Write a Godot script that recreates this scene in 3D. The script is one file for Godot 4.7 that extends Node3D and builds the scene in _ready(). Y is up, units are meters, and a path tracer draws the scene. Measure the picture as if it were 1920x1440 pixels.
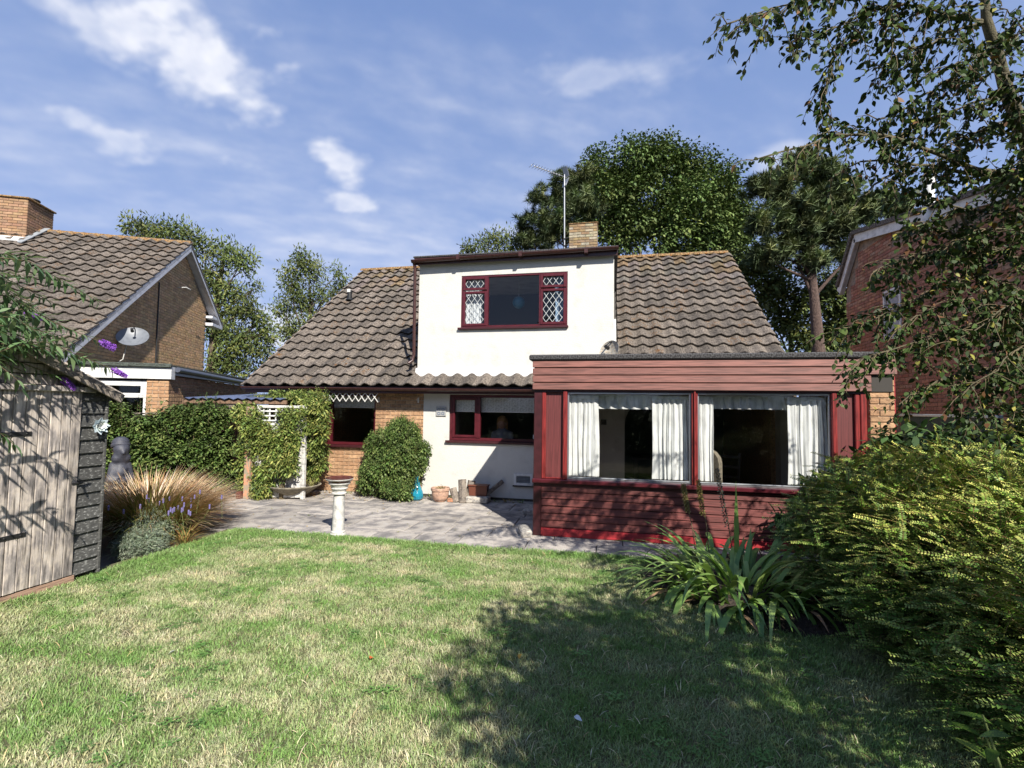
extends Node3D

# ---------------------------------------------------------------- mesh builder
class Mb:
	var v := PackedVector3Array()
	var n := PackedVector3Array()
	var c := PackedColorArray()
	var col := Color.WHITE
	func tri(a: Vector3, b: Vector3, d: Vector3, na: Vector3, nb: Vector3, nd: Vector3) -> void:
		if (b - a).cross(d - a).dot(na + nb + nd) > 0.0:
			v.append(a); v.append(d); v.append(b)
			n.append(na); n.append(nd); n.append(nb)
		else:
			v.append(a); v.append(b); v.append(d)
			n.append(na); n.append(nb); n.append(nd)
		c.append(col); c.append(col); c.append(col)
	func quad(a: Vector3, b: Vector3, d: Vector3, e: Vector3, nn: Vector3) -> void:
		tri(a, b, d, nn, nn, nn)
		tri(a, d, e, nn, nn, nn)
	func quad_auto(a: Vector3, b: Vector3, d: Vector3, e: Vector3) -> void:
		var nn := (b - a).cross(d - a).normalized()
		quad(a, b, d, e, nn)
	func box(ce: Vector3, size: Vector3, bevel := 0.0, bs := Basis()) -> void:
		var h := size * 0.5
		var be: float = minf(bevel, minf(h.x, minf(h.y, h.z)) * 0.9)
		for ax in 3:
			var u := (ax + 1) % 3
			var w := (ax + 2) % 3
			for s in [-1.0, 1.0]:
				var p: Array[Vector3] = []
				for q in [[-1.0, -1.0], [1.0, -1.0], [1.0, 1.0], [-1.0, 1.0]]:
					var t := Vector3.ZERO
					t[ax] = s * h[ax]
					t[u] = q[0] * (h[u] - be)
					t[w] = q[1] * (h[w] - be)
					p.append(ce + bs * t)
				var nn := Vector3.ZERO
				nn[ax] = s
				quad(p[0], p[1], p[2], p[3], bs * nn)
		if be <= 0.0:
			return
		for ax in 3:
			var u := (ax + 1) % 3
			var w := (ax + 2) % 3
			for su in [-1.0, 1.0]:
				for sw in [-1.0, 1.0]:
					var a := Vector3.ZERO
					a[ax] = -(h[ax] - be); a[u] = su * h[u]; a[w] = sw * (h[w] - be)
					var b := a
					b[ax] = -a[ax]
					var d := b
					d[u] = su * (h[u] - be); d[w] = sw * h[w]
					var e := d
					e[ax] = -b[ax]
					var nn := Vector3.ZERO
					nn[u] = su; nn[w] = sw
					quad(ce + bs * a, ce + bs * b, ce + bs * d, ce + bs * e, bs * nn.normalized())
		for sx in [-1.0, 1.0]:
			for sy in [-1.0, 1.0]:
				for sz in [-1.0, 1.0]:
					var k := Vector3(sx, sy, sz)
					var a := Vector3(sx * h.x, sy * (h.y - be), sz * (h.z - be))
					var b := Vector3(sx * (h.x - be), sy * h.y, sz * (h.z - be))
					var d := Vector3(sx * (h.x - be), sy * (h.y - be), sz * h.z)
					var nn := bs * k.normalized()
					tri(ce + bs * a, ce + bs * b, ce + bs * d, nn, nn, nn)
	func span(x0: float, x1: float, y0: float, y1: float, z0: float, z1: float, bevel := 0.0) -> void:
		box(Vector3((x0 + x1) / 2, (y0 + y1) / 2, (z0 + z1) / 2), Vector3(absf(x1 - x0), absf(y1 - y0), absf(z1 - z0)), bevel)
	func bar(a: Vector3, b: Vector3, w: float, t: float, up := Vector3.UP, bevel := 0.0) -> void:
		var x := (b - a).normalized()
		var z := x.cross(up).normalized()
		var y := z.cross(x)
		box((a + b) / 2, Vector3((b - a).length(), w, t), bevel, Basis(x, y, z))
	func tube(pts: Array, rad: Array, sides := 8, cap := true) -> void:
		var prev: Array[Vector3] = []
		var prevn: Array[Vector3] = []
		var side := Vector3.ZERO
		for i in pts.size():
			var p: Vector3 = pts[i]
			var d: Vector3 = (pts[mini(i + 1, pts.size() - 1)] - pts[maxi(i - 1, 0)]).normalized()
			if side == Vector3.ZERO:
				side = d.cross(Vector3.RIGHT if absf(d.x) < 0.8 else Vector3.UP).normalized()
			side = (side - d * side.dot(d)).normalized()
			var other := d.cross(side)
			var ring: Array[Vector3] = []
			var rn: Array[Vector3] = []
			for k in sides:
				var a := TAU * k / sides
				var q := side * cos(a) + other * sin(a)
				ring.append(p + q * float(rad[i]))
				rn.append(q)
			if i > 0:
				for k in sides:
					var m := (k + 1) % sides
					tri(prev[k], prev[m], ring[m], prevn[k], prevn[m], rn[m])
					tri(prev[k], ring[m], ring[k], prevn[k], rn[m], rn[k])
			if cap and (i == 0 or i == pts.size() - 1):
				var nn := -d if i == 0 else d
				for k in sides:
					tri(p, ring[k], ring[(k + 1) % sides], nn, nn, nn)
			prev = ring
			prevn = rn
	func lathe(prof: Array, at: Vector3, segs := 24, bs := Basis()) -> void:
		for i in prof.size() - 1:
			var p: Vector2 = prof[i]
			var q: Vector2 = prof[i + 1]
			var e := (q - p)
			if e.length() < 1e-6:
				continue
			var nn := Vector2(e.y, -e.x).normalized()
			for k in segs:
				var a := TAU * k / segs
				var b := TAU * (k + 1) / segs
				var ca := Vector3(cos(a), 0, sin(a))
				var cb := Vector3(cos(b), 0, sin(b))
				var A := at + bs * (ca * p.x + Vector3.UP * p.y)
				var B := at + bs * (cb * p.x + Vector3.UP * p.y)
				var C := at + bs * (cb * q.x + Vector3.UP * q.y)
				var D := at + bs * (ca * q.x + Vector3.UP * q.y)
				var na := bs * (ca * nn.x + Vector3.UP * nn.y)
				var nb := bs * (cb * nn.x + Vector3.UP * nn.y)
				if p.x > 1e-5:
					tri(A, B, C, na, nb, nb)
				if q.x > 1e-5:
					tri(A, C, D, na, nb, na)
	func prism(poly: PackedVector2Array, origin: Vector3, ux: Vector3, uy: Vector3, depth: Vector3) -> void:
		# a polygon in the plane (ux, uy), pushed out by depth
		var idx := Geometry2D.triangulate_polygon(poly)
		var nn := depth.normalized()
		for i in range(0, idx.size(), 3):
			var a := origin + ux * poly[idx[i]].x + uy * poly[idx[i]].y
			var b := origin + ux * poly[idx[i + 1]].x + uy * poly[idx[i + 1]].y
			var d := origin + ux * poly[idx[i + 2]].x + uy * poly[idx[i + 2]].y
			tri(a + depth, b + depth, d + depth, nn, nn, nn)
			tri(a, b, d, -nn, -nn, -nn)
		var turn := -1.0 if Geometry2D.is_polygon_clockwise(poly) else 1.0
		for i in poly.size():
			var p := poly[i]
			var q := poly[(i + 1) % poly.size()]
			var e := (q - p).normalized()
			var o := Vector2(e.y, -e.x) * turn
			var a := origin + ux * p.x + uy * p.y
			var b := origin + ux * q.x + uy * q.y
			quad(a, b, b + depth, a + depth, (ux * o.x + uy * o.y).normalized())
	func mesh() -> ArrayMesh:
		var arr := []
		arr.resize(Mesh.ARRAY_MAX)
		arr[Mesh.ARRAY_VERTEX] = v
		arr[Mesh.ARRAY_NORMAL] = n
		arr[Mesh.ARRAY_COLOR] = c
		var m := ArrayMesh.new()
		m.add_surface_from_arrays(Mesh.PRIMITIVE_TRIANGLES, arr)
		return m

# ---------------------------------------------------------------- scene helpers
var rng := RandomNumberGenerator.new()
var used := {}
var MT := {}
var TX := {}

func rr(a: float, b: float) -> float:
	return rng.randf_range(a, b)

func numbered(called: String) -> String:
	if not used.has(called):
		used[called] = 0
		return called
	used[called] += 1
	return "%s_%03d" % [called, used[called]]

func tag(o: Node3D, label: String, category: String, group := "") -> void:
	o.set_meta("label", label)
	o.set_meta("category", category)
	if group != "":
		o.set_meta("group", group)

func thing(called: String, label: String, category: String, at := Vector3.ZERO, turn := 0.0, group := "") -> Node3D:
	var o := Node3D.new()
	o.name = numbered(called)
	add_child(o, true)
	o.position = at
	o.rotation.y = turn
	tag(o, label, category, group)
	return o

func structure(called: String, mesh: Mesh, m: Material) -> MeshInstance3D:
	var o := MeshInstance3D.new()
	o.name = numbered(called)
	o.mesh = mesh
	o.material_override = m
	add_child(o, true)
	o.set_meta("kind", "structure")
	return o

var counts := {}
func part(parent: Node, called: String, mesh: Mesh, m: Material, t := Transform3D(), label := "") -> MeshInstance3D:
	var o := MeshInstance3D.new()
	var key := str(parent.get_instance_id()) + called
	if counts.has(key):
		o.name = "%s_%03d" % [called, counts[key]]
		counts[key] += 1
	else:
		o.name = called
		counts[key] = 1
	o.mesh = mesh
	o.material_override = m
	o.transform = t
	parent.add_child(o, true)
	if label != "":
		o.set_meta("label", label)
	return o

func many(parent: Node, called: String, mesh: Mesh, m: Material, xf: Array, cols: Array) -> MultiMeshInstance3D:
	var mm := MultiMesh.new()
	mm.transform_format = MultiMesh.TRANSFORM_3D
	mm.use_colors = true
	mm.mesh = mesh
	mm.instance_count = xf.size()
	for i in xf.size():
		mm.set_instance_transform(i, xf[i])
		mm.set_instance_color(i, cols[i] if cols.size() > i else Color.WHITE)
	var o := MultiMeshInstance3D.new()
	var key := str(parent.get_instance_id()) + called
	if counts.has(key):
		o.name = "%s_%03d" % [called, counts[key]]
		counts[key] += 1
	else:
		o.name = called
		counts[key] = 1
	o.multimesh = mm
	o.material_override = m
	parent.add_child(o, true)
	o.set_meta("kind", "stuff")
	return o

func ntex(key: String, freq: float, stops: Array, oct := 4, sd := 1, size := 512, kind := FastNoiseLite.TYPE_SIMPLEX_SMOOTH) -> NoiseTexture2D:
	if TX.has(key):
		return TX[key]
	var f := FastNoiseLite.new()
	f.noise_type = kind
	f.seed = sd
	f.frequency = freq
	f.fractal_type = FastNoiseLite.FRACTAL_FBM if oct > 1 else FastNoiseLite.FRACTAL_NONE
	f.fractal_octaves = oct
	f.fractal_gain = 0.6
	var t := NoiseTexture2D.new()
	t.width = size
	t.height = size
	t.seamless = true
	t.noise = f
	t.normalize = true
	var g := Gradient.new()
	var offs := PackedFloat32Array()
	var cols := PackedColorArray()
	for s in stops:
		offs.append(s[0])
		cols.append(s[1])
	g.offsets = offs
	g.colors = cols
	t.color_ramp = g
	TX[key] = t
	return t

func lin(r: float, g: float, b: float) -> Color:
	return Color(r, g, b).linear_to_srgb()

func grey(v: float) -> Color:
	return Color(v, v, v)

# opts: tex, scale(Vector3), bump, bump_cm, world, metal, detail...
func mat(key: String, c: Color, rough := 0.8, o := {}) -> StandardMaterial3D:
	if MT.has(key):
		return MT[key]
	var m := StandardMaterial3D.new()
	m.resource_name = key
	m.albedo_color = c
	m.roughness = rough
	m.metallic = o.get("metal", 0.0)
	m.metallic_specular = o.get("spec", 0.5)
	if o.has("tex") or o.has("bump"):
		m.uv1_triplanar = true
		m.uv1_world_triplanar = o.get("world", true)
		m.uv1_scale = o.get("scale", Vector3.ONE)
	if o.has("tex"):
		m.albedo_texture = o.tex
	if o.has("bump"):
		m.heightmap_enabled = true
		m.heightmap_texture = o.bump
		m.heightmap_scale = o.get("cm", 1.0)
	if o.has("detail"):
		m.detail_enabled = true
		m.detail_albedo = o.detail
		m.detail_blend_mode = BaseMaterial3D.BLEND_MODE_MUL
		m.detail_uv_layer = BaseMaterial3D.DETAIL_UV_2
		m.uv2_triplanar = true
		m.uv2_world_triplanar = true
		m.uv2_scale = o.get("dscale", Vector3.ONE)
	if o.get("vc", false):
		m.vertex_color_use_as_albedo = true
	if o.has("back"):
		m.backlight_enabled = true
		m.backlight = o.back
	if o.has("rim"):
		m.rim_enabled = true
		m.rim = o.rim
	m.cull_mode = BaseMaterial3D.CULL_DISABLED if o.get("two", false) else BaseMaterial3D.CULL_BACK
	MT[key] = m
	return m

func boxm(size: Vector3, bevel := 0.0) -> ArrayMesh:
	var b := Mb.new()
	b.box(Vector3.ZERO, size, bevel)
	return b.mesh()

func spanm(x0: float, x1: float, y0: float, y1: float, z0: float, z1: float, bevel := 0.0) -> ArrayMesh:
	var b := Mb.new()
	b.span(x0, x1, y0, y1, z0, z1, bevel)
	return b.mesh()

func at(x: float, y: float, z: float) -> Transform3D:
	return Transform3D(Basis(), Vector3(x, y, z))

func leaf_mesh(l: float, w: float, fold := 0.15, droop := 0.15, segs := 3) -> ArrayMesh:
	# a pointed oval leaf along +x from the origin, its face up
	var b := Mb.new()
	add_leaf(b, Transform3D(), l, w, fold, droop, segs)
	return b.mesh()

func add_leaf(b: Mb, t: Transform3D, l: float, w: float, fold := 0.15, droop := 0.15, segs := 3) -> void:
	var mid: Array[Vector3] = []
	var lf: Array[Vector3] = []
	var rt: Array[Vector3] = []
	for i in segs + 1:
		var s := float(i) / segs
		var ww: float = w * 0.5 * sin(PI * pow(s, 0.8))
		var y: float = -droop * l * s * s
		mid.append(t * Vector3(l * s, y, 0))
		lf.append(t * Vector3(l * s, y + fold * ww, ww))
		rt.append(t * Vector3(l * s, y + fold * ww, -ww))
	var up := t.basis.y.normalized()
	for i in segs:
		if i == 0:
			b.tri(mid[0], lf[1], mid[1], up, up, up)
			b.tri(mid[0], mid[1], rt[1], up, up, up)
		elif i == segs - 1:
			b.tri(mid[i], lf[i], mid[i + 1], up, up, up)
			b.tri(mid[i], mid[i + 1], rt[i], up, up, up)
		else:
			for e in [lf, rt]:
				b.tri(mid[i], e[i], e[i + 1], up, up, up)
				b.tri(mid[i], e[i + 1], mid[i + 1], up, up, up)

func rand_dir() -> Vector3:
	var z := rr(-1, 1)
	var a := rr(0, TAU)
	var q := sqrt(1 - z * z)
	return Vector3(q * cos(a), z, q * sin(a))

func frame(x: Vector3, up: Vector3) -> Basis:
	x = x.normalized()
	var z := x.cross(up)
	if z.length() < 0.01:
		z = x.cross(Vector3.RIGHT)
	z = z.normalized()
	return Basis(x, z.cross(x), z)

func leaf_clump(count: int, radius: float, l: float, w: float, sd: int, updown := 0.5, segs := 2) -> ArrayMesh:
	var keep := rng.state
	rng.seed = sd
	var b := Mb.new()
	for i in count:
		var d := rand_dir()
		var p := d * radius * pow(rng.randf(), 0.5)
		var dir := (d + rand_dir() * 0.8 + Vector3(0, -0.25, 0)).normalized()
		var up := (Vector3.UP * updown * 2.2 + rand_dir() * 0.7 + d * 0.5).normalized()
		var g := rr(0.82, 1.18)
		b.col = Color(g * rr(0.94, 1.08), g, g * rr(0.88, 1.05))
		add_leaf(b, Transform3D(frame(dir, up), p), l * rr(0.7, 1.25), w * rr(0.8, 1.2), 0.25, 0.2, segs)
	rng.state = keep
	return b.mesh()

func needle_clump(count: int, radius: float, sd: int) -> ArrayMesh:
	var keep := rng.state
	rng.seed = sd
	var b := Mb.new()
	for i in count:
		var d := (rand_dir() + Vector3(0, 0.45, 0)).normalized()
		var side := d.cross(rand_dir()).normalized() * radius * 0.045
		var g := rr(0.7, 1.3)
		b.col = Color(g, g, g)
		var tip := d * radius * rr(0.6, 1.1)
		var base := d * radius * 0.1
		var nn := (d + Vector3.UP * 0.4).normalized()
		b.tri(base - side, base + side, tip, nn, nn, nn)
	rng.state = keep
	return b.mesh()

func vary(c: Color, amt: float) -> Color:
	var g := rr(1.0 - amt, 1.0 + amt)
	return Color(c.r * g * rr(0.93, 1.07), c.g * g, c.b * g * rr(0.9, 1.1))

# ---------------------------------------------------------------- sky
func make_sky() -> Image:
	var W := 2048
	var H := 1024
	var data := PackedByteArray()
	data.resize(W * H * 3)
	var fa := FastNoiseLite.new()
	fa.noise_type = FastNoiseLite.TYPE_SIMPLEX_SMOOTH
	fa.seed = 11
	fa.frequency = 0.9
	fa.fractal_octaves = 5
	fa.fractal_gain = 0.55
	var fb := FastNoiseLite.new()
	fb.noise_type = FastNoiseLite.TYPE_SIMPLEX_SMOOTH
	fb.seed = 5
	fb.frequency = 0.6
	fb.fractal_octaves = 3
	# puffs: direction (azimuth from -z towards +x, elevation), half sizes in degrees, strength
	var puffs := [[-47.5, 32.0, 11.5, 6.0, 1.0], [-55.0, 31.0, 7.0, 3.6, 0.75], [-32.4, 25.5, 4.2, 2.9, 0.85], [-30.6, 22.0, 4.6, 1.8, 0.75], [-52.0, 23.2, 7.5, 2.2, 0.65], [-43.0, 24.0, 4.0, 1.5, 0.55],
		[-36.0, 8.0, 8.0, 4.5, 0.9], [18.0, 25.0, 4.0, 2.5, 0.5], [-12.0, 20.5, 6.0, 1.6, 0.4], [0.0, 35.0, 14.0, 2.6, 0.42], [70.0, 30.0, 14.0, 7.0, 0.9], [120.0, 22.0, 18.0, 6.0, 0.9], [170.0, 40.0, 16.0, 8.0, 0.9], [-140.0, 26.0, 18.0, 7.0, 0.9], [-95.0, 35.0, 14.0, 7.0, 0.9]]
	for j in H:
		var el := PI * (0.5 - (j + 0.5) / H)
		var sy := sin(el)
		var cy := cos(el)
		for i in W:
			var k := (j * W + i) * 3
			if sy < 0.0:
				data[k] = 120; data[k + 1] = 122; data[k + 2] = 120
				continue
			# a Godot panorama starts at -z and runs towards +x
			var az := wrapf(TAU * (i + 0.5) / W, -PI, PI)
			var dx := sin(az) * cy
			var dz := -cos(az) * cy
			var t := pow(1.0 - sy, 1.7)
			var r := lerpf(0.15, 0.47, t)
			var g := lerpf(0.255, 0.61, t)
			var b := lerpf(0.54, 0.95, t)
			var q := 1.0 / (sy + 0.22)
			var px := dx * q
			var pz := dz * q
			# streaked high cloud, drawn out from lower left to upper right
			var sx := px * 0.86 - pz * 0.5
			var sz := px * 0.5 + pz * 0.86
			var wis := fa.get_noise_2d(sx * 0.7 + 3.0, sz * 2.6) * 0.5 + fa.get_noise_2d(sx * 3.4, sz * 8.0 + 20.0) * 0.3 + fa.get_noise_2d(sx * 8.0, sz * 12.0 + 60.0) * 0.22
			var big := fb.get_noise_2d(px * 0.7 + 9.0, pz * 0.7)
			var c := clampf(wis * 0.8 + big * 0.45 + 0.3, 0.0, 0.85)
			c = c * c * 0.7
			var deg := rad_to_deg(az)
			var eld := rad_to_deg(el)
			var extra := 0.0
			for p in puffs:
				var ddx: float = wrapf(deg - p[0], -180.0, 180.0) * cy / p[2]
				if absf(ddx) > 1.6:
					continue
				var ddy: float = (eld - p[1] + ddx * 0.25 * p[3]) / p[3]
				if absf(ddy) > 1.6:
					continue
				var f: float = 1.0 - sqrt(ddx * ddx + ddy * ddy)
				var nn := fa.get_noise_2d(px * 5.5 + p[0], pz * 8.5 + 40.0)
				f = clampf(f * 1.45 + nn * 0.95 - 0.12, 0.0, 1.0)
				extra = maxf(extra, pow(f, 1.7) * p[4] * (0.84 + 0.3 * fa.get_noise_2d(px * 11.0, pz * 14.0)))
			c = clampf(maxf(c, extra), 0.0, 1.0)
			r = lerpf(r, 0.9, c); g = lerpf(g, 0.92, c); b = lerpf(b, 1.0, c)
			data[k] = int(255.0 * pow(r, 1.0 / 2.2)); data[k + 1] = int(255.0 * pow(g, 1.0 / 2.2)); data[k + 2] = int(255.0 * pow(b, 1.0 / 2.2))
	return Image.create_from_data(W, H, false, Image.FORMAT_RGB8, data)

# ---------------------------------------------------------------- materials
func materials() -> void:
	var mott := ntex("mott", 0.006, [[0.0, grey(0.62)], [0.45, grey(0.9)], [1.0, grey(1.0)]], 5, 3)
	var soft := ntex("soft", 0.004, [[0.0, grey(0.82)], [0.5, grey(0.97)], [1.0, grey(1.0)]], 4, 8)
	var bumpy := ntex("bumpy", 0.02, [[0.0, grey(0.0)], [1.0, grey(1.0)]], 4, 21)
	var fine := ntex("fine", 0.08, [[0.0, grey(0.0)], [1.0, grey(1.0)]], 3, 22)
	var grain := ntex("grain", 0.01, [[0.0, grey(0.62)], [0.4, grey(0.85)], [0.75, grey(1.0)], [1.0, grey(0.92)]], 5, 31)
	var lichen := ntex("lichen", 0.018, [[0.0, Color(0.3, 0.28, 0.27)], [0.36, Color(0.5, 0.47, 0.45)], [0.5, Color(0.66, 0.62, 0.59)], [0.6, Color(0.95, 0.93, 0.89)], [0.68, Color(0.62, 0.57, 0.53)], [0.8, Color(1.0, 0.98, 0.94)], [1.0, Color(0.9, 0.88, 0.84)]], 5, 41)
	var orange := ntex("orange", 0.012, [[0.0, grey(1.0)], [0.66, grey(1.0)], [0.73, Color(1.0, 0.78, 0.42)], [1.0, Color(1.0, 0.62, 0.2)]], 5, 43)
	var dapple := ntex("paver", 0.11, [[0.0, grey(0.45)], [0.35, grey(0.74)], [0.5, grey(0.88)], [0.62, grey(0.76)], [1.0, grey(1.0)]], 5, 47)
	var stain := ntex("stain", 0.008, [[0.0, Color(0.6, 0.6, 0.61)], [0.4, Color(0.8, 0.79, 0.79)], [0.6, Color(0.95, 0.93, 0.9)], [1.0, grey(1.0)]], 5, 48)
	# house
	mat("render", lin(0.56, 0.55, 0.515), 0.9, {tex = ntex("plain", 0.006, [[0.0, grey(0.93)], [0.3, grey(0.98)], [0.5, grey(1.0)], [1.0, grey(0.98)]], 5, 9), scale = Vector3(0.6, 0.6, 0.6), bump = fine, cm = 0.25})
	mat("render_dark", lin(0.6, 0.59, 0.54), 0.9, {tex = soft, scale = Vector3(0.8, 0.8, 0.8)})
	mat("mortar", lin(0.5, 0.43, 0.33), 0.95, {tex = mott, scale = Vector3(2, 2, 2)})
	mat("mortar_grey", lin(0.3, 0.24, 0.19), 0.95, {tex = mott, scale = Vector3(2, 2, 2)})
	for i in 5:
		var k: float = [0.85, 1.0, 1.12, 0.93, 1.05][i]
		var q: float = [0.0, 0.02, -0.02, 0.035, 0.0][i]
		mat("buff_brick%d" % i, lin((0.50 - q) * k, (0.30 - q) * k, (0.165 - q * 0.6) * k), 0.9, {tex = mott, scale = Vector3(3, 5, 3), bump = bumpy, cm = 0.3})
		mat("red_brick%d" % i, lin((0.44 - q) * k, (0.205 - q * 0.6) * k, (0.135 - q * 0.3) * k), 0.9, {tex = mott, scale = Vector3(2, 4, 2), bump = bumpy, cm = 0.3})
		mat("brown_brick%d" % i, lin((0.52 - q) * k, (0.32 - q * 0.7) * k, (0.17 - q * 0.3) * k), 0.9, {tex = mott, scale = Vector3(3, 5, 3), bump = bumpy, cm = 0.3})
	mat("brick_copies", Color.WHITE, 0.9, {tex = mott, scale = Vector3(2, 4, 2), bump = bumpy, cm = 0.3, vc = true})
	for i in 6:
		var k: float = [0.68, 0.88, 1.02, 1.25, 0.98, 1.08][i]
		var o := {tex = lichen, scale = Vector3(2.0 + 0.2 * i, 2.0, 2.0), bump = fine, cm = 0.5}
		if i >= 4:
			o["detail"] = orange
			o["dscale"] = Vector3(1.2, 1.2, 1.2)
		mat("tile%d" % i, lin(0.27 * k, 0.25 * k, 0.232 * k), 0.95, o)
	mat("tile_copies", Color.WHITE, 0.95, {tex = lichen, scale = Vector3(1.8, 1.8, 1.8), bump = fine, cm = 0.35, vc = true})
	mat("ridge", lin(0.5, 0.36, 0.19), 0.95, {tex = lichen, scale = Vector3(2, 2, 2), detail = orange, dscale = Vector3(2.2, 2.2, 2.2), bump = fine, cm = 0.3})
	mat("underlay", lin(0.05, 0.045, 0.04), 0.95)
	mat("maroon", lin(0.085, 0.012, 0.018), 0.32, {tex = soft, scale = Vector3(3, 3, 3)})
	mat("dark_maroon", lin(0.05, 0.011, 0.014), 0.4, {tex = soft, scale = Vector3(3, 3, 3)})
	mat("gutter_brown", lin(0.06, 0.022, 0.018), 0.35, {tex = mott, scale = Vector3(3, 3, 3)})
	mat("felt", lin(0.13, 0.14, 0.16), 0.9, {tex = lichen, scale = Vector3(4, 4, 4), bump = fine, cm = 0.5})
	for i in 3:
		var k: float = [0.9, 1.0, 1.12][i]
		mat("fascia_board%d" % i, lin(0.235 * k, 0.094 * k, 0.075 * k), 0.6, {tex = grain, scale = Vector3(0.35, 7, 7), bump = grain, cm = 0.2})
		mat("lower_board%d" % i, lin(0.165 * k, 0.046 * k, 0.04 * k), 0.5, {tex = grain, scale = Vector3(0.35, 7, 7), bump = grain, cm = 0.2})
	mat("red_board", lin(0.36, 0.022, 0.028), 0.5, {tex = grain, scale = Vector3(0.5, 5, 5)})
	mat("post_red", lin(0.24, 0.028, 0.026), 0.38, {tex = grain, scale = Vector3(6, 0.5, 6)})
	mat("panel_red", lin(0.15, 0.035, 0.035), 0.5, {tex = grain, scale = Vector3(12, 0.25, 12)})
	mat("white_paint", lin(0.7, 0.7, 0.69), 0.45, {tex = soft, scale = Vector3(2, 2, 2)})
	mat("old_white", lin(0.66, 0.645, 0.61), 0.6, {tex = mott, scale = Vector3(2.5, 2.5, 2.5), bump = bumpy, cm = 0.2})
	mat("lilac_white", lin(0.66, 0.66, 0.7), 0.5, {tex = soft, scale = Vector3(2, 2, 2)})
	mat("lead_strip", lin(0.5, 0.52, 0.52), 0.4)
	mat("lead_grey", lin(0.3, 0.32, 0.34), 0.6, {tex = mott, scale = Vector3(2, 2, 2)})
	mat("green_felt", lin(0.13, 0.17, 0.16), 0.9, {tex = lichen, scale = Vector3(3, 3, 3)})
	mat("grey_plastic", lin(0.07, 0.08, 0.11), 0.35)
	mat("black_plastic", lin(0.015, 0.015, 0.016), 0.5)
	mat("alu", lin(0.55, 0.56, 0.58), 0.35, {metal = 0.9})
	mat("dull_metal", lin(0.33, 0.34, 0.36), 0.45, {metal = 0.7})
	mat("dish_grey", lin(0.17, 0.185, 0.215), 0.45, {tex = soft, scale = Vector3(3, 3, 3)})
	mat("dish_rust", lin(0.5, 0.5, 0.46), 0.6, {tex = stain, scale = Vector3(4, 4, 4), detail = orange, dscale = Vector3(6, 6, 6)})
	var g := StandardMaterial3D.new()
	g.resource_name = "glass"
	g.transparency = BaseMaterial3D.TRANSPARENCY_ALPHA
	g.albedo_color = Color(0.02, 0.04, 0.035, 0.04)
	g.roughness = 0.0
	g.metallic_specular = 0.5
	MT["glass"] = g
	# rooms
	mat("room_wall", lin(0.42, 0.41, 0.4), 0.9, {tex = soft, scale = Vector3(1, 1, 1)})
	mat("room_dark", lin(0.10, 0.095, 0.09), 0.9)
	mat("room_floor", lin(0.16, 0.11, 0.07), 0.7, {tex = grain, scale = Vector3(0.8, 4, 4)})
	mat("curtain", lin(0.76, 0.78, 0.76), 0.9, {tex = soft, scale = Vector3(5, 1, 5), back = Color(0.6, 0.6, 0.58), two = true, rim = 0.2})
	mat("curtain_net", lin(0.62, 0.67, 0.7), 0.9, {tex = soft, scale = Vector3(5, 1, 5), back = Color(0.5, 0.5, 0.5), two = true})
	mat("curtain_blue", lin(0.20, 0.30, 0.42), 0.9, {two = true})
	mat("blind", lin(0.6, 0.63, 0.62), 0.8, {tex = mott, scale = Vector3(6, 6, 6)})
	mat("teal", lin(0.02, 0.13, 0.2), 0.3)
	mat("dark_wood", lin(0.04, 0.02, 0.012), 0.45, {tex = grain, scale = Vector3(4, 1, 4)})
	mat("cushion", lin(0.2, 0.175, 0.13), 0.9, {tex = mott, scale = Vector3(4, 4, 4)})
	# ground
	mat("soil", lin(0.075, 0.055, 0.04), 1.0, {tex = dapple, scale = Vector3(1.5, 1.5, 1.5), bump = bumpy, cm = 3.0})
	mat("lawn_soil", lin(0.21, 0.20, 0.095), 1.0, {tex = dapple, scale = Vector3(2, 2, 2), bump = fine, cm = 1.0})
	mat("ground", lin(0.09, 0.11, 0.04), 1.0, {tex = mott, scale = Vector3(0.2, 0.2, 0.2)})
	for i in 4:
		var k: float = [0.82, 1.0, 1.1, 0.92][i]
		mat("slab%d" % i, lin(0.75 * k, 0.71 * k, 0.67 * k), 0.92, {tex = dapple, scale = Vector3(2.1, 2.1, 2.1), detail = stain, dscale = Vector3(0.55 + 0.07 * i, 0.6, 0.6), bump = fine, cm = 0.5})
	mat("joint", lin(0.09, 0.085, 0.07), 1.0, {tex = mott, scale = Vector3(3, 3, 3)})
	# wood
	for i in 4:
		var k: float = [0.8, 1.0, 1.15, 0.92][i]
		mat("weathered%d" % i, lin(0.62 * k, 0.565 * k, 0.52 * k), 0.9, {tex = ntex("grain2", 0.012, [[0.0, grey(0.3)], [0.25, grey(0.72)], [0.45, grey(0.92)], [0.8, grey(1.0)], [1.0, grey(0.8)]], 6, 33), scale = Vector3(5, 0.3, 5), detail = stain, dscale = Vector3(1.7, 0.8, 1.7), bump = grain, cm = 0.4})
		mat("weatherboard%d" % i, lin(0.30 * k, 0.30 * k, 0.285 * k), 0.9, {tex = ntex("peel", 0.02, [[0.0, grey(0.42)], [0.5, grey(0.5)], [0.66, grey(0.58)], [0.74, grey(0.95)], [1.0, grey(1.0)]], 5, 34), scale = Vector3(1.6, 3.5, 1.6), bump = grain, cm = 0.4})
	mat("bare_wood", lin(0.42, 0.27, 0.19), 0.9, {tex = TX["grain2"], scale = Vector3(0.5, 6, 0.5)})
	mat("grey_wood", lin(0.33, 0.29, 0.25), 0.9, {tex = TX["grain2"], scale = Vector3(3, 3, 3), detail = stain, dscale = Vector3(2, 2, 2)})
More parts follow.
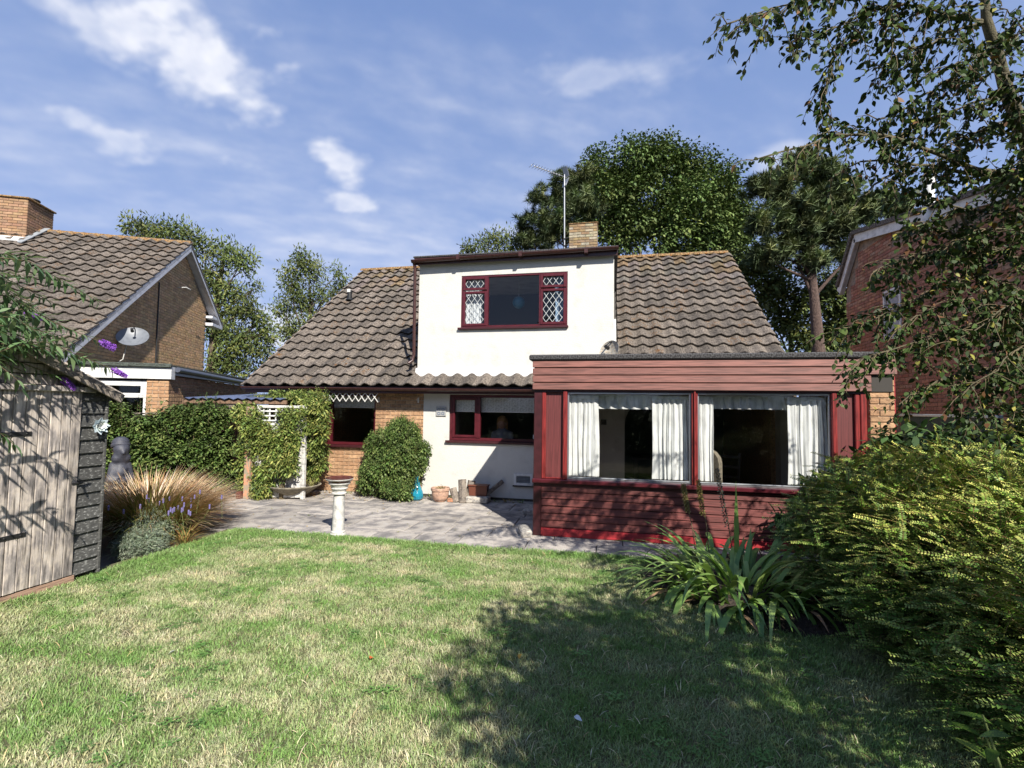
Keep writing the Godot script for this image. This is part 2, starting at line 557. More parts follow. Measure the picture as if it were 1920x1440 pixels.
	mat("brown_wood", lin(0.26, 0.16, 0.10), 0.85, {tex = grain, scale = Vector3(8, 0.6, 8), bump = grain, cm = 0.3})
	mat("terracotta", lin(0.5, 0.25, 0.15), 0.85, {tex = stain, scale = Vector3(3, 3, 3), bump = fine, cm = 0.2})
	mat("pale_terracotta", lin(0.55, 0.36, 0.27), 0.9, {tex = stain, scale = Vector3(3, 3, 3), bump = fine, cm = 0.2})
	mat("peeling_post", lin(0.52, 0.27, 0.17), 0.9, {tex = ntex("peel2", 0.012, [[0.0, Color(1, 1, 1)], [0.45, Color(1, 0.95, 0.9)], [0.5, Color(0.8, 0.95, 1.0)], [1.0, Color(0.75, 0.95, 1.0)]], 5, 36), scale = Vector3(2, 1, 2)})
	mat("stone_bowl", lin(0.30, 0.275, 0.21), 0.95, {tex = stain, scale = Vector3(2, 2, 2), bump = bumpy, cm = 0.5})
	mat("stone", lin(0.5, 0.48, 0.44), 0.95, {tex = stain, scale = Vector3(3, 3, 3), bump = bumpy, cm = 0.6})
	mat("brown_plastic", lin(0.12, 0.035, 0.018), 0.55)
	mat("glaze_blue", lin(0.02, 0.25, 0.36), 0.12, {tex = mott, scale = Vector3(5, 1, 5)})
	mat("glaze_brown", lin(0.10, 0.03, 0.018), 0.2, {tex = mott, scale = Vector3(4, 8, 4)})
	mat("statue", lin(0.055, 0.058, 0.078), 0.55, {tex = mott, scale = Vector3(6, 6, 6), bump = bumpy, cm = 0.3})
	mat("plaque", lin(0.42, 0.42, 0.41), 0.5, {tex = mott, scale = Vector3(8, 8, 8)})
	mat("plaque_blue", lin(0.1, 0.13, 0.2), 0.4)
	mat("polycarb", lin(0.12, 0.15, 0.26), 0.35, {tex = mott, scale = Vector3(3, 3, 3)})
	mat("green_panel", lin(0.008, 0.03, 0.034), 0.6)
	# plants
	mat("leaf", Color.WHITE, 0.6, {vc = true, back = Color(0.36, 0.36, 0.26), two = true, spec = 0.3})
	mat("leaf_gloss", Color.WHITE, 0.5, {vc = true, back = Color(0.28, 0.28, 0.22), two = true, spec = 0.35})
	mat("needle", Color.WHITE, 0.7, {vc = true, back = Color(0.25, 0.25, 0.2), two = true, spec = 0.3})
	mat("blade", Color.WHITE, 0.6, {vc = true, back = Color(0.55, 0.55, 0.4), two = true, spec = 0.3})
	mat("petal", Color.WHITE, 0.8, {vc = true, back = Color(0.4, 0.4, 0.4), two = true})
	mat("bark", lin(0.14, 0.105, 0.075), 0.95, {tex = grain, scale = Vector3(3, 1, 3), bump = bumpy, cm = 2.0})
	mat("pine_bark", lin(0.13, 0.085, 0.07), 0.95, {tex = grain, scale = Vector3(3, 1, 3), bump = bumpy, cm = 3.0})
	mat("green_bark", lin(0.12, 0.105, 0.06), 0.9, {tex = mott, scale = Vector3(8, 8, 8), bump = bumpy, cm = 0.5})
	mat("stem", lin(0.13, 0.10, 0.055), 0.9)
	mat("green_stem", lin(0.13, 0.17, 0.05), 0.7)
	mat("skin", lin(0.42, 0.24, 0.17), 0.6)
	mat("hair", lin(0.36, 0.2, 0.09), 0.7)
	mat("grey_cloth", lin(0.16, 0.16, 0.18), 0.9)

# ---------------------------------------------------------------- building pieces
func brick_field(parent: Node, x0: float, x1: float, y0: float, y1: float, holes: Array, keys: String, tints: Array, budget: int, near_first: bool, basis: Transform3D) -> void:
	# stretcher-bond bricks standing 6 mm proud of the mortar behind; the face lies in the local plane z = 0
	var full := boxm(Vector3(0.215, 0.066, 0.05), 0.004)
	if tints.is_empty():
		tints = [Color(0.5, 0.3, 0.165), Color(0.44, 0.27, 0.15), Color(0.54, 0.32, 0.18)] if keys == "buff_brick" else [Color(0.36, 0.21, 0.115), Color(0.31, 0.18, 0.1)]
	var shapes := {}
	var xf := []
	var cols := []
	var row := 0
	var y := y0
	var used_up := 0
	while y + 0.03 < y1:
		var x := x0 - (0.1125 if row % 2 == 1 else 0.0)
		var hh := minf(0.066, y1 - y)
		while x < x1 - 0.02:
			var a := maxf(x, x0)
			var b := minf(x + 0.215, x1)
			var pieces := [[a, b]]
			for h in holes:
				if y + 0.04 > h[2] and y + 0.03 < h[3]:
					var nextp := []
					for p in pieces:
						if p[1] <= h[0] or p[0] >= h[1]:
							nextp.append(p)
						else:
							if p[0] < h[0] - 0.01:
								nextp.append([p[0], h[0]])
							if p[1] > h[1] + 0.01:
								nextp.append([h[1], p[1]])
					pieces = nextp
			for p in pieces:
				var l: float = p[1] - p[0]
				if l < 0.025:
					continue
				var t := basis * Transform3D(Basis(Vector3(0, 0, 1), rr(-0.006, 0.006)), Vector3((p[0] + p[1]) / 2, y + hh / 2, -0.019 + rr(-0.0015, 0.0015)))
				if used_up < budget:
					var mesh: Mesh = full
					if absf(l - 0.215) > 0.003 or hh < 0.06:
						var kk := "%.2f_%.2f" % [l, hh]
						if not shapes.has(kk):
							shapes[kk] = boxm(Vector3(l, hh, 0.05), 0.004)
						mesh = shapes[kk]
					part(parent, "brick", mesh, MT["%s%d" % [keys, rng.randi() % 5]], t)
					used_up += 1
				else:
					xf.append(t * Transform3D(Basis.from_scale(Vector3(l / 0.215, hh / 0.066, 1)), Vector3.ZERO))
					cols.append(vary(tints[rng.randi() % tints.size()], 0.12))
			x += 0.225
		y += 0.076
		row += 1
	if xf.size() > 0:
		many(parent, "brickwork", full, MT["brick_copies"], xf, cols)

func tile_mesh(sd: int) -> ArrayMesh:
	var b := Mb.new()
	var nx := 10
	var L := 0.42
	var keep := rng.state
	rng.seed = sd
	var lift := rr(-0.003, 0.004)
	rng.state = keep
	var h := func(x: float) -> float:
		return 0.056 * pow(0.5 - 0.5 * cos(TAU * (x / 0.3 - 0.12)), 1.25)
	for i in nx:
		var x0 := 0.305 * i / nx
		var x1 := 0.305 * (i + 1) / nx
		var z0: float = h.call(x0)
		var z1: float = h.call(x1)
		var s0: float = (h.call(x0 + 0.004) - h.call(x0 - 0.004)) / 0.008
		var s1: float = (h.call(x1 + 0.004) - h.call(x1 - 0.004)) / 0.008
		var n0 := Vector3(-s0, 0.06, 1).normalized()
		var n1 := Vector3(-s1, 0.06, 1).normalized()
		var lo := 0.06 + lift
		var a := Vector3(x0, 0, z0 + lo)
		var d := Vector3(x1, 0, z1 + lo)
		var e := Vector3(x1, L, z1)
		var f := Vector3(x0, L, z0)
		b.tri(a, d, e, n0, n1, n1)
		b.tri(a, e, f, n0, n1, n0)
		var th := Vector3(0, 0, -0.02)
		b.quad(a, d, d + th, a + th, Vector3(0, -1, 0))
	b.quad(Vector3(0, 0, 0.03 + lift), Vector3(0, 0, 0.06 + h.call(0.0) + lift), Vector3(0, L, h.call(0.0)), Vector3(0, L, -0.02), Vector3(-1, 0, 0))
	b.quad(Vector3(0.305, 0, 0.03 + lift), Vector3(0.305, 0, 0.06 + h.call(0.305) + lift), Vector3(0.305, L, h.call(0.305)), Vector3(0.305, L, -0.02), Vector3(1, 0, 0))
	return b.mesh()

func lattice(r: Rect2, sx: float, sy: float, w: float, z: float) -> ArrayMesh:
	# diamond leading: two families of crossing strips clipped to the rectangle
	var b := Mb.new()
	for fam in [1.0, -1.0]:
		var k: float = sy / sx * fam
		var lo: float = -r.size.y - absf(k) * r.size.x
		var c := snappedf(lo, sy * 2.0) + sy
		while c < r.size.y + absf(k) * r.size.x:
			var pts: Array[Vector2] = []
			for e in [[0.0, k * 0.0 + c], [r.size.x, k * r.size.x + c]]:
				if e[1] >= 0.0 and e[1] <= r.size.y:
					pts.append(Vector2(e[0], e[1]))
			for yy in [0.0, r.size.y]:
				var xx: float = (yy - c) / k
				if xx > 0.0 and xx < r.size.x:
					pts.append(Vector2(xx, yy))
			if pts.size() >= 2 and pts[0].distance_to(pts[1]) > 0.02:
				var zz := z + (0.0015 if fam > 0 else 0.0)
				b.bar(Vector3(r.position.x + pts[0].x, r.position.y + pts[0].y, zz), Vector3(r.position.x + pts[1].x, r.position.y + pts[1].y, zz), w, 0.004, Vector3(0, 0, 1).cross(Vector3(1, k, 0)).normalized())
			c += sy * 2.0
	return b.mesh()

func ring(b: Mb, x0: float, x1: float, y0: float, y1: float, w: float, z0: float, z1: float, bev := 0.004) -> void:
	b.span(x0, x0 + w, y0, y1, z0, z1, bev)
	b.span(x1 - w, x1, y0, y1, z0, z1, bev)
	b.span(x0 + w - 0.001, x1 - w + 0.001, y0, y0 + w, z0 + 0.001, z1 - 0.001, bev)
	b.span(x0 + w - 0.001, x1 - w + 0.001, y1 - w, y1, z0 + 0.001, z1 - 0.001, bev)

func pane_mesh(x0: float, x1: float, y0: float, y1: float, z: float) -> ArrayMesh:
	var b := Mb.new()
	b.quad(Vector3(x0, y0, z), Vector3(x1, y0, z), Vector3(x1, y1, z), Vector3(x0, y1, z), Vector3(0, 0, 1))
	return b.mesh()

func window_unit(parent: Node, x0: float, x1: float, y0: float, y1: float, z: float, lights: Array, fm: Material, fw := 0.055) -> MeshInstance3D:
	# lights: [x0, x1, y0, y1, opening?, leaded?]
	var b := Mb.new()
	ring(b, x0, x1, y0, y1, fw, z - 0.07, z)
	var w := part(parent, "window", b.mesh(), fm)
	var bars := Mb.new()
	var any := false
	for l in lights:
		var a: float = l[0]
		var d: float = l[1]
		var e: float = l[2]
		var f: float = l[3]
		var cw := 0.0
		if l[4]:
			cw = 0.052
			var cb := Mb.new()
			ring(cb, a, d, e, f, cw, z - 0.05, z + 0.014, 0.008)
			part(w, "casement", cb.mesh(), fm)
		part(w, "pane", pane_mesh(a + cw - 0.003, d - cw + 0.003, e + cw - 0.003, f - cw + 0.003, z - 0.03 + rr(-0.001, 0.001)), MT["glass"], Transform3D(Basis(Vector3.UP, rr(-0.004, 0.004)), Vector3.ZERO))
		if l[5]:
			part(w, "leading", lattice(Rect2(a + cw, e + cw, d - a - 2 * cw, f - e - 2 * cw), 0.062, 0.085, 0.008, z - 0.024), MT["lead_strip"])
	return w

# ---------------------------------------------------------------- the bungalow
const EAVE_Y := 2.2
const EAVE_Z := 0.35
const RIDGE_Y := 6.0
const RIDGE_Z := -4.45
const RX0 := -7.67
const RX1 := 3.12

func roof_basis() -> Basis:
	var d := Vector2(RIDGE_Y - EAVE_Y, EAVE_Z - RIDGE_Z).normalized()
	return Basis(Vector3(1, 0, 0), Vector3(0, d.x, -d.y), Vector3(0, d.y, d.x))

func bungalow() -> void:
	var h := thing("bungalow", "chalet bungalow with grey pantiled roof and white rendered dormer, facing the lawn", "house")
	# --- front wall: brick on the left, render on the right
	var core := Mb.new()
	for r in [[-7.3, -6.19, 0.0, 2.3], [-6.19, -4.77, 0.0, 0.94], [-6.19, -4.77, 2.045, 2.3], [-4.77, -3.72, 0.0, 2.3]]:
		core.span(r[0], r[1], r[2], r[3], -0.28, -0.008)
	var bw := part(h, "brick_wall", core.mesh(), MT["mortar"])
	# the bricks nearest the middle of the patio first, so that the visible ones are parts
	brick_field(bw, -6.35, -3.722, 0.02, 2.06, [[-6.19, -4.77, 0.94, 2.05]], "buff_brick", [], 330, true, Transform3D())
	brick_field(bw, -7.3, -6.35, 0.02, 2.06, [], "buff_brick", [Color(0.5, 0.3, 0.165), Color(0.44, 0.27, 0.15), Color(0.54, 0.32, 0.18)], 0, true, Transform3D())
	var rw := Mb.new()
	for r in [[-3.72, -3.17, 0.05, 2.3], [-3.17, -1.3, 0.05, 1.105], [-3.17, -1.3, 2.045, 2.3], [-1.3, -0.7, 0.0, 2.3], [-0.7, 0.25, 0.0, 2.3]]:
		rw.span(r[0], r[1], r[2], r[3], -0.28, 0.0)
	part(h, "rendered_wall", rw.mesh(), MT["render"])
	part(h, "wall_end", spanm(2.9, 3.1, 0.0, 2.3, -0.28, 0.0), MT["render"])
	part(h, "plinth", spanm(-3.72, -1.1, 0.0, 0.05, -0.28, -0.012), MT["underlay"])
	# arch head over the opening into the extension
	var poly := PackedVector2Array([Vector2(0.25, 2.3), Vector2(0.25, 1.5)])
	for i in 7:
		var a := PI - i * PI / 2 / 6
		poly.append(Vector2(0.75 + 0.5 * cos(a), 1.5 + 0.5 * sin(a)))
	poly.append(Vector2(2.9, 2.0))
	poly.append(Vector2(2.9, 2.3))
	var ar := Mb.new()
	ar.prism(poly, Vector3(0, 0, -0.28), Vector3(1, 0, 0), Vector3(0, 1, 0), Vector3(0, 0, 0.28))
	part(h, "arch", ar.mesh(), MT["room_wall"])
	# --- shell: gables, back, floors
	for s in [[-7.3, -7.02], [2.82, 3.1]]:
		var g := Mb.new()
		g.prism(PackedVector2Array([Vector2(-8.95, 0), Vector2(-0.28, 0), Vector2(-0.28, 2.3), Vector2(-0.28, 2.55), Vector2(RIDGE_Z, 5.8), Vector2(-8.95, 2.35)]), Vector3(s[0], 0, 0), Vector3(0, 0, 1), Vector3(0, 1, 0), Vector3(0.28, 0, 0))
		part(h, "gable_wall", g.mesh(), MT["brown_brick1"])
	part(h, "back_wall", spanm(-7.3, 3.1, 0, 2.4, -9.2, -8.95), MT["brown_brick1"])
	part(h, "floor", spanm(-7.02, 2.82, -0.05, 0.03, -8.95, -0.28), MT["room_floor"])
	part(h, "ceiling", spanm(-7.02, 2.82, 2.3, 2.42, -8.95, -0.02), MT["room_wall"])
	for x in [-3.78, -0.9]:
		part(h, "partition", spanm(x, x + 0.1, 0.03, 2.3, -4.0, -0.28), MT["room_wall"])
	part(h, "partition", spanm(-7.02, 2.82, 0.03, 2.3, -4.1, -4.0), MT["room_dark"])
	# --- windows
	window_unit(h, -6.19, -4.77, 0.975, 2.045, -0.04, [[-6.135, -5.86, 1.03, 1.99, true, false], [-5.80, -4.825, 1.03, 1.99, false, false]], MT["maroon"])
	part(h, "mullion", spanm(-5.865, -5.795, 1.02, 2.0, -0.115, -0.032, 0.004), MT["maroon"])
	part(h, "window_sill", spanm(-6.25, -4.72, 0.925, 0.972, -0.1, 0.075, 0.008), MT["dark_maroon"])
	window_unit(h, -3.17, -1.3, 1.135, 2.045, -0.03, [[-3.115, -2.60, 1.19, 1.99, true, false], [-2.54, -1.355, 1.19, 1.99, false, false]], MT["maroon"])
	part(h, "mullion", spanm(-2.605, -2.535, 1.18, 2.0, -0.105, -0.022, 0.004), MT["maroon"])
	part(h, "window_sill", spanm(-3.23, -1.1, 1.085, 1.133, -0.1, 0.06, 0.008), MT["dark_maroon"])
	# --- roof
	var B := roof_basis()
	var slope := Vector2(RIDGE_Y - EAVE_Y, EAVE_Z - RIDGE_Z).length()
	var deck := Mb.new()
	var eave := Vector3(RX0 + 0.02, EAVE_Y, EAVE_Z)
	var wid := RX1 - RX0 - 0.04
	for q in [[0.0, 3.84, 0.05, slope], [3.84, 7.7, 0.05, 0.36], [3.84, 7.7, 4.0, slope], [7.7, wid, 0.05, slope]]:
		deck.prism(PackedVector2Array([Vector2(q[0], q[2]), Vector2(q[1], q[2]), Vector2(q[1], q[3]), Vector2(q[0], q[3])]), eave - B.z * 0.1, B.x, B.y, B.z * 0.085)
	var roof := part(h, "roof", deck.mesh(), MT["underlay"])
	var back := Mb.new()
	var d2 := Vector3(0, EAVE_Y - RIDGE_Y, -4.8)
	back.quad_auto(Vector3(RX0, RIDGE_Y, RIDGE_Z), Vector3(RX1, RIDGE_Y, RIDGE_Z), Vector3(RX1, RIDGE_Y + d2.y, RIDGE_Z + d2.z), Vector3(RX0, RIDGE_Y + d2.y, RIDGE_Z + d2.z))
	part(h, "back_roof", back.mesh(), MT["tile1"])
	var variants := [tile_mesh(1), tile_mesh(2), tile_mesh(3)]
	var placed := 0
	var xf := []
	var cols := []
	var gauge := 0.345
	for row in 18:
		for col in 36:
			var x := RX0 + col * 0.3
			if x > RX1 - 0.1:
				continue
			var s := -0.06 + row * gauge
			var mid := x + 0.15
			if mid > -3.87 and mid < 0.1 and row > 0:
				continue
			if row == 0 and mid > -0.95:
				continue
			var hidden := mid > 0.05 and row < 2
			var p := Vector3(x, EAVE_Y, EAVE_Z) + B.y * s + B.z * rr(-0.003, 0.003)
			var t := Transform3D(B * Basis(Vector3(0, 0, 1), rr(-0.01, 0.01) * (3.0 if rng.randf() < 0.06 else 1.0)), p)
			if x > -4.2 and x < -3.87 and row > 0:
				t = t * Transform3D(Basis.from_scale(Vector3((-3.86 - x) / 0.305 if -3.86 - x < 0.3 else 1.0, 1, 1)), Vector3.ZERO)
			if placed < 300 and not hidden and row < 13:
				var kind := rng.randi() % 4
				if rng.randf() < 0.1 + row * 0.012:
					kind = 4 + rng.randi() % 2
				part(roof, "tile", variants[rng.randi() % 3], MT["tile%d" % kind], t)
				placed += 1
			else:
				xf.append(t)
				var c := vary(Color(0.27, 0.25, 0.232), 0.25)
				if row > 13 and rng.randf() < 0.25:
					c = Color(c.r * 1.15, c.g * 0.95, c.b * 0.62)
				cols.append(c)
	many(roof, "upper_tiles", variants[1], MT["tile_copies"], xf, cols)
	# ridge tiles, either side of the dormer
	var rt := Mb.new()
	var arc := []
	for i in 9:
		var a := PI * i / 8.0
		arc.append(Vector2(0.13 * cos(a), 0.10 * sin(a)))
	for i in 8:
		var p: Vector2 = arc[i]
		var q: Vector2 = arc[i + 1]
		var n0 := Vector3(0, p.y, p.x).normalized()
		var n1 := Vector3(0, q.y, q.x).normalized()
		rt.tri(Vector3(0, p.y, p.x), Vector3(0.44, p.y, p.x), Vector3(0.44, q.y, q.x), n0, n0, n1)
		rt.tri(Vector3(0, p.y, p.x), Vector3(0.44, q.y, q.x), Vector3(0, q.y, q.x), n0, n1, n1)
		rt.quad(Vector3(0, p.y, p.x), Vector3(0, q.y, q.x), Vector3(0, q.y * 0.8, q.x * 0.8), Vector3(0, p.y * 0.8, p.x * 0.8), Vector3(-1, 0, 0))
	var ridge_mesh := rt.mesh()
	var x := RX0
	while x < RX1 - 0.2:
		part(h, "ridge_tile", ridge_mesh, MT["ridge"], Transform3D(Basis(Vector3(0, 0, 1), rr(-0.01, 0.01)), Vector3(x, RIDGE_Y + 0.0, RIDGE_Z)))
		x += 0.447
	# verge mortar and eaves boards
	for vx in [RX0 + 0.01, RX1 - 0.03]:
		var vb := Mb.new()
		vb.prism(PackedVector2Array([Vector2(0, 0), Vector2(slope, 0), Vector2(slope, 0.09), Vector2(0, 0.09)]), Vector3(vx, EAVE_Y, EAVE_Z) - B.z * 0.06, B.y, B.z, Vector3(0.03, 0, 0))
		part(h, "verge", vb.mesh(), MT["mortar_grey"])
	part(h, "soffit", spanm(RX0 + 0.1, -1.16, 2.055, 2.075, -0.005, 0.3), MT["dark_maroon"])
	part(h, "fascia", spanm(RX0 + 0.05, -1.15, 2.05, 2.185, 0.3, 0.325, 0.003), MT["dark_maroon"])
	gutter(h, Vector3(RX0 + 0.02, 2.165, 0.385), Vector3(-1.15, 2.13, 0.385), 0.05)
	# --- dormer
	var dz := 0.05
	var dw := Mb.new()
	for r in [[-3.85, 0.05, 2.56, 3.375], [-3.85, -2.95, 3.375, 4.43], [-0.82, 0.05, 3.375, 4.43], [-3.85, 0.05, 4.43, 4.70]]:
		dw.span(r[0], r[1], r[2], r[3], dz - 0.22, dz)
	part(h, "dormer_wall", dw.mesh(), MT["render"])
	var apron := Mb.new()
	apron.prism(PackedVector2Array([Vector2(0.0, 0), Vector2(0.055, 0), Vector2(0.02, 0.19), Vector2(0.0, 0.19)]), Vector3(-3.88, 2.385, dz), Vector3(0, 0, 1), Vector3(0, 1, 0), Vector3(2.8, 0, 0))
	part(h, "apron", apron.mesh(), MT["white_paint"])
	for s in [-3.85, -0.1]:
		var ck := Mb.new()
		ck.prism(PackedVector2Array([Vector2(dz - 0.22, 2.42), Vector2(dz - 0.22, 4.7), Vector2(-3.0, 4.7)]), Vector3(s, 0, 0), Vector3(0, 0, 1), Vector3(0, 1, 0), Vector3(0.15, 0, 0))
		part(h, "cheek", ck.mesh(), MT["render_dark"])
	var fs := Mb.new()
	fs.prism(PackedVector2Array([Vector2(0.3, 0), Vector2(2.45, 0), Vector2(2.45, 0.05), Vector2(0.3, 0.05)]), Vector3(0.052, EAVE_Y, EAVE_Z) + B.z * 0.02, B.y, B.z, Vector3(0.05, 0, 0))
	part(h, "flashing", fs.mesh(), MT["old_white"])
	part(h, "dormer_roof", spanm(-3.93, 0.12, 4.715, 4.80, -3.1, dz + 0.1), MT["felt"])
	part(h, "dormer_fascia", spanm(-3.92, 0.11, 4.66, 4.80, dz + 0.1, dz + 0.125, 0.003), MT["gutter_brown"])
	part(h, "dormer_edge", spanm(-3.94, 0.13, 4.80, 4.84, dz - 0.1, dz + 0.14, 0.01), MT["felt"])
	gutter(h, Vector3(-3.95, 4.735, dz + 0.18), Vector3(0.13, 4.79, dz + 0.18), 0.05)
	for bx in [-3.0, -1.75, -0.5]:
		part(h, "gutter_clip", spanm(bx, bx + 0.07, 4.70, 4.80, dz + 0.125, dz + 0.235, 0.004), MT["gutter_brown"])
	var dp := Mb.new()
	dp.tube([Vector3(-3.91, 4.70, dz + 0.16), Vector3(-3.91, 4.6, dz + 0.10), Vector3(-3.91, 2.85, dz + 0.06), Vector3(-3.93, 2.72, dz + 0.08), Vector3(-3.99, 2.66, dz + 0.14)], [0.032, 0.032, 0.032, 0.032, 0.032], 10)
	part(h, "downpipe", dp.mesh(), MT["gutter_brown"])
	window_unit(h, -2.95, -0.82, 3.38, 4.43, dz - 0.01, [[-2.92, -2.42, 4.13, 4.40, true, true], [-2.92, -2.42, 3.41, 4.11, true, true], [-2.40, -1.37, 3.42, 4.39, false, false], [-1.35, -0.85, 4.13, 4.40, true, true], [-1.35, -0.85, 3.41, 4.11, true, true]], MT["maroon"], 0.04)
	for mx in [-2.425, -1.375]:
		part(h, "mullion", spanm(mx, mx + 0.035, 3.41, 4.40, dz - 0.075, dz - 0.006, 0.003), MT["maroon"])
	part(h, "window_sill", spanm(-3.0, -0.8, 3.335, 3.378, dz - 0.1, dz + 0.06, 0.006), MT["dark_maroon"])
	# attic room behind the dormer window
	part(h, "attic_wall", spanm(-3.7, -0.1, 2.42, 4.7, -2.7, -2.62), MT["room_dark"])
	part(h, "attic_ceiling", spanm(-3.7, -0.1, 4.66, 4.70, -2.62, dz - 0.23), MT["room_wall"])
	# --- chimney
	var ch := part(h, "chimney", spanm(-1.17, -0.39, 5.3, 6.985, -4.75, -4.2), MT["mortar_grey"])
	brick_field(ch, -1.17, -0.39, 6.0, 6.98, [], "buff_brick", [Color(0.3, 0.2, 0.11), Color(0.36, 0.25, 0.13), Color(0.26, 0.19, 0.12), Color(0.42, 0.36, 0.26)], 0, true, at(0, 0, -4.194))
	part(ch, "flaunching", spanm(-1.2, -0.36, 6.985, 7.02, -4.78, -4.17, 0.015), MT["ridge"])
	# --- vent pipe on the left slope, air brick, lamp brackets
	var vp := Mb.new()
	var vpos := Vector3(-7.05, EAVE_Y, EAVE_Z) + B.y * 3.95 + B.z * 0.05
	vp.lathe([Vector2(0.11, 0.0), Vector2(0.075, 0.05), Vector2(0.06, 0.06), Vector2(0.06, 0.2), Vector2(0.07, 0.2), Vector2(0.07, 0.27), Vector2(0.0, 0.28)], vpos, 16)
	part(h, "vent_pipe", vp.mesh(), MT["black_plastic"])
	part(h, "vent_cap", spanm(vpos.x - 0.045, vpos.x + 0.045, vpos.y + 0.2, vpos.y + 0.29, vpos.z - 0.02, vpos.z + 0.078, 0.01), MT["white_paint"])
	for bx in [-4.70, -3.83]:
		var br := Mb.new()
		br.span(bx - 0.015, bx + 0.015, 1.87, 1.98, 0.0, 0.02, 0.003)
		br.tube([Vector3(bx, 1.95, 0.02), Vector3(bx, 1.955, 0.07), Vector3(bx, 1.92, 0.09)], [0.007, 0.007, 0.007], 6)
		part(h, "hook_bracket", br.mesh(), MT["white_paint"])
	var vent := Mb.new()
	ring(vent, -1.83, -1.46, 0.305, 0.535, 0.05, -0.01, 0.03, 0.004)
	var vn := part(h, "wall_vent", vent.mesh(), MT["white_paint"])
	part(vn, "vent_grille", spanm(-1.78, -1.51, 0.355, 0.485, 0.0, 0.012), MT["black_plastic"])
	for k in 5:
		part(vn, "louvre", boxm(Vector3(0.265, 0.006, 0.02), 0.001), MT["lead_grey"], Transform3D(Basis(Vector3(1, 0, 0), 0.6), Vector3(-1.645, 0.368 + k * 0.026, 0.017)))
	part(vn, "vent_sill", spanm(-1.85, -1.44, 0.285, 0.303, 0.002, 0.06, 0.004), MT["underlay"])

func gutter(parent: Node, a: Vector3, b: Vector3, r: float) -> void:
	var m := Mb.new()
	var n := 10
	var pts: Array[Vector2] = []
	for i in n + 1:
		var t := PI + PI * i / n
		pts.append(Vector2(cos(t), sin(t)))
	for i in n:
		var p := pts[i]
		var q := pts[i + 1]
		for e in [[r, 1.0], [r * 0.88, -1.0]]:
			var n0: Vector3 = Vector3(0, p.y, p.x) * e[1]
			var n1: Vector3 = Vector3(0, q.y, q.x) * e[1]
			var o0: Vector3 = Vector3(0, p.y, p.x) * e[0]
			var o1: Vector3 = Vector3(0, q.y, q.x) * e[0]
			m.tri(a + o0, b + o0, b + o1, n0, n0, n1)
			m.tri(a + o0, b + o1, a + o1, n0, n1, n1)
		for e in [[a, Vector3(-1, 0, 0)], [b, Vector3(1, 0, 0)]]:
			m.tri(e[0], e[0] + Vector3(0, p.y, p.x) * r, e[0] + Vector3(0, q.y, q.x) * r, e[1], e[1], e[1])
	m.bar(a + Vector3(0, 0, r), b + Vector3(0, 0, r), 0.014, 0.012)
	m.bar(a + Vector3(0, 0, -r), b + Vector3(0, 0, -r), 0.014, 0.012)
	part(parent, "gutter", m.mesh(), MT["gutter_brown"])

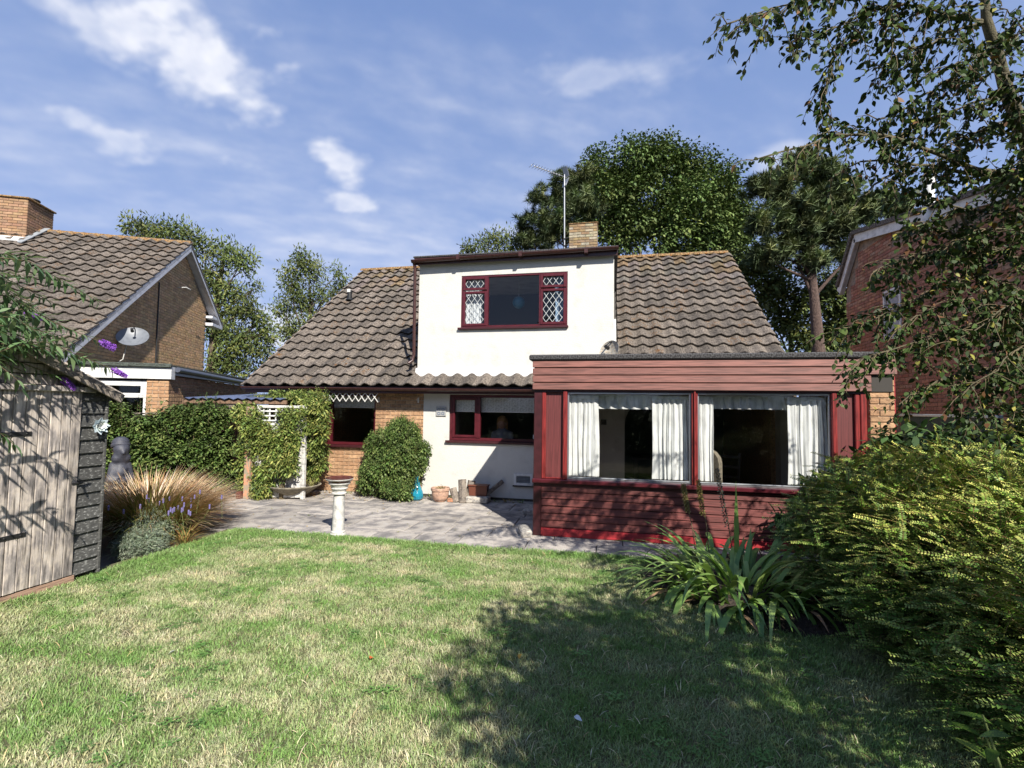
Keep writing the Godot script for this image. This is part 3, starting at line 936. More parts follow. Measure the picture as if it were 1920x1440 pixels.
# ---------------------------------------------------------------- the timber extension
func extension() -> void:
	var ZF := 2.35
	var e := thing("timber_extension", "flat-roofed extension clad in red-brown boards with two large curtained windows", "extension", Vector3(0, 0, 0))
	# lower boards on a dark backing
	part(e, "backing", spanm(-1.05, 3.12, 0.0, 0.74, ZF - 0.12, ZF - 0.03), MT["underlay"])
	for i in 6:
		var y0 := 0.118 + i * 0.1
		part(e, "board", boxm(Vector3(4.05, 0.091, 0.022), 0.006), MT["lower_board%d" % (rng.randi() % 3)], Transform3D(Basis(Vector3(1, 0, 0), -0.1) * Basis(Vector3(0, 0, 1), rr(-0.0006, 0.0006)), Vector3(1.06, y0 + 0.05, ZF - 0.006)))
	part(e, "plinth_board", boxm(Vector3(4.05, 0.11, 0.024), 0.005), MT["red_board"], Transform3D(Basis(Vector3(1, 0, 0), -0.08), Vector3(1.06, 0.058, ZF + 0.006)), "bright red bottom board")
	# sill
	part(e, "sill", spanm(-1.09, 3.15, 0.745, 0.80, ZF - 0.1, ZF + 0.075, 0.008), MT["maroon"])
	part(e, "sill_moulding", spanm(-1.07, 3.14, 0.715, 0.745, ZF - 0.05, ZF + 0.035, 0.006), MT["dark_maroon"])
	# posts and panels
	part(e, "corner_post", spanm(-1.08, -0.965, 0.0, 2.05, ZF - 0.11, ZF + 0.012, 0.006), MT["dark_maroon"])
	for p in [[-0.965, -0.91, 0.012], [-0.665, -0.605, 0.03], [2.755, 2.81, 0.03], [3.02, 3.075, 0.012], [3.08, 3.15, 0.02]]:
		part(e, "post", spanm(p[0], p[1], 0.80, 2.05, ZF - 0.09, ZF + p[2], 0.008), MT["post_red"])
	for p in [[-0.91, -0.665], [2.81, 3.02]]:
		part(e, "panel", spanm(p[0], p[1], 0.80, 2.05, ZF - 0.05, ZF - 0.025), MT["panel_red"])
		part(e, "panel_bead", spanm(p[0], p[1], 0.80, 0.822, ZF - 0.025, ZF + 0.0, 0.006), MT["post_red"])
	# mullion: three mouldings
	for p in [[1.062, 1.088, 0.015], [1.088, 1.114, 0.04], [1.114, 1.14, 0.015]]:
		part(e, "mullion", spanm(p[0], p[1], 0.80, 2.05, ZF - 0.09, ZF + p[2], 0.006), MT["post_red"])
	for w in [[-0.605, 1.062], [1.14, 2.755]]:
		var b := Mb.new()
		ring(b, w[0], w[1], 0.80, 2.03, 0.024, ZF - 0.06, ZF - 0.02)
		var win := part(e, "window", b.mesh(), MT["alu"])
		part(win, "pane", pane_mesh(w[0] + 0.02, w[1] - 0.02, 0.82, 2.01, ZF - 0.04), MT["glass"], Transform3D(Basis(Vector3.UP, 0.004 if w[0] < 0 else -0.005), Vector3.ZERO))
		part(win, "glazing_seal", spanm(w[0] + 0.02, w[1] - 0.02, 0.824, 0.838, ZF - 0.05, ZF - 0.012, 0.002), MT["lead_grey"])
	# fascia boards: the upper two run on over the brick pier
	part(e, "fascia_backing", spanm(-1.08, 3.44, 2.06, 2.5, ZF - 0.06, ZF + 0.02), MT["underlay"])
	part(e, "head", spanm(-1.08, 3.15, 2.03, 2.058, ZF - 0.1, ZF + 0.02), MT["dark_maroon"])
	for i in 4:
		var x1: float = 3.19 if i < 2 else 3.475
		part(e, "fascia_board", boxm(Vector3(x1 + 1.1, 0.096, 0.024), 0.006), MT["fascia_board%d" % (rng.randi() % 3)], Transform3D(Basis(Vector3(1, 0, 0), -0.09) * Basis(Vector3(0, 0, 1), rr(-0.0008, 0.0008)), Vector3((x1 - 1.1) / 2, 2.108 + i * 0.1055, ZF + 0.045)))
	# roof
	var rf := part(e, "flat_roof", spanm(-1.12, 3.50, 2.49, 2.53, 0.06, ZF + 0.06), MT["felt"])
	part(rf, "roof_edge", spanm(-1.15, 3.47, 2.478, 2.56, ZF + 0.03, ZF + 0.085, 0.018), MT["felt"])
	part(rf, "roof_edge", spanm(-1.15, -1.10, 2.478, 2.555, 0.06, ZF + 0.03, 0.018), MT["felt"])
	part(e, "ceiling", spanm(-1.0, 3.2, 2.36, 2.40, 0.0, ZF - 0.1), MT["room_wall"])
	# side walls, brick pier
	part(e, "side_wall", spanm(-1.06, -0.98, 0.0, 2.5, 0.02, ZF - 0.11), MT["lower_board1"])
	var pier := part(e, "brick_pier", spanm(3.19, 3.462, 0.0, 2.5, 0.02, ZF - 0.008), MT["mortar"])
	brick_field(pier, 3.19, 3.464, 0.01, 2.265, [], "buff_brick", [], 100, true, at(0, 0, ZF))
	part(pier, "red_edge", spanm(3.462, 3.474, 0.0, 2.26, ZF - 0.06, ZF + 0.004), MT["red_board"])
	part(e, "floor", spanm(-1.0, 3.2, 0.0, 0.06, -0.02, ZF - 0.1), MT["room_floor"])
	# curtains and pelmets, each a thing that hangs behind the glass
	curtain(-0.60, -0.17, 0.84, 1.99, ZF - 0.13, 6, "white curtain drawn to the left side of the left extension window")
	curtain(0.57, 1.055, 0.84, 1.99, ZF - 0.13, 7, "white curtain beside the red mullion, right side of the left extension window")
	curtain(1.145, 1.36, 0.84, 1.99, ZF - 0.13, 4, "narrow white curtain just right of the red mullion")
	curtain(2.29, 2.745, 0.84, 1.99, ZF - 0.13, 6, "white curtain at the far right of the right extension window")
	valance(-0.17, 0.57, 1.80, 1.985, ZF - 0.2, 5, "short gathered white pelmet frill across the left extension window")
	valance(1.36, 2.29, 1.82, 1.985, ZF - 0.2, 8, "short gathered white pelmet frill across the right extension window")

func wavy(x0: float, x1: float, y0: float, y1: float, z: float, folds: int, depth: float, flare: float) -> ArrayMesh:
	var b := Mb.new()
	var nx := folds * 10
	var ny := 8
	var ph := []
	var am := []
	for i in folds + 3:
		ph.append(rr(-0.35, 0.35))
		am.append(rr(0.35, 1.4))
	var f := func(s: float, t: float) -> Vector3:
		var k: float = s * folds
		var i := int(k)
		var a: float = lerpf(am[i], am[i + 1], k - i)
		var p: float = lerpf(ph[i], ph[i + 1], k - i)
		var w := sin(TAU * (k + p)) * 0.7 + sin(TAU * (k * 2.03 + p * 3.0 + t * 0.4)) * 0.3
		var xx := lerpf(x0, x1, s)
		xx += (s - 0.5) * flare * (1.0 - t) * (x1 - x0) + 0.006 * sin(t * 5.0 + k)
		return Vector3(xx, lerpf(y0, y1, t), z + depth * a * w * (0.55 + 0.45 * (1.0 - t)))
	for i in nx:
		for j in ny:
			var s0 := float(i) / nx
			var s1 := float(i + 1) / nx
			var t0 := float(j) / ny
			var t1 := float(j + 1) / ny
			var q := [f.call(s0, t0), f.call(s1, t0), f.call(s1, t1), f.call(s0, t1)]
			var nn := []
			for c in [[s0, t0], [s1, t0], [s1, t1], [s0, t1]]:
				var dx: Vector3 = f.call(minf(c[0] + 0.004, 1.0), c[1]) - f.call(maxf(c[0] - 0.004, 0.0), c[1])
				nn.append(Vector3(-dx.z, 0, dx.x).normalized())
			b.tri(q[0], q[1], q[2], nn[0], nn[1], nn[2])
			b.tri(q[0], q[2], q[3], nn[0], nn[2], nn[3])
	return b.mesh()

func curtain(x0: float, x1: float, y0: float, y1: float, z: float, folds: int, label: String) -> void:
	var c := thing("curtain", label, "curtain", Vector3(0, 0, 0), 0.0, "white curtains in the extension windows")
	part(c, "fabric", wavy(x0, x1, y0, y1 - 0.02, z, folds, 0.022, 0.05) , MT["curtain"])
	part(c, "heading_tape", spanm(x0, x1, y1 - 0.05, y1, z - 0.005, z + 0.012, 0.003), MT["curtain"])

func valance(x0: float, x1: float, y0: float, y1: float, z: float, folds: int, label: String) -> void:
	var c := thing("pelmet_frill", label, "pelmet", Vector3(0, 0, 0), 0.0, "pelmet frills in the extension windows")
	part(c, "fabric", wavy(x0 - 0.05, x1 + 0.05, y0, y1, z, folds, 0.03, 0.0) , MT["curtain"])
	part(c, "rail", spanm(x0 - 0.08, x1 + 0.08, y1, y1 + 0.02, z - 0.01, z + 0.01), MT["white_paint"])

# ---------------------------------------------------------------- neighbours
func left_house() -> void:
	var h := thing("brick_house", "brown brick neighbour house with tiled gable roof, chimney and white-edged flat extension, on the left", "house", Vector3(-9.008, 0, 0.854))
	h.basis = Basis(Vector3(0.906, 0, -0.423), Vector3.UP, Vector3(0.423, 0, 0.906))
	var lx := -1.72
	# gable wall: polygon in (z, y)
	var g := Mb.new()
	g.prism(PackedVector2Array([Vector2(0.8, 0), Vector2(0.8, 2.45), Vector2(-4.73, 6.42), Vector2(-6.65, 5.05), Vector2(-6.65, 0)]), Vector3(lx - 0.3, 0, 0), Vector3(0, 0, 1), Vector3(0, 1, 0), Vector3(0.295, 0, 0))
	var gw := part(h, "gable_wall", g.mesh(), MT["mortar_grey"])
	# bricks of the gable, too small to pick apart singly
	var bm := boxm(Vector3(0.215, 0.066, 0.03), 0.003)
	var xf := []
	var cols := []
	var turn := Basis(Vector3.UP, PI / 2)
	var row := 0
	var y := 2.3
	while y < 6.35:
		var z := -6.65 + (0.1125 if row % 2 == 1 else 0.0)
		var zmax: float = 0.8 - (y + 0.066 - 2.45) * 5.53 / 3.97
		var zmin: float = -6.65 + maxf(0.0, (y + 0.066 - 5.05) * 1.92 / 1.37)
		while z < 0.8:
			if z > zmin - 0.02 and z + 0.215 < zmax + 0.05:
				xf.append(Transform3D(turn, Vector3(lx - 0.009, y + 0.033, z + 0.1075)))
				cols.append(vary([Color(0.6, 0.38, 0.2), Color(0.53, 0.33, 0.175), Color(0.64, 0.41, 0.22), Color(0.56, 0.36, 0.19)][rng.randi() % 4], 0.15))
			z += 0.225
		y += 0.076
		row += 1
	many(gw, "brickwork", bm, MT["brick_copies"], xf, cols)
	part(h, "back_wall", spanm(-14, lx - 0.3, 0, 5.0, -6.65, -6.4), MT["brown_brick1"])
	part(h, "front_wall", spanm(-14, lx - 0.3, 0, 2.4, 0.55, 0.8), MT["brown_brick1"])
	# roof
	var ey := 2.42
	var ez := 1.05
	var ry := 6.58
	var rz := -4.73
	var up := Vector2(ry - ey, ez - rz).normalized()
	var B := Basis(Vector3(1, 0, 0), Vector3(0, up.x, -up.y), Vector3(0, up.y, up.x))
	var slope := Vector2(ry - ey, ez - rz).length()
	var dk := Mb.new()
	dk.prism(PackedVector2Array([Vector2(-14, 0.03), Vector2(-1.5, 0.03), Vector2(-1.5, slope), Vector2(-14, slope)]), Vector3(0, ey, ez) - B.z * 0.09, B.x, B.y, B.z * 0.075)
	var roof := part(h, "roof", dk.mesh(), MT["underlay"])
	var bk := Mb.new()
	bk.prism(PackedVector2Array([Vector2(-4.73, 6.58), Vector2(-7.59, 4.63), Vector2(-7.59, 4.5), Vector2(-4.73, 6.45)]), Vector3(-14, 0, 0), Vector3(0, 0, 1), Vector3(0, 1, 0), Vector3(12.5, 0, 0))
	part(h, "back_roof", bk.mesh(), MT["tile1"])
	var variants := [tile_mesh(11), tile_mesh(12)]
	var txf := []
	var tcols := []
	var placed := 0
	for col in 34:
		for r in 21:
			var x := -1.5 - 0.3 * (col + 1)
			var s := -0.05 + r * 0.345
			if s > slope - 0.15:
				continue
			if x < -5.0 and x > -6.15 and absf(s - 6.4) < 0.2:
				pass
			var t := Transform3D(B * Basis(Vector3(0, 0, 1), rr(-0.008, 0.008)), Vector3(x, ey, ez) + B.y * s + B.z * rr(-0.003, 0.003))
			if r >= 4 and placed < 300:
				var kind := rng.randi() % 4
				if rng.randf() < 0.06 + (0.25 if r > 15 else 0.02):
					kind = 4 + rng.randi() % 2
				part(roof, "tile", variants[rng.randi() % 2], MT["tile%d" % kind], t)
				placed += 1
			else:
				txf.append(t)
				tcols.append(vary(Color(0.27, 0.25, 0.232), 0.25))
	many(roof, "further_tiles", variants[0], MT["tile_copies"], txf, tcols)
	var rt := Mb.new()
	rt.tube([Vector3(0, 0, 0), Vector3(0.44, 0, 0)], [0.11, 0.11], 12)
	var rm := rt.mesh()
	var x := -1.95
	while x > -11:
		part(h, "ridge_tile", rm, MT["ridge"], Transform3D(Basis(Vector3(0, 0, 1), rr(-0.012, 0.012)), Vector3(x, ry - 0.02, rz)))
		x -= 0.447
	# white bargeboards and soffit at the verge
	for e in [[Vector3(-1.515, ey, ez), Vector3(-1.515, ry, rz), 0.0], [Vector3(-1.515, ry, rz), Vector3(-1.515, 4.63, -7.59), 0.0]]:
		var d: Vector3 = (e[1] - e[0]).normalized()
		var b := Mb.new()
		var dn := Vector3(0, -0.11, 0)
		b.bar(e[0] + dn, e[1] + dn, 0.17, 0.03, Vector3.UP)
		part(h, "bargeboard", b.mesh(), MT["lilac_white"])
		var so := Mb.new()
		so.bar(e[0] + Vector3(-0.13, -0.17, 0), e[1] + Vector3(-0.13, -0.17, 0), 0.012, 0.23, Vector3.UP)
		part(h, "soffit", so.mesh(), MT["lilac_white"])
	part(h, "box_end", spanm(-1.75, -1.50, 4.42, 4.52, -7.55, -6.65, 0.004), MT["lilac_white"])
	part(h, "box_end", spanm(-1.75, -1.52, 4.68, 4.76, -7.2, -6.66, 0.004), MT["lilac_white"])
	# chimney
	var ch := part(h, "chimney", spanm(-5.94, -5.31, 5.6, 7.3, -5.19, -4.21), MT["mortar_grey"])
	brick_field(ch, -5.95, -5.30, 6.0, 7.3, [], "brown_brick", [Color(0.42, 0.26, 0.15), Color(0.38, 0.23, 0.13), Color(0.34, 0.2, 0.12)], 0, true, at(0, 0, -4.2))
	brick_field(ch, 4.2, 5.2, 6.0, 7.3, [], "brown_brick", [Color(0.34, 0.2, 0.12), Color(0.3, 0.18, 0.1)], 0, true, Transform3D(Basis(Vector3.UP, PI / 2), Vector3(-5.3, 0, 0)))
	part(ch, "cap", spanm(-6.0, -5.25, 7.3, 7.345, -5.25, -4.15, 0.01), MT["ridge"])
	var pot := Mb.new()
	pot.lathe([Vector2(0.09, 0), Vector2(0.08, 0.06), Vector2(0.17, 0.06), Vector2(0.16, 0.09), Vector2(0.0, 0.11)], Vector3(-5.45, 7.345, -4.6), 16)
	part(ch, "cowl", pot.mesh(), MT["black_plastic"])
	var fl := Mb.new()
	fl.bar(Vector3(-5.15, 5.95, -3.72), Vector3(-5.15, 6.7, -4.75), 0.14, 0.02, Vector3(1, 0, 0))
	part(ch, "flashing", fl.mesh(), MT["lead_grey"])
	part(ch, "apron", boxm(Vector3(0.95, 0.3, 0.03), 0.005), MT["white_paint"], Transform3D(B * Basis(Vector3(1, 0, 0), 0.0), Vector3(-5.6, 6.12, -3.98)))
	# cable and bracket on the gable
	var cb := Mb.new()
	cb.tube([Vector3(lx + 0.02, 5.05, -3.33), Vector3(lx + 0.02, 2.6, -3.33)], [0.018, 0.018], 6)
	part(h, "cable", cb.mesh(), MT["black_plastic"])
	var br := Mb.new()
	br.tube([Vector3(lx, 5.19, -4.5), Vector3(lx + 0.25, 5.19, -4.4), Vector3(lx + 0.25, 5.19, -4.7)], [0.012, 0.012, 0.012], 6)
	part(h, "bracket", br.mesh(), MT["white_paint"])
	# flat-roofed extension
	var ex := part(h, "extension_wall", spanm(-4.5, -1.25, 0, 2.3, -0.25, -0.007), MT["mortar"])
	part(h, "extension_wall", spanm(-0.4, -0.007, 0, 2.3, -6.5, -0.007), MT["mortar"])
	part(h, "extension_wall", spanm(-1.25, -0.4, 0, 1.02, -0.25, -0.007), MT["mortar"])
	brick_field(ex, -0.4, -0.0, 1.0, 2.28, [], "buff_brick", [], 60, true, Transform3D())
	brick_field(ex, 0.0, 3.0, 1.0, 2.42, [], "brown_brick", [], 170, true, Transform3D(Basis(Vector3.UP, PI / 2), Vector3.ZERO))
	brick_field(ex, 3.0, 6.4, 1.0, 2.42, [], "brown_brick", [Color(0.36, 0.21, 0.115), Color(0.31, 0.18, 0.1)], 0, true, Transform3D(Basis(Vector3.UP, PI / 2), Vector3.ZERO))
	part(h, "flat_roof", spanm(-4.6, 0.06, 2.55, 2.59, -6.5, 0.10, 0.004), MT["green_felt"])
	part(h, "roof_trim", spanm(-4.6, 0.07, 2.53, 2.61, 0.06, 0.12, 0.012), MT["green_felt"])
	part(h, "fascia", spanm(-4.6, 0.06, 2.29, 2.53, 0.03, 0.06, 0.004), MT["white_paint"])
	part(h, "fascia_return", spanm(0.02, 0.06, 2.29, 2.55, -0.12, 0.03), MT["white_paint"])
	part(h, "side_fascia", spanm(0.03, 0.055, 2.38, 2.52, -6.4, -0.12, 0.003), MT["grey_plastic"])
	var gt := Mb.new()
	gt.tube([Vector3(0.11, 2.50, -0.1), Vector3(0.11, 2.44, -6.4)], [0.055, 0.055], 10)
	part(h, "gutter", gt.mesh(), MT["grey_plastic"])
	window_unit(h, -1.25, -0.4, 1.02, 2.25, -0.02, [[-1.19, -0.46, 1.94, 2.19, true, false], [-1.19, -0.46, 1.08, 1.91, false, false]], MT["white_paint"], 0.06)
	part(h, "transom", spanm(-1.19, -0.46, 1.9, 1.945, -0.08, -0.012, 0.004), MT["white_paint"])
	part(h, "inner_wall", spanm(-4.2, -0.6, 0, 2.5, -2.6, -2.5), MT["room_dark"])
	part(h, "inner_ceiling", spanm(-4.4, -0.41, 2.31, 2.35, -2.5, -0.25), MT["room_wall"])
	part(h, "inner_wall", spanm(-3.0, -2.9, 0, 2.3, -2.5, -0.26), MT["room_wall"])

func satellite_dish(at_p: Vector3, facing: Vector3, r: float, m: Material, label: String, arm: Vector3, local_up := Vector3.UP, arm_m: Material = null) -> void:
	var o := thing("satellite_dish", label, "satellite dish")
	o.position = at_p
	var z := facing.normalized()
	var x := local_up.cross(z).normalized()
	var b := Basis(x, z, x.cross(z))
	var d := Mb.new()
	var pr := []
	for i in 9:
		var q := r * i / 8.0
		pr.append(Vector2(q, 0.32 * q * q / r))
	var back := []
	for i in 9:
		back.append(Vector2(pr[8 - i].x, pr[8 - i].y - 0.008))
	d.lathe(pr + [Vector2(r, 0.32 * r + 0.004)], Vector3.ZERO, 32, b)
	d.lathe([Vector2(r, 0.32 * r + 0.004)] + back, Vector3.ZERO, 32, b)
	var dd := part(o, "reflector", d.mesh(), m)
	dd.scale = Vector3(1, 1, 1)
	var tip := b * Vector3(0, r * 0.95, -r * 0.15)
	var a := Mb.new()
	a.tube([b * Vector3(0, 0.02, -r * 0.9), b * Vector3(0, r * 0.5, -r * 0.75), tip], [0.012, 0.012, 0.012], 6)
	part(o, "feed_arm", a.mesh(), MT["black_plastic"])
	var ln := Mb.new()
	ln.tube([tip, tip - z * 0.09], [0.03, 0.035], 10)
	part(o, "receiver", ln.mesh(), MT["black_plastic"])
	var br := Mb.new()
	br.tube([b * Vector3(0, -0.02, 0), arm], [0.022, 0.022], 8)
	part(o, "bracket", br.mesh(), MT["dull_metal"])

func right_house() -> void:
	var h := thing("red_brick_house", "red brick neighbour house with white verge boards behind the leafy tree on the right", "house")
	var X := 6.0
	var poly := PackedVector2Array([Vector2(-4.7, 0), Vector2(3.0, 0), Vector2(3.0, 4.66), Vector2(-3.95, 6.0), Vector2(-4.7, 5.0)])
	var w := Mb.new()
	w.prism(poly, Vector3(X + 0.008, 0, 0), Vector3(0, 0, 1), Vector3(0, 1, 0), Vector3(0.3, 0, 0))
	var wall := part(h, "gable_wall", w.mesh(), MT["mortar_grey"])
	# bricks: the face looks towards -x; local x runs along +z
	var t := Transform3D(Basis(Vector3(0, 0, 1), Vector3(0, 1, 0), Vector3(-1, 0, 0)), Vector3(X, 0, 0))
	var red := [Color(0.39, 0.18, 0.12), Color(0.33, 0.155, 0.11), Color(0.44, 0.22, 0.14), Color(0.35, 0.15, 0.105), Color(0.43, 0.26, 0.18)]
	brick_field(wall, -1.8, 0.9, 1.55, 2.95, [], "red_brick", red, 250, true, t)
	brick_field(wall, 0.9, 3.0, 1.55, 2.95, [], "red_brick", red, 0, true, t)
	brick_field(wall, -4.7, -1.8, 1.55, 2.95, [], "red_brick", red, 0, true, t)
	brick_field(wall, -4.7, 3.0, 2.9, 4.62, [[-2.95, -2.3, 3.4, 4.5]], "red_brick", red, 0, true, t)
	brick_field(wall, -4.45, 1.2, 4.642, 5.02, [[-2.95, -2.3, 3.4, 4.5]], "red_brick", red, 0, true, t)
	brick_field(wall, -4.2, -0.9, 5.022, 5.4, [], "red_brick", red, 0, true, t)
	brick_field(wall, -4.05, -2.6, 5.402, 5.75, [], "red_brick", red, 0, true, t)
	# roof slabs and white verge boards
	for e in [[Vector3(X - 0.12, 5.0, -4.82), Vector3(X - 0.12, 6.12, -3.95)], [Vector3(X - 0.12, 6.12, -3.95), Vector3(X - 0.12, 4.72, 3.2)]]:
		var b := Mb.new()
		b.bar(e[0] + Vector3(0, -0.04, 0), e[1] + Vector3(0, -0.04, 0), 0.2, 0.03)
		part(h, "verge_board", b.mesh(), MT["white_paint"])
		var r := Mb.new()
		var d: Vector3 = e[1] - e[0]
		r.bar(e[0] + Vector3(4.0, 0.11, 0), e[1] + Vector3(4.0, 0.11, 0), 0.1, 8.15)
		part(h, "roof", r.mesh(), MT["tile2"])
		var so := Mb.new()
		so.bar(e[0] + Vector3(0.06, -0.11, 0), e[1] + Vector3(0.06, -0.11, 0), 0.012, 0.12)
		part(h, "soffit", so.mesh(), MT["lilac_white"])
	var fr := Mb.new()
	fr.span(X + 0.3, 12, 0, 4.6, 2.7, 3.0)
	part(h, "front_wall", fr.mesh(), MT["red_brick1"])
	part(h, "back_wall", spanm(X + 0.3, 12, 0, 4.9, -4.7, -4.4), MT["red_brick1"])
	var fb := Mb.new()
	ring(fb, -2.95, -2.3, 3.4, 4.5, 0.05, -0.02, 0.03)
	var wn := part(h, "window", fb.mesh(), MT["white_paint"], t)
	part(wn, "pane", pane_mesh(-2.9, -2.35, 3.45, 4.45, 0.0), MT["glass"])
	part(wn, "blind", spanm(-2.88, -2.37, 3.47, 4.43, -0.03, -0.02), MT["room_dark"])
	# white flue pipe and waste pipes
	var fp := Mb.new()
	fp.lathe([Vector2(0.10, 0.0), Vector2(0.10, 0.86), Vector2(0.125, 0.86), Vector2(0.125, 0.94), Vector2(0.10, 0.99), Vector2(0.0, 1.0)], Vector3(X - 0.14, 5.25, -1.1), 18)
	part(h, "flue_pipe", fp.mesh(), MT["white_paint"])
	var wp := Mb.new()
	wp.tube([Vector3(X - 0.07, 4.9, 1.0), Vector3(X - 0.07, 2.2, 1.0)], [0.055, 0.055], 10)
	wp.tube([Vector3(X - 0.07, 2.35, 1.0), Vector3(X - 0.07, 2.5, 0.2), Vector3(X - 0.03, 2.52, -0.2)], [0.022, 0.022, 0.022], 8)
	part(h, "waste_pipe", wp.mesh(), MT["lilac_white"])
	# low dark green screen between the houses
	var s := thing("green_screen", "dark green boarded screen with a pale capping below the red brick wall", "fence panel")
	for k in 8:
		part(s, "board", spanm(4.585, 4.61, 0.0, 1.745, 0.3 + k * 0.25, 0.545 + k * 0.25, 0.006), MT["green_panel"])
	part(s, "capping", spanm(4.565, 4.63, 1.747, 1.785, 0.28, 2.32, 0.006), MT["lead_strip"])

# ---------------------------------------------------------------- shed
func shed() -> void:
	var s := thing("garden_shed", "weathered grey timber shed with plank door and lapped boards, at the left edge", "shed")
	var X := -5.2
	var zc := 6.0
	var body := Mb.new()
	body.prism(PackedVector2Array([Vector2(5.11, 0.06), Vector2(6.9, 0.06), Vector2(6.9, 1.86), Vector2(zc, 2.28), Vector2(5.11, 1.86)]), Vector3(X - 1.9, 0, 0), Vector3(0, 0, 1), Vector3(0, 1, 0), Vector3(1.87, 0, 0))
	part(s, "body", body.mesh(), MT["underlay"])
	for i in 14:
		var y := 0.09 + i * 0.133
		part(s, "weatherboard", boxm(Vector3(0.022, 0.148, 0.245), 0.004), MT["weatherboard%d" % (rng.randi() % 4)], Transform3D(Basis(Vector3(0, 0, 1), 0.17) * Basis(Vector3(1, 0, 0), rr(-0.012, 0.012)), Vector3(X - 0.006, y + 0.065, 5.223)))
	part(s, "corner_post", spanm(X - 0.04, X + 0.02, 0.04, 1.88, 5.075, 5.105, 0.005), MT["weatherboard1"])
	part(s, "corner_post", spanm(X - 0.04, X + 0.02, 0.04, 1.88, 6.88, 6.92, 0.005), MT["weatherboard1"])
	part(s, "side_cladding", spanm(X - 1.9, X - 0.04, 0.05, 1.86, 5.085, 5.11), MT["weatherboard2"])
	# door of vertical planks
	var dr := part(s, "door", spanm(X - 0.02, X + 0.004, 0.05, 1.89, 5.35, 6.55), MT["underlay"])
	var z := 5.345
	var i := 0
	while z < 6.5:
		var wdt: float = [0.093, 0.082, 0.1, 0.088, 0.105][i % 5]
		part(dr, "plank", boxm(Vector3(0.024, 1.80 + rr(-0.008, 0.004), wdt - 0.006), 0.004), MT["weathered%d" % (rng.randi() % 4)], Transform3D(Basis(Vector3(1, 0, 0), rr(-0.002, 0.002)), Vector3(X + 0.016 + rr(-0.002, 0.002), 1.002, z + wdt / 2)))
		z += wdt
		i += 1
	for hy in [[1.505, 0.55], [0.60, 0.50]]:
		var hb := Mb.new()
		hb.span(X + 0.028, X + 0.037, hy[0] - 0.02, hy[0] + 0.02, 5.34 + 0.42, 5.34 + 0.42 + hy[1], 0.003)
		for k in 3:
			hb.lathe([Vector2(0.009, 0), Vector2(0.006, 0.006), Vector2(0.0, 0.007)], Vector3(X + 0.037, hy[0], 5.80 + k * 0.12), 8, Basis(Vector3(0, 0, 1), -PI / 2))
		part(dr, "hinge", hb.mesh(), MT["black_plastic"])
	var la := Mb.new()
	la.span(X + 0.026, X + 0.036, 0.985, 1.005, 5.30, 5.40, 0.002)
	la.lathe([Vector2(0.012, 0), Vector2(0.012, 0.02), Vector2(0, 0.024)], Vector3(X + 0.03, 0.995, 5.33), 10, Basis(Vector3(0, 0, 1), -PI / 2))
	part(dr, "latch", la.mesh(), MT["black_plastic"])
	part(s, "door_head", spanm(X - 0.01, X + 0.06, 1.895, 1.95, 5.24, 6.75, 0.006), MT["weathered1"])
	part(s, "base_rail", spanm(X - 0.03, X + 0.022, -0.02, 0.095, 5.32, 6.9, 0.006), MT["bare_wood"])
	for k in 3:
		part(s, "gable_board", spanm(X - 0.012, X + 0.012, 1.955 + k * 0.1, 2.045 + k * 0.1, 5.28 + k * 0.21, 6.72 - k * 0.21, 0.004), MT["weathered%d" % k])
	# roof and barge boards
	for sgn in [-1.0, 1.0]:
		var r := Mb.new()
		var e0 := Vector3(X - 0.9, 2.345, zc)
		var e1 := Vector3(X - 0.9, 1.86, zc + sgn * 0.985)
		r.bar(e0, e1, 0.025, 2.02, Vector3(0, 1, 0))
		part(s, "roof_slope", r.mesh(), MT["grey_wood"])
		for k in 5:
			var a := e0.lerp(e1, k / 5.0 + 0.02) + Vector3(0.0, 0.026, 0)
			var b := e0.lerp(e1, (k + 1) / 5.0) + Vector3(0.0, 0.022, 0)
			var rb := Mb.new()
			rb.bar(a, b, 0.02, 2.05, Vector3(0, 1, 0), 0.003)
			part(s, "roof_board", rb.mesh(), MT["weathered%d" % (rng.randi() % 4)])
		var bb := Mb.new()
		bb.bar(Vector3(X + 0.115, 2.31, zc + sgn * 0.01), Vector3(X + 0.115, 1.835, zc + sgn * 0.985), 0.09, 0.022, Vector3.UP, 0.004)
		part(s, "bargeboard", bb.mesh(), MT["grey_wood"])
	# pale flower ornament
	var f := thing("flower_ornament", "pale blue and white flower-shaped ornament hung on the shed's side boards", "ornament", Vector3(X + 0.03, 1.555, 5.19))
	for k in 3:
		var pm := Mb.new()
		for p in 8:
			var a := TAU * p / 8 + k * 0.4
			var dir := Vector3(0.35 + 0.35 * k, sin(a), cos(a)).normalized()
			add_leaf(pm, Transform3D(frame(dir, Vector3(1, 0, 0)), Vector3(0.008 * k, 0, 0)), 0.105 - 0.025 * k, 0.062, 0.3, -0.2, 3)
		part(f, "petal_ring", pm.mesh(), mat("petal_ring%d" % k, [lin(0.5, 0.58, 0.62), lin(0.62, 0.7, 0.66), lin(0.72, 0.74, 0.7)][k], 0.6, {two = true}))
	var ce := Mb.new()
	ce.lathe([Vector2(0.03, 0.0), Vector2(0.022, 0.02), Vector2(0, 0.028)], Vector3(0.015, 0, 0), 12, Basis(Vector3(0, 0, 1), -PI / 2))
	part(f, "centre", ce.mesh(), MT["lead_strip"])

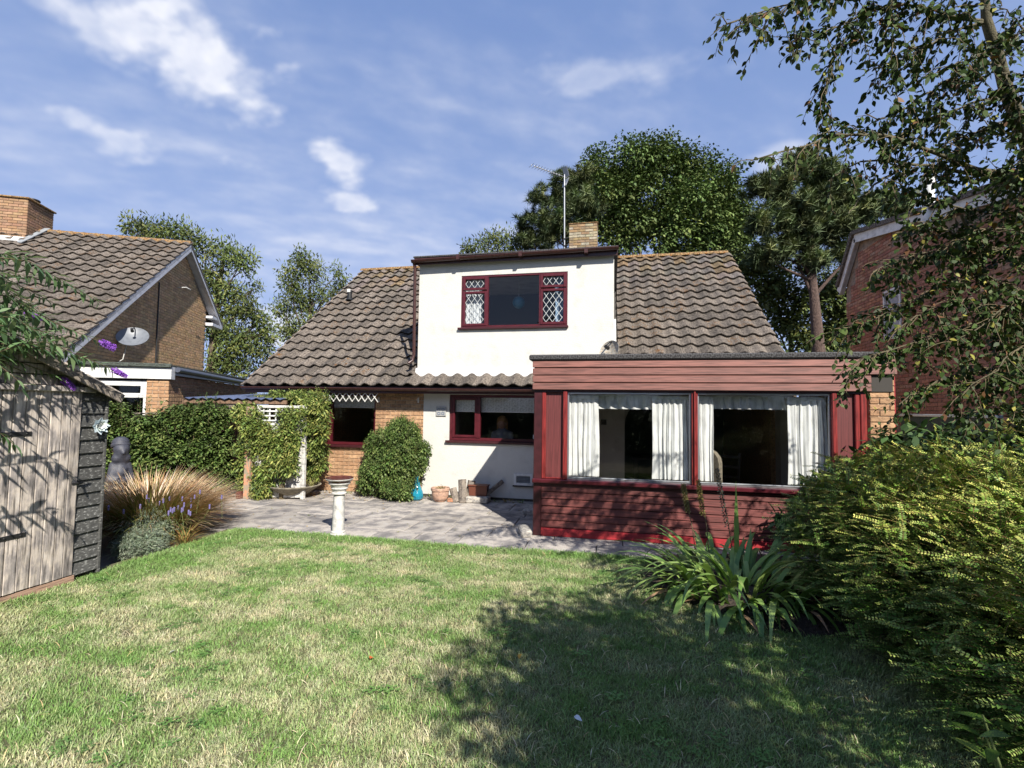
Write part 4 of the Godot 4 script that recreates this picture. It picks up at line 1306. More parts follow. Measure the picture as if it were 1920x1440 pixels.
# ---------------------------------------------------------------- smooth bodies
func body_mesh(joints: Array, cell: float, k: float) -> ArrayMesh:
	# joints: [from, to, radius at from, radius at to]; surface nets round the smoothly joined capsules
	var lo := Vector3(1e9, 1e9, 1e9)
	var hi := -lo
	for j in joints:
		var r: float = maxf(j[2], j[3]) + cell * 2
		for p in [j[0], j[1]]:
			lo = lo.min(p - Vector3.ONE * r)
			hi = hi.max(p + Vector3.ONE * r)
	var nx := int((hi.x - lo.x) / cell) + 2
	var ny := int((hi.y - lo.y) / cell) + 2
	var nz := int((hi.z - lo.z) / cell) + 2
	var f := PackedFloat32Array()
	f.resize(nx * ny * nz)
	for z in nz:
		for y in ny:
			for x in nx:
				var p := lo + Vector3(x, y, z) * cell
				var d := 1e9
				for j in joints:
					var a: Vector3 = j[0]
					var ab: Vector3 = j[1] - a
					var l2 := ab.length_squared()
					var t := clampf((p - a).dot(ab) / l2, 0, 1) if l2 > 0 else 0.0
					var e := (p - a - ab * t).length() - lerpf(j[2], j[3], t)
					var h := clampf(0.5 + 0.5 * (d - e) / k, 0, 1)
					d = lerpf(d, e, h) - k * h * (1 - h)
				f[x + nx * (y + ny * z)] = d
	var vid := {}
	var pos: Array[Vector3] = []
	for z in nz - 1:
		for y in ny - 1:
			for x in nx - 1:
				var sum := Vector3.ZERO
				var cnt := 0
				var vals := []
				for c in 8:
					vals.append(f[(x + (c & 1)) + nx * ((y + ((c >> 1) & 1)) + ny * (z + (c >> 2)))])
				for c in 8:
					for bit in [1, 2, 4]:
						if not (c & bit):
							var d: int = c | bit
							if (vals[c] < 0) != (vals[d] < 0):
								var t: float = vals[c] / (vals[c] - vals[d])
								var pc := Vector3(c & 1, (c >> 1) & 1, c >> 2)
								var pd := Vector3(d & 1, (d >> 1) & 1, d >> 2)
								sum += pc.lerp(pd, t)
								cnt += 1
				if cnt > 0:
					vid[x + nx * (y + ny * z)] = pos.size()
					pos.append(lo + (Vector3(x, y, z) + sum / cnt) * cell)
	var st := SurfaceTool.new()
	st.begin(Mesh.PRIMITIVE_TRIANGLES)
	st.set_smooth_group(0)
	for p in pos:
		st.add_vertex(p)
	var strides := [1, nx, nx * ny]
	for z in range(1, nz - 1):
		for y in range(1, ny - 1):
			for x in range(1, nx - 1):
				var i := x + nx * (y + ny * z)
				for ax in 3:
					var a: float = f[i]
					var b: float = f[i + strides[ax]]
					if (a < 0) != (b < 0):
						var u: int = strides[(ax + 1) % 3]
						var w: int = strides[(ax + 2) % 3]
						var q := [vid[i], vid[i - u], vid[i - u - w], vid[i - w]]
						var order := [0, 1, 2, 0, 2, 3] if b < 0 else [0, 2, 1, 0, 3, 2]
						for o in order:
							st.add_index(q[o])
	st.generate_normals()
	return st.commit()

# ---------------------------------------------------------------- garden things
func garden_things() -> void:
	# bird bath
	var b := thing("bird_bath", "white pedestal bird bath with a brown glazed bowl at the edge of the lawn", "bird bath", Vector3(-3.665, 0.0, 3.11))
	var m := Mb.new()
	m.lathe([Vector2(0.0, 0.0), Vector2(0.105, 0.0), Vector2(0.108, 0.03), Vector2(0.10, 0.05), Vector2(0.092, 0.055), Vector2(0.095, 0.075), Vector2(0.086, 0.09)], Vector3.ZERO, 28)
	part(b, "base", m.mesh(), MT["old_white"])
	m = Mb.new()
	for k in 20:
		var a0 := TAU * k / 20
		for q in 4:
			var t0 := a0 + TAU / 20 * q / 4.0
			var t1 := a0 + TAU / 20 * (q + 1) / 4.0
			var f0 := 1.0 - 0.06 * sin(PI * q / 4.0)
			var f1 := 1.0 - 0.06 * sin(PI * (q + 1) / 4.0)
			var p0 := Vector3(cos(t0), 0, sin(t0))
			var p1 := Vector3(cos(t1), 0, sin(t1))
			m.tri(p0 * 0.084 * f0 + Vector3.UP * 0.085, p1 * 0.084 * f1 + Vector3.UP * 0.085, p1 * 0.072 * f1 + Vector3.UP * 0.58, p0, p1, p1)
			m.tri(p0 * 0.084 * f0 + Vector3.UP * 0.085, p1 * 0.072 * f1 + Vector3.UP * 0.58, p0 * 0.072 * f0 + Vector3.UP * 0.58, p0, p1, p0)
	part(b, "fluted_shaft", m.mesh(), MT["old_white"])
	m = Mb.new()
	m.lathe([Vector2(0.074, 0.575), Vector2(0.098, 0.585), Vector2(0.10, 0.60), Vector2(0.085, 0.61), Vector2(0.09, 0.63), Vector2(0.112, 0.655), Vector2(0.115, 0.665), Vector2(0.105, 0.672), Vector2(0.12, 0.70), Vector2(0.145, 0.722), Vector2(0.148, 0.738), Vector2(0.0, 0.738)], Vector3.ZERO, 28)
	part(b, "capital", m.mesh(), MT["old_white"])
	m = Mb.new()
	m.lathe([Vector2(0.10, 0.739), Vector2(0.15, 0.752), Vector2(0.172, 0.775), Vector2(0.182, 0.792), Vector2(0.185, 0.805), Vector2(0.176, 0.808), Vector2(0.16, 0.785), Vector2(0.09, 0.772), Vector2(0.0, 0.768)], Vector3.ZERO, 32)
	var bowl := part(b, "bowl", m.mesh(), MT["glaze_brown"])
	m = Mb.new()
	m.lathe([Vector2(0.176, 0.776), Vector2(0.1845, 0.790), Vector2(0.1805, 0.798)], Vector3.ZERO, 32)
	part(bowl, "white_band", m.mesh(), MT["old_white"])
	# stone bowl planter
	b = thing("bowl_planter", "wide shallow grey stone bowl planter with a few stems, below the brick wall", "planter", Vector3(-6.06, 0, 0.74))
	m = Mb.new()
	m.lathe([Vector2(0.0, 0.0), Vector2(0.15, 0.0), Vector2(0.19, 0.02), Vector2(0.36, 0.145), Vector2(0.475, 0.215), Vector2(0.49, 0.235), Vector2(0.46, 0.245), Vector2(0.43, 0.215), Vector2(0.40, 0.205)], Vector3.ZERO, 40)
	part(b, "bowl", m.mesh(), MT["stone_bowl"])
	m = Mb.new()
	m.lathe([Vector2(0.43, 0.205), Vector2(0.25, 0.222), Vector2(0.0, 0.235)], Vector3.ZERO, 24)
	part(b, "soil", m.mesh(), MT["soil"])
	for k in 6:
		m = Mb.new()
		var p := Vector3(rr(-0.1, 0.3), 0.22, rr(-0.15, 0.15))
		m.tube([p, p + Vector3(rr(-0.05, 0.08), rr(0.15, 0.4), rr(-0.05, 0.05))], [0.006, 0.003], 5)
		part(b, "stem", m.mesh(), MT["stem"])
	tuft(b, "weed", Vector3(0.33, 0.2, -0.05), 60, 0.28, [Color(0.3, 0.3, 0.1), Color(0.42, 0.38, 0.16)])
	# blue bottle vase
	b = thing("bottle_vase", "turquoise glazed bottle-shaped vase at the foot of the wall shrub", "vase", Vector3(-3.66, 0, 0.40))
	m = Mb.new()
	m.lathe([Vector2(0.0, 0.0), Vector2(0.085, 0.0), Vector2(0.115, 0.03), Vector2(0.125, 0.08), Vector2(0.118, 0.14), Vector2(0.09, 0.21), Vector2(0.06, 0.28), Vector2(0.042, 0.36), Vector2(0.034, 0.43), Vector2(0.042, 0.455), Vector2(0.036, 0.457), Vector2(0.026, 0.43), Vector2(0.026, 0.36)], Vector3.ZERO, 28)
	var vb := part(b, "body", m.mesh(), MT["glaze_blue"])
	for k in 9:
		m = Mb.new()
		var a := TAU * k / 9
		var pts := []
		var rads := []
		for q in [Vector2(0.117, 0.04), Vector2(0.126, 0.08), Vector2(0.119, 0.14), Vector2(0.091, 0.21), Vector2(0.061, 0.28), Vector2(0.043, 0.36)]:
			pts.append(Vector3(cos(a) * q.x, q.y, sin(a) * q.x))
			rads.append(0.0045)
		m.tube(pts, rads, 5, false)
		part(vb, "rib", m.mesh(), MT["glaze_blue"])
	# terracotta pot
	b = thing("terracotta_pot", "round pale terracotta pot with a small dry plant by the rendered wall", "flowerpot", Vector3(-3.18, 0, 0.40))
	m = Mb.new()
	m.lathe([Vector2(0.0, 0.0), Vector2(0.095, 0.0), Vector2(0.135, 0.05), Vector2(0.16, 0.12), Vector2(0.165, 0.20), Vector2(0.18, 0.21), Vector2(0.182, 0.25), Vector2(0.172, 0.262), Vector2(0.158, 0.25), Vector2(0.15, 0.21)], Vector3.ZERO, 32)
	part(b, "pot", m.mesh(), MT["pale_terracotta"])
	m = Mb.new()
	m.lathe([Vector2(0.152, 0.215), Vector2(0.0, 0.235)], Vector3.ZERO, 20)
	part(b, "soil", m.mesh(), MT["soil"])
	var xf := []
	var co := []
	for k in 16:
		xf.append(Transform3D(frame(rand_dir() + Vector3.UP * 0.6, Vector3.UP + rand_dir()), Vector3(rr(-0.09, 0.07), 0.24 + rr(0, 0.05), rr(-0.08, 0.08))))
		co.append(vary(Color(0.17, 0.15, 0.06), 0.3))
	many(b, "sprigs", leaf_clump(6, 0.03, 0.04, 0.014, 71), MT["leaf"], xf, co)
	# logs leaning against the wall
	for k in 3:
		var len_: float = [0.40, 0.43, 0.27][k]
		var lg := thing("log", ["dark split log leaning behind the pale one beside the brown planter box", "tall pale split log end leaning against the brown planter box", "short grey log leaning at the left of the pair beside the terracotta pot"][k], "log", Vector3([-2.66, -2.72, -2.86][k], 0.0, [0.30, 0.42, 0.40][k]), 0.0, "split logs by the wall")
		m = Mb.new()
		var pg := PackedVector2Array()
		for q in 9:
			var a := TAU * q / 9
			pg.append(Vector2(cos(a) * rr(0.06, 0.085), sin(a) * rr(0.045, 0.065)))
		m.prism(pg, Vector3.ZERO, Vector3(1, 0, 0), Vector3(0, 0, -1), Vector3(0, len_, 0))
		part(lg, "wood", m.mesh(), MT["grey_wood"], Transform3D(Basis(Vector3(0, 0, 1), [-0.12, 0.12, 0.35][k]) * Basis(Vector3(1, 0, 0), -0.2), Vector3.ZERO))
	# brown trough, stone slab and leaning plank
	b = thing("planter_trough", "empty red-brown plastic planter trough standing on a pale stone block", "planter", Vector3(-2.46, 0.125, 0.26))
	m = Mb.new()
	m.prism(PackedVector2Array([Vector2(-0.165, 0.0), Vector2(0.165, 0.0), Vector2(0.18, 0.18), Vector2(-0.18, 0.18)]), Vector3(0, 0.0, -0.08), Vector3(1, 0, 0), Vector3(0, 1, 0), Vector3(0, 0, 0.16))
	part(b, "tub", m.mesh(), MT["brown_plastic"])
	m = Mb.new()
	ring(m, -0.195, 0.195, 0.178, 0.2, 0.01, -0.1, 0.1, 0.003)
	m.span(-0.195, 0.195, 0.18, 0.198, -0.1, 0.1, 0.004)
	part(b, "rim", m.mesh(), MT["brown_plastic"])
	b = thing("stone_block", "rough pale stone block under the red-brown planter trough", "stone block", Vector3(-2.46, 0, 0.30))
	part(b, "block", boxm(Vector3(0.43, 0.12, 0.26), 0.02), MT["stone"], Transform3D(Basis(Vector3(0, 0, 1), 0.02), Vector3(0, 0.06, 0)))
	b = thing("leaning_plank", "short grey plank leaning against the rendered wall beside the planter trough", "plank", Vector3(-2.2, 0, 0.2))
	m = Mb.new()
	m.bar(Vector3(-0.2, 0.07, 0.1), Vector3(0.16, 0.38, -0.14), 0.075, 0.06, Vector3.UP, 0.006)
	part(b, "plank", m.mesh(), MT["grey_wood"])
	b = thing("brick_stub", "small loose orange brick lying between the terracotta pot and the logs", "brick", Vector3(-2.97, 0, 0.38))
	part(b, "block", boxm(Vector3(0.12, 0.065, 0.1), 0.006), MT["terracotta"], at(0, 0.033, 0))
	b = thing("step_stone", "pale stone slab lying in the shade beside the extension's corner", "stone block", Vector3(-1.28, 0, 0.9))
	part(b, "block", boxm(Vector3(0.34, 0.09, 0.5), 0.015), MT["stone"], at(0, 0.045, 0))
	b = thing("kerb_stone", "short weathered kerb stone at the front corner of the extension", "stone block", Vector3(-1.2, 0, 2.32))
	part(b, "block", boxm(Vector3(0.16, 0.1, 0.4), 0.02), MT["stone"], Transform3D(Basis(Vector3.UP, 0.3), Vector3(0, 0.04, 0)))
	# wall plaque with four small motifs
	b = thing("wall_plaque", "small grey tile plaque with a grid of four blue motifs on the rendered wall", "plaque", Vector3(-3.34, 1.61, 0.012))
	part(b, "tile", boxm(Vector3(0.21, 0.185, 0.024), 0.004), MT["plaque"], at(0, 0.0925, 0))
	for k in 4:
		m = Mb.new()
		ring(m, -0.03, 0.03, -0.026, 0.026, 0.012, 0.0, 0.004, 0.001)
		part(b, "motif", m.mesh(), MT["plaque_blue"], at(-0.042 + 0.084 * (k % 2), 0.052 + 0.08 * (k / 2), 0.011))
	# expanding lattice under the eaves
	b = thing("lattice_trellis", "white expanding lattice strip fixed under the eaves above the left window", "trellis", Vector3(-5.42, 1.875, 0.29))
	for k in 12:
		for s in [1.0, -1.0]:
			m = Mb.new()
			var xx := -0.85 + 0.14 * k
			m.bar(Vector3(xx, 0.0 if s > 0 else 0.2, 0.0 if s > 0 else 0.009), Vector3(xx + 0.16, 0.2 if s > 0 else 0.0, 0.0 if s > 0 else 0.009), 0.018, 0.008, Vector3.UP, 0.002)
			part(b, "slat", m.mesh(), MT["old_white"], Transform3D(Basis(Vector3(0, 0, 1), rr(-0.008, 0.008)), Vector3.ZERO))
	# trellis screen and posts
	b = thing("trellis_screen", "white trellis screen with square lattice top, overgrown by the climber", "trellis", Vector3(-6.2, 0, 1.0))
	part(b, "post", spanm(-0.46, -0.39, 0.0, 1.78, 0.06, 0.13, 0.006), MT["old_white"])
	part(b, "post", spanm(0.42, 0.49, 0.0, 1.78, -0.1, -0.03, 0.006), MT["old_white"])
	part(b, "top_rail", boxm(Vector3(0.98, 0.055, 0.06), 0.006), MT["old_white"], Transform3D(Basis(Vector3.UP, 0.17), Vector3(0.02, 1.755, 0.015)))
	part(b, "mid_rail", boxm(Vector3(0.86, 0.05, 0.04), 0.006), MT["old_white"], Transform3D(Basis(Vector3.UP, 0.17), Vector3(0.02, 1.42, 0.015)))
	for k in 7:
		part(b, "lath", boxm(Vector3(0.028, 0.3, 0.012), 0.002), MT["white_paint"], Transform3D(Basis(Vector3.UP, 0.17), Vector3(-0.35 + 0.12 * k, 1.58, 0.075 - 0.0205 * k)))
	for k in 3:
		part(b, "lath", boxm(Vector3(0.84, 0.028, 0.012), 0.002), MT["white_paint"], Transform3D(Basis(Vector3.UP, 0.17), Vector3(0.02, 1.49 + 0.09 * k, 0.028)))
	for k in 6:
		part(b, "board", boxm(Vector3(0.135, 1.36, 0.015), 0.003), MT["old_white"], Transform3D(Basis(Vector3.UP, 0.17), Vector3(-0.33 + 0.14 * k, 0.71, 0.068 - 0.024 * k)))
	b = thing("timber_post", "peeling orange-brown timber post in front of the white trellis screen", "post", Vector3(-6.78, 0, 1.14))
	part(b, "post", boxm(Vector3(0.12, 1.75, 0.10), 0.006), MT["peeling_post"], at(0, 0.875, 0))
	part(b, "foot", boxm(Vector3(0.1, 0.14, 0.09), 0.006), MT["maroon"], at(-0.13, 0.07, 0.05))
	part(b, "drain_pipe", boxm(Vector3(0.3, 0.07, 0.07), 0.02), MT["black_plastic"], at(-0.3, 0.1, -0.02))
	# canopy over the side passage
	b = thing("corrugated_canopy", "low corrugated blue-grey plastic canopy over the side passage by the trellis", "canopy", Vector3(-7.5, 1.9, 0.2))
	m = Mb.new()
	for k in 44:
		var x0 := -1.05 + 2.3 * k / 44
		var x1 := -1.05 + 2.3 * (k + 1) / 44
		var z0 := 0.018 * sin(k * PI / 2)
		var z1 := 0.018 * sin((k + 1) * PI / 2)
		for s in [1.0, -1.0]:
			var nn: Vector3 = Vector3((z0 - z1) * 10, 1, 0.1).normalized() * s
			m.quad(Vector3(x0, z0 + 0.004 * s, 0.75), Vector3(x1, z1 + 0.004 * s, 0.75), Vector3(x1, z1 + 0.14 + 0.004 * s, -1.4), Vector3(x0, z0 + 0.14 + 0.004 * s, -1.4), nn)
	part(b, "sheet", m.mesh(), MT["polycarb"])
	part(b, "front_beam", spanm(-1.1, 1.3, -0.10, -0.022, 0.66, 0.71, 0.005), MT["brown_wood"])
	part(b, "rear_beam", spanm(-1.1, 0.2, 0.0, 0.09, -1.3, -1.25, 0.005), MT["brown_wood"])
	for k in 3:
		var rb := Mb.new()
		rb.bar(Vector3(-1.0 + k * 0.9, -0.06, 0.66), Vector3(-1.0 + k * 0.9, 0.07, -1.3), 0.06, 0.04)
		part(b, "rafter", rb.mesh(), MT["brown_wood"])
	part(b, "post", spanm(-1.02, -0.95, -1.9, -0.1, 0.62, 0.68, 0.005), MT["brown_wood"])
	# brown gate at the end of the passage
	b = thing("timber_gate", "brown ribbed timber gate in half shade between the two houses", "gate", Vector3(-8.3, 0, -0.55))
	for k in 14:
		part(b, "board", boxm(Vector3(0.098, 1.62, 0.02), 0.004), MT["brown_wood"], Transform3D(Basis(Vector3.UP, -0.28), Vector3(-0.68 + 0.1 * k, 0.84, -0.19 + 0.029 * k)))
	for y in [0.3, 1.5]:
		part(b, "ledge", boxm(Vector3(1.45, 0.09, 0.03), 0.004), MT["brown_wood"], Transform3D(Basis(Vector3.UP, -0.28), Vector3(-0.03, y, 0.04)))
	part(b, "top_rail", boxm(Vector3(1.5, 0.12, 0.04), 0.005), MT["grey_wood"], Transform3D(Basis(Vector3.UP, -0.28), Vector3(-0.03, 1.71, 0.02)))
	# fence under the ivy
	b = thing("garden_fence", "old timber fence smothered in ivy below the white-framed window", "fence", Vector3(-8.8, 0, 1.45))
	var F := Basis(Vector3.UP, 0.41)
	for k in 18:
		part(b, "fence_board", boxm(Vector3(0.138, 1.55 + rr(-0.02, 0.02), 0.018), 0.003), MT["weatherboard%d" % (k % 4)], Transform3D(F, F * Vector3(-1.22 + 0.1415 * k, 0.78, 0.0)))
	part(b, "capping", boxm(Vector3(2.56, 0.03, 0.06), 0.004), MT["grey_wood"], Transform3D(F, Vector3(0, 1.59, 0)))
	# statue of a child in a hood, behind the tall grass
	b = thing("garden_statue", "dark blue-grey garden statue of a hooded child behind the straw-coloured grass", "statue", Vector3(-7.40, 0, 3.1))
	var body := body_mesh([[Vector3(0, 0.35, 0), Vector3(0, 0.72, 0), 0.14, 0.12], [Vector3(0, 0.72, 0), Vector3(0, 0.9, 0), 0.115, 0.07], [Vector3(-0.09, 0.84, 0), Vector3(-0.13, 0.62, 0.05), 0.05, 0.045], [Vector3(0.09, 0.84, 0), Vector3(0.13, 0.62, 0.05), 0.05, 0.045], [Vector3(-0.13, 0.62, 0.05), Vector3(0.02, 0.6, 0.15), 0.042, 0.035], [Vector3(0.13, 0.62, 0.05), Vector3(0.0, 0.6, 0.15), 0.042, 0.035], [Vector3(-0.05, 0.94, 0.03), Vector3(0.05, 0.94, 0.03), 0.07, 0.07],
		[Vector3(0, 0.98, 0.02), Vector3(0, 1.08, 0.02), 0.085, 0.105], [Vector3(0, 1.06, 0.07), Vector3(0, 1.0, 0.08), 0.065, 0.05], [Vector3(0, 1.05, 0.135), Vector3(0, 1.03, 0.145), 0.016, 0.02]], 0.016, 0.035)
	var bp := part(b, "body", body, MT["statue"])
	bp.rotation.y = 1.1
	m = Mb.new()
	var cap := [Vector2(0.128, -0.03), Vector2(0.138, 0.0), Vector2(0.132, 0.025), Vector2(0.124, 0.03), Vector2(0.124, 0.06), Vector2(0.105, 0.105), Vector2(0.06, 0.14), Vector2(0.0, 0.15)]
	for k in cap.size():
		cap[k] = cap[k] * 0.9
	m.lathe(cap, Vector3(-0.025, 1.135, -0.01), 24, Basis(Vector3(0.6, 0, -0.8), -0.25))
	part(b, "knitted_hat", m.mesh(), MT["statue"])
	m = Mb.new()
	m.lathe([Vector2(0.17, 0.0), Vector2(0.17, 0.06), Vector2(0.15, 0.08), Vector2(0.14, 0.3), Vector2(0.16, 0.33), Vector2(0.16, 0.36), Vector2(0.0, 0.36)], Vector3.ZERO, 20)
	part(b, "plinth", m.mesh(), MT["stone_bowl"])
	# aerial on the bungalow's chimney
	b = thing("tv_aerial", "metal television aerial on a tall pole strapped to the bungalow's chimney", "aerial", Vector3(-1.31, 6.3, -4.3))
	m = Mb.new()
	m.tube([Vector3(0, 0, 0), Vector3(-0.02, 2.2, 0)], [0.022, 0.02], 8)
	part(b, "pole", m.mesh(), MT["dull_metal"])
	m = Mb.new()
	var tip := Vector3(-0.78, 2.15, 0.72)
	m.tube([Vector3(0.05, 2.13, -0.06), tip], [0.012, 0.012], 6)
	part(b, "boom", m.mesh(), MT["dull_metal"])
	var bd := (tip - Vector3(0.05, 2.13, -0.06)).normalized()
	var side := bd.cross(Vector3.UP).normalized()
	for k in 11:
		m = Mb.new()
		var c := Vector3(0.05, 2.13, -0.06) + bd * (0.28 + k * 0.095)
		m.tube([c - side * 0.13, c + side * 0.13], [0.006, 0.006], 5)
		m.tube([c - Vector3.UP * 0.03, c + Vector3.UP * 0.03], [0.01, 0.01], 5)
		part(b, "element", m.mesh(), MT["dull_metal"])
	for s in [1.0, -1.0]:
		m = Mb.new()
		m.bar(Vector3(0.05, 2.13 + 0.02 * s, -0.06), Vector3(0.05, 2.13 + 0.02 * s, -0.06) + (bd * 0.1 + Vector3.UP * s * 0.26), 0.2, 0.008, side)
		part(b, "reflector", m.mesh(), MT["dull_metal"])
	m = Mb.new()
	m.tube([Vector3(-0.02, 0.32, 0.02), Vector3(0.12, 0.32, 0.08), Vector3(0.2, 0.32, -0.02)], [0.014, 0.014, 0.014], 6)
	m.tube([Vector3(-0.02, 0.12, 0.02), Vector3(0.12, 0.12, 0.08), Vector3(0.2, 0.12, -0.02)], [0.014, 0.014, 0.014], 6)
	part(b, "bracket", m.mesh(), MT["black_plastic"])
	# dishes
	satellite_dish(Vector3(-10.93, 3.27, 0.05), Vector3(0.5, 0.68, 0.62), 0.31, MT["dish_grey"], "large grey satellite dish on the brown brick gable of the left house", Vector3(-0.35, -0.1, 0.15))
	var cab := thing("dish_cable", "thin pale cable looping below the satellite dish on the left gable", "cable", Vector3(-11.1, 2.7, 0.1))
	m = Mb.new()
	m.tube([Vector3(0.05, 0.45, 0.0), Vector3(0.0, 0.1, 0.03), Vector3(-0.1, -0.02, 0.12), Vector3(-0.45, -0.03, 0.42), Vector3(-0.8, 0.02, 0.75)], [0.012, 0.012, 0.012, 0.012, 0.012], 6)
	part(cab, "wire", m.mesh(), MT["old_white"])
	satellite_dish(Vector3(0.0, 2.79, 0.62), Vector3(-0.55, 0.35, 0.75), 0.2, MT["dish_rust"], "small rust-rimmed satellite dish peeping over the flat roof edge", Vector3(0.05, -0.22, -0.1))

# ---------------------------------------------------------------- behind the glass
func indoor_things() -> void:
	var b := thing("roller_blind", "half-drawn pale roller blind in the left ground-floor window", "blind", Vector3(-5.3, 1.77, -0.12), 0.0, "roller blinds in the ground-floor windows")
	part(b, "fabric", spanm(-0.82, 0.50, 0.0, 0.235, -0.004, 0.0), MT["blind"])
	part(b, "bottom_bar", spanm(-0.82, 0.50, -0.02, 0.0, -0.01, 0.006, 0.003), MT["white_paint"])
	b = thing("roller_blind", "half-drawn pale roller blind in the window beside the grey plaque", "blind", Vector3(-2.2, 1.72, -0.12), 0.0, "roller blinds in the ground-floor windows")
	part(b, "fabric", spanm(-0.95, 0.88, 0.0, 0.3, -0.004, 0.0), MT["blind"])
	part(b, "bottom_bar", spanm(-0.95, 0.88, -0.02, 0.0, -0.01, 0.006, 0.003), MT["white_paint"])
	b = thing("window_sticker", "small pale sticker in the lower corner of the window beside the extension", "sticker", Vector3(-1.45, 1.2, -0.052))
	part(b, "paper", boxm(Vector3(0.06, 0.08, 0.002)), MT["lead_strip"], at(0, 0.04, 0))
	# someone standing at the kitchen window
	b = thing("person", "person with light brown hair and a grey top, behind the window beside the plaque", "person", Vector3(-2.28, 0.03, -0.9))
	var bd := body_mesh([[Vector3(0, 0.0, 0.0), Vector3(0, 0.85, 0), 0.1, 0.14], [Vector3(0, 0.85, 0), Vector3(0, 1.18, 0), 0.14, 0.16], [Vector3(-0.17, 1.2, 0), Vector3(-0.24, 0.92, 0.05), 0.07, 0.05], [Vector3(0.17, 1.2, 0), Vector3(0.24, 0.92, 0.05), 0.07, 0.05], [Vector3(-0.24, 0.92, 0.05), Vector3(-0.1, 0.85, 0.25), 0.045, 0.035], [Vector3(0.24, 0.92, 0.05), Vector3(0.1, 0.85, 0.25), 0.045, 0.035], [Vector3(0, 1.2, 0), Vector3(0, 1.32, 0.03), 0.09, 0.055]], 0.022, 0.05)
	part(b, "body", bd, MT["grey_cloth"])
	part(b, "head", body_mesh([[Vector3(0, 1.30, 0.03), Vector3(0, 1.36, 0.05), 0.055, 0.06], [Vector3(0, 1.40, 0.07), Vector3(0, 1.48, 0.04), 0.08, 0.098], [Vector3(0, 1.39, 0.15), Vector3(0, 1.41, 0.145), 0.018, 0.014], [Vector3(-0.1, 1.43, 0.04), Vector3(-0.1, 1.41, 0.04), 0.02, 0.015], [Vector3(0.1, 1.43, 0.04), Vector3(0.1, 1.41, 0.04), 0.02, 0.015], [Vector3(-0.035, 1.44, 0.135), Vector3(-0.03, 1.44, 0.137), 0.014, 0.014], [Vector3(0.035, 1.44, 0.135), Vector3(0.03, 1.44, 0.137), 0.014, 0.014]], 0.009, 0.02), MT["skin"])
	part(b, "hair", body_mesh([[Vector3(0, 1.49, 0.03), Vector3(0, 1.47, 0.0), 0.108, 0.112], [Vector3(-0.075, 1.45, 0.0), Vector3(-0.085, 1.32, -0.01), 0.05, 0.035], [Vector3(0.075, 1.45, 0.0), Vector3(0.085, 1.32, -0.01), 0.05, 0.035], [Vector3(0, 1.42, -0.06), Vector3(0, 1.3, -0.05), 0.08, 0.06]], 0.012, 0.03), MT["hair"])
	# dormer window: net curtain, blue curtain, blue globe shade
	b = thing("net_curtain", "pale gathered net curtain in the left casement of the dormer window", "curtain")
	part(b, "fabric", wavy(-2.90, -2.56, 3.42, 4.40, -0.12, 6, 0.02, 0.0), MT["curtain_net"])
	b = thing("blue_curtain", "dull blue curtain in the right casement of the dormer window", "curtain")
	part(b, "fabric", wavy(-1.08, -0.88, 3.42, 4.40, -0.12, 4, 0.02, 0.0), MT["curtain_blue"])
	b = thing("globe_lampshade", "dark teal globe lampshade hanging behind the middle pane of the dormer window", "lampshade", Vector3(-1.9, 4.0, -0.6))
	var m := Mb.new()
	var pr := []
	for i in 13:
		var a := -PI / 2 + PI * i / 12
		pr.append(Vector2(maxf(0.0, 0.13 * cos(a)), 0.13 * sin(a)))
	m.lathe(pr, Vector3.ZERO, 24)
	part(b, "shade", m.mesh(), MT["teal"])
	m = Mb.new()
	m.tube([Vector3(0, 0.12, 0), Vector3(0, 0.66, 0)], [0.006, 0.006], 6)
	part(b, "flex", m.mesh(), MT["old_white"])
	# extension room
	chair(Vector3(-0.02, 0.06, 0.95), 1.45, "dark wooden dining chair seen through the left extension window")
	chair(Vector3(1.75, 0.06, 0.9), -0.5, "dark wooden dining chair seen through the right extension window")
	b = thing("armchair", "pale round-backed armchair behind the right extension window", "armchair", Vector3(1.5, 0.06, 1.35), 2.4)
	part(b, "seat", boxm(Vector3(0.55, 0.2, 0.5), 0.06), MT["cushion"], at(0, 0.36, 0))
	m = Mb.new()
	var pg := PackedVector2Array([Vector2(-0.28, 0)])
	for i in 9:
		var a := PI - PI * i / 8
		pg.append(Vector2(0.28 * cos(a), 0.55 + 0.22 * sin(a)))
	pg.append(Vector2(0.28, 0))
	m.prism(pg, Vector3(0, 0.42, -0.26), Vector3(1, 0, 0), Vector3(0, 1, 0), Vector3(0, 0, 0.09))
	part(b, "backrest", m.mesh(), MT["cushion"])
	for s in [-1.0, 1.0]:
		part(b, "arm", boxm(Vector3(0.08, 0.08, 0.5), 0.02), MT["dark_wood"], at(0.3 * s, 0.62, 0.0))
		for z in [-0.2, 0.2]:
			part(b, "leg", boxm(Vector3(0.045, 0.6, 0.045), 0.006), MT["dark_wood"], at(0.29 * s, 0.3, z))
	b = thing("dining_table", "dark wooden dining table in the room behind the arch", "table", Vector3(1.2, 0.03, -1.6))
	part(b, "tabletop", boxm(Vector3(1.5, 0.04, 0.85), 0.008), MT["dark_wood"], at(0, 0.74, 0))
	for sx in [-0.68, 0.68]:
		for sz in [-0.36, 0.36]:
			part(b, "leg", boxm(Vector3(0.06, 0.72, 0.06), 0.006), MT["dark_wood"], at(sx, 0.36, sz))
	b = thing("picture_frame", "small dark square picture on the pale wall left of the arch", "picture", Vector3(-0.13, 1.5, 0.012))
	part(b, "frame", boxm(Vector3(0.1, 0.1, 0.02), 0.004), MT["dark_wood"], at(0, 0.05, 0))

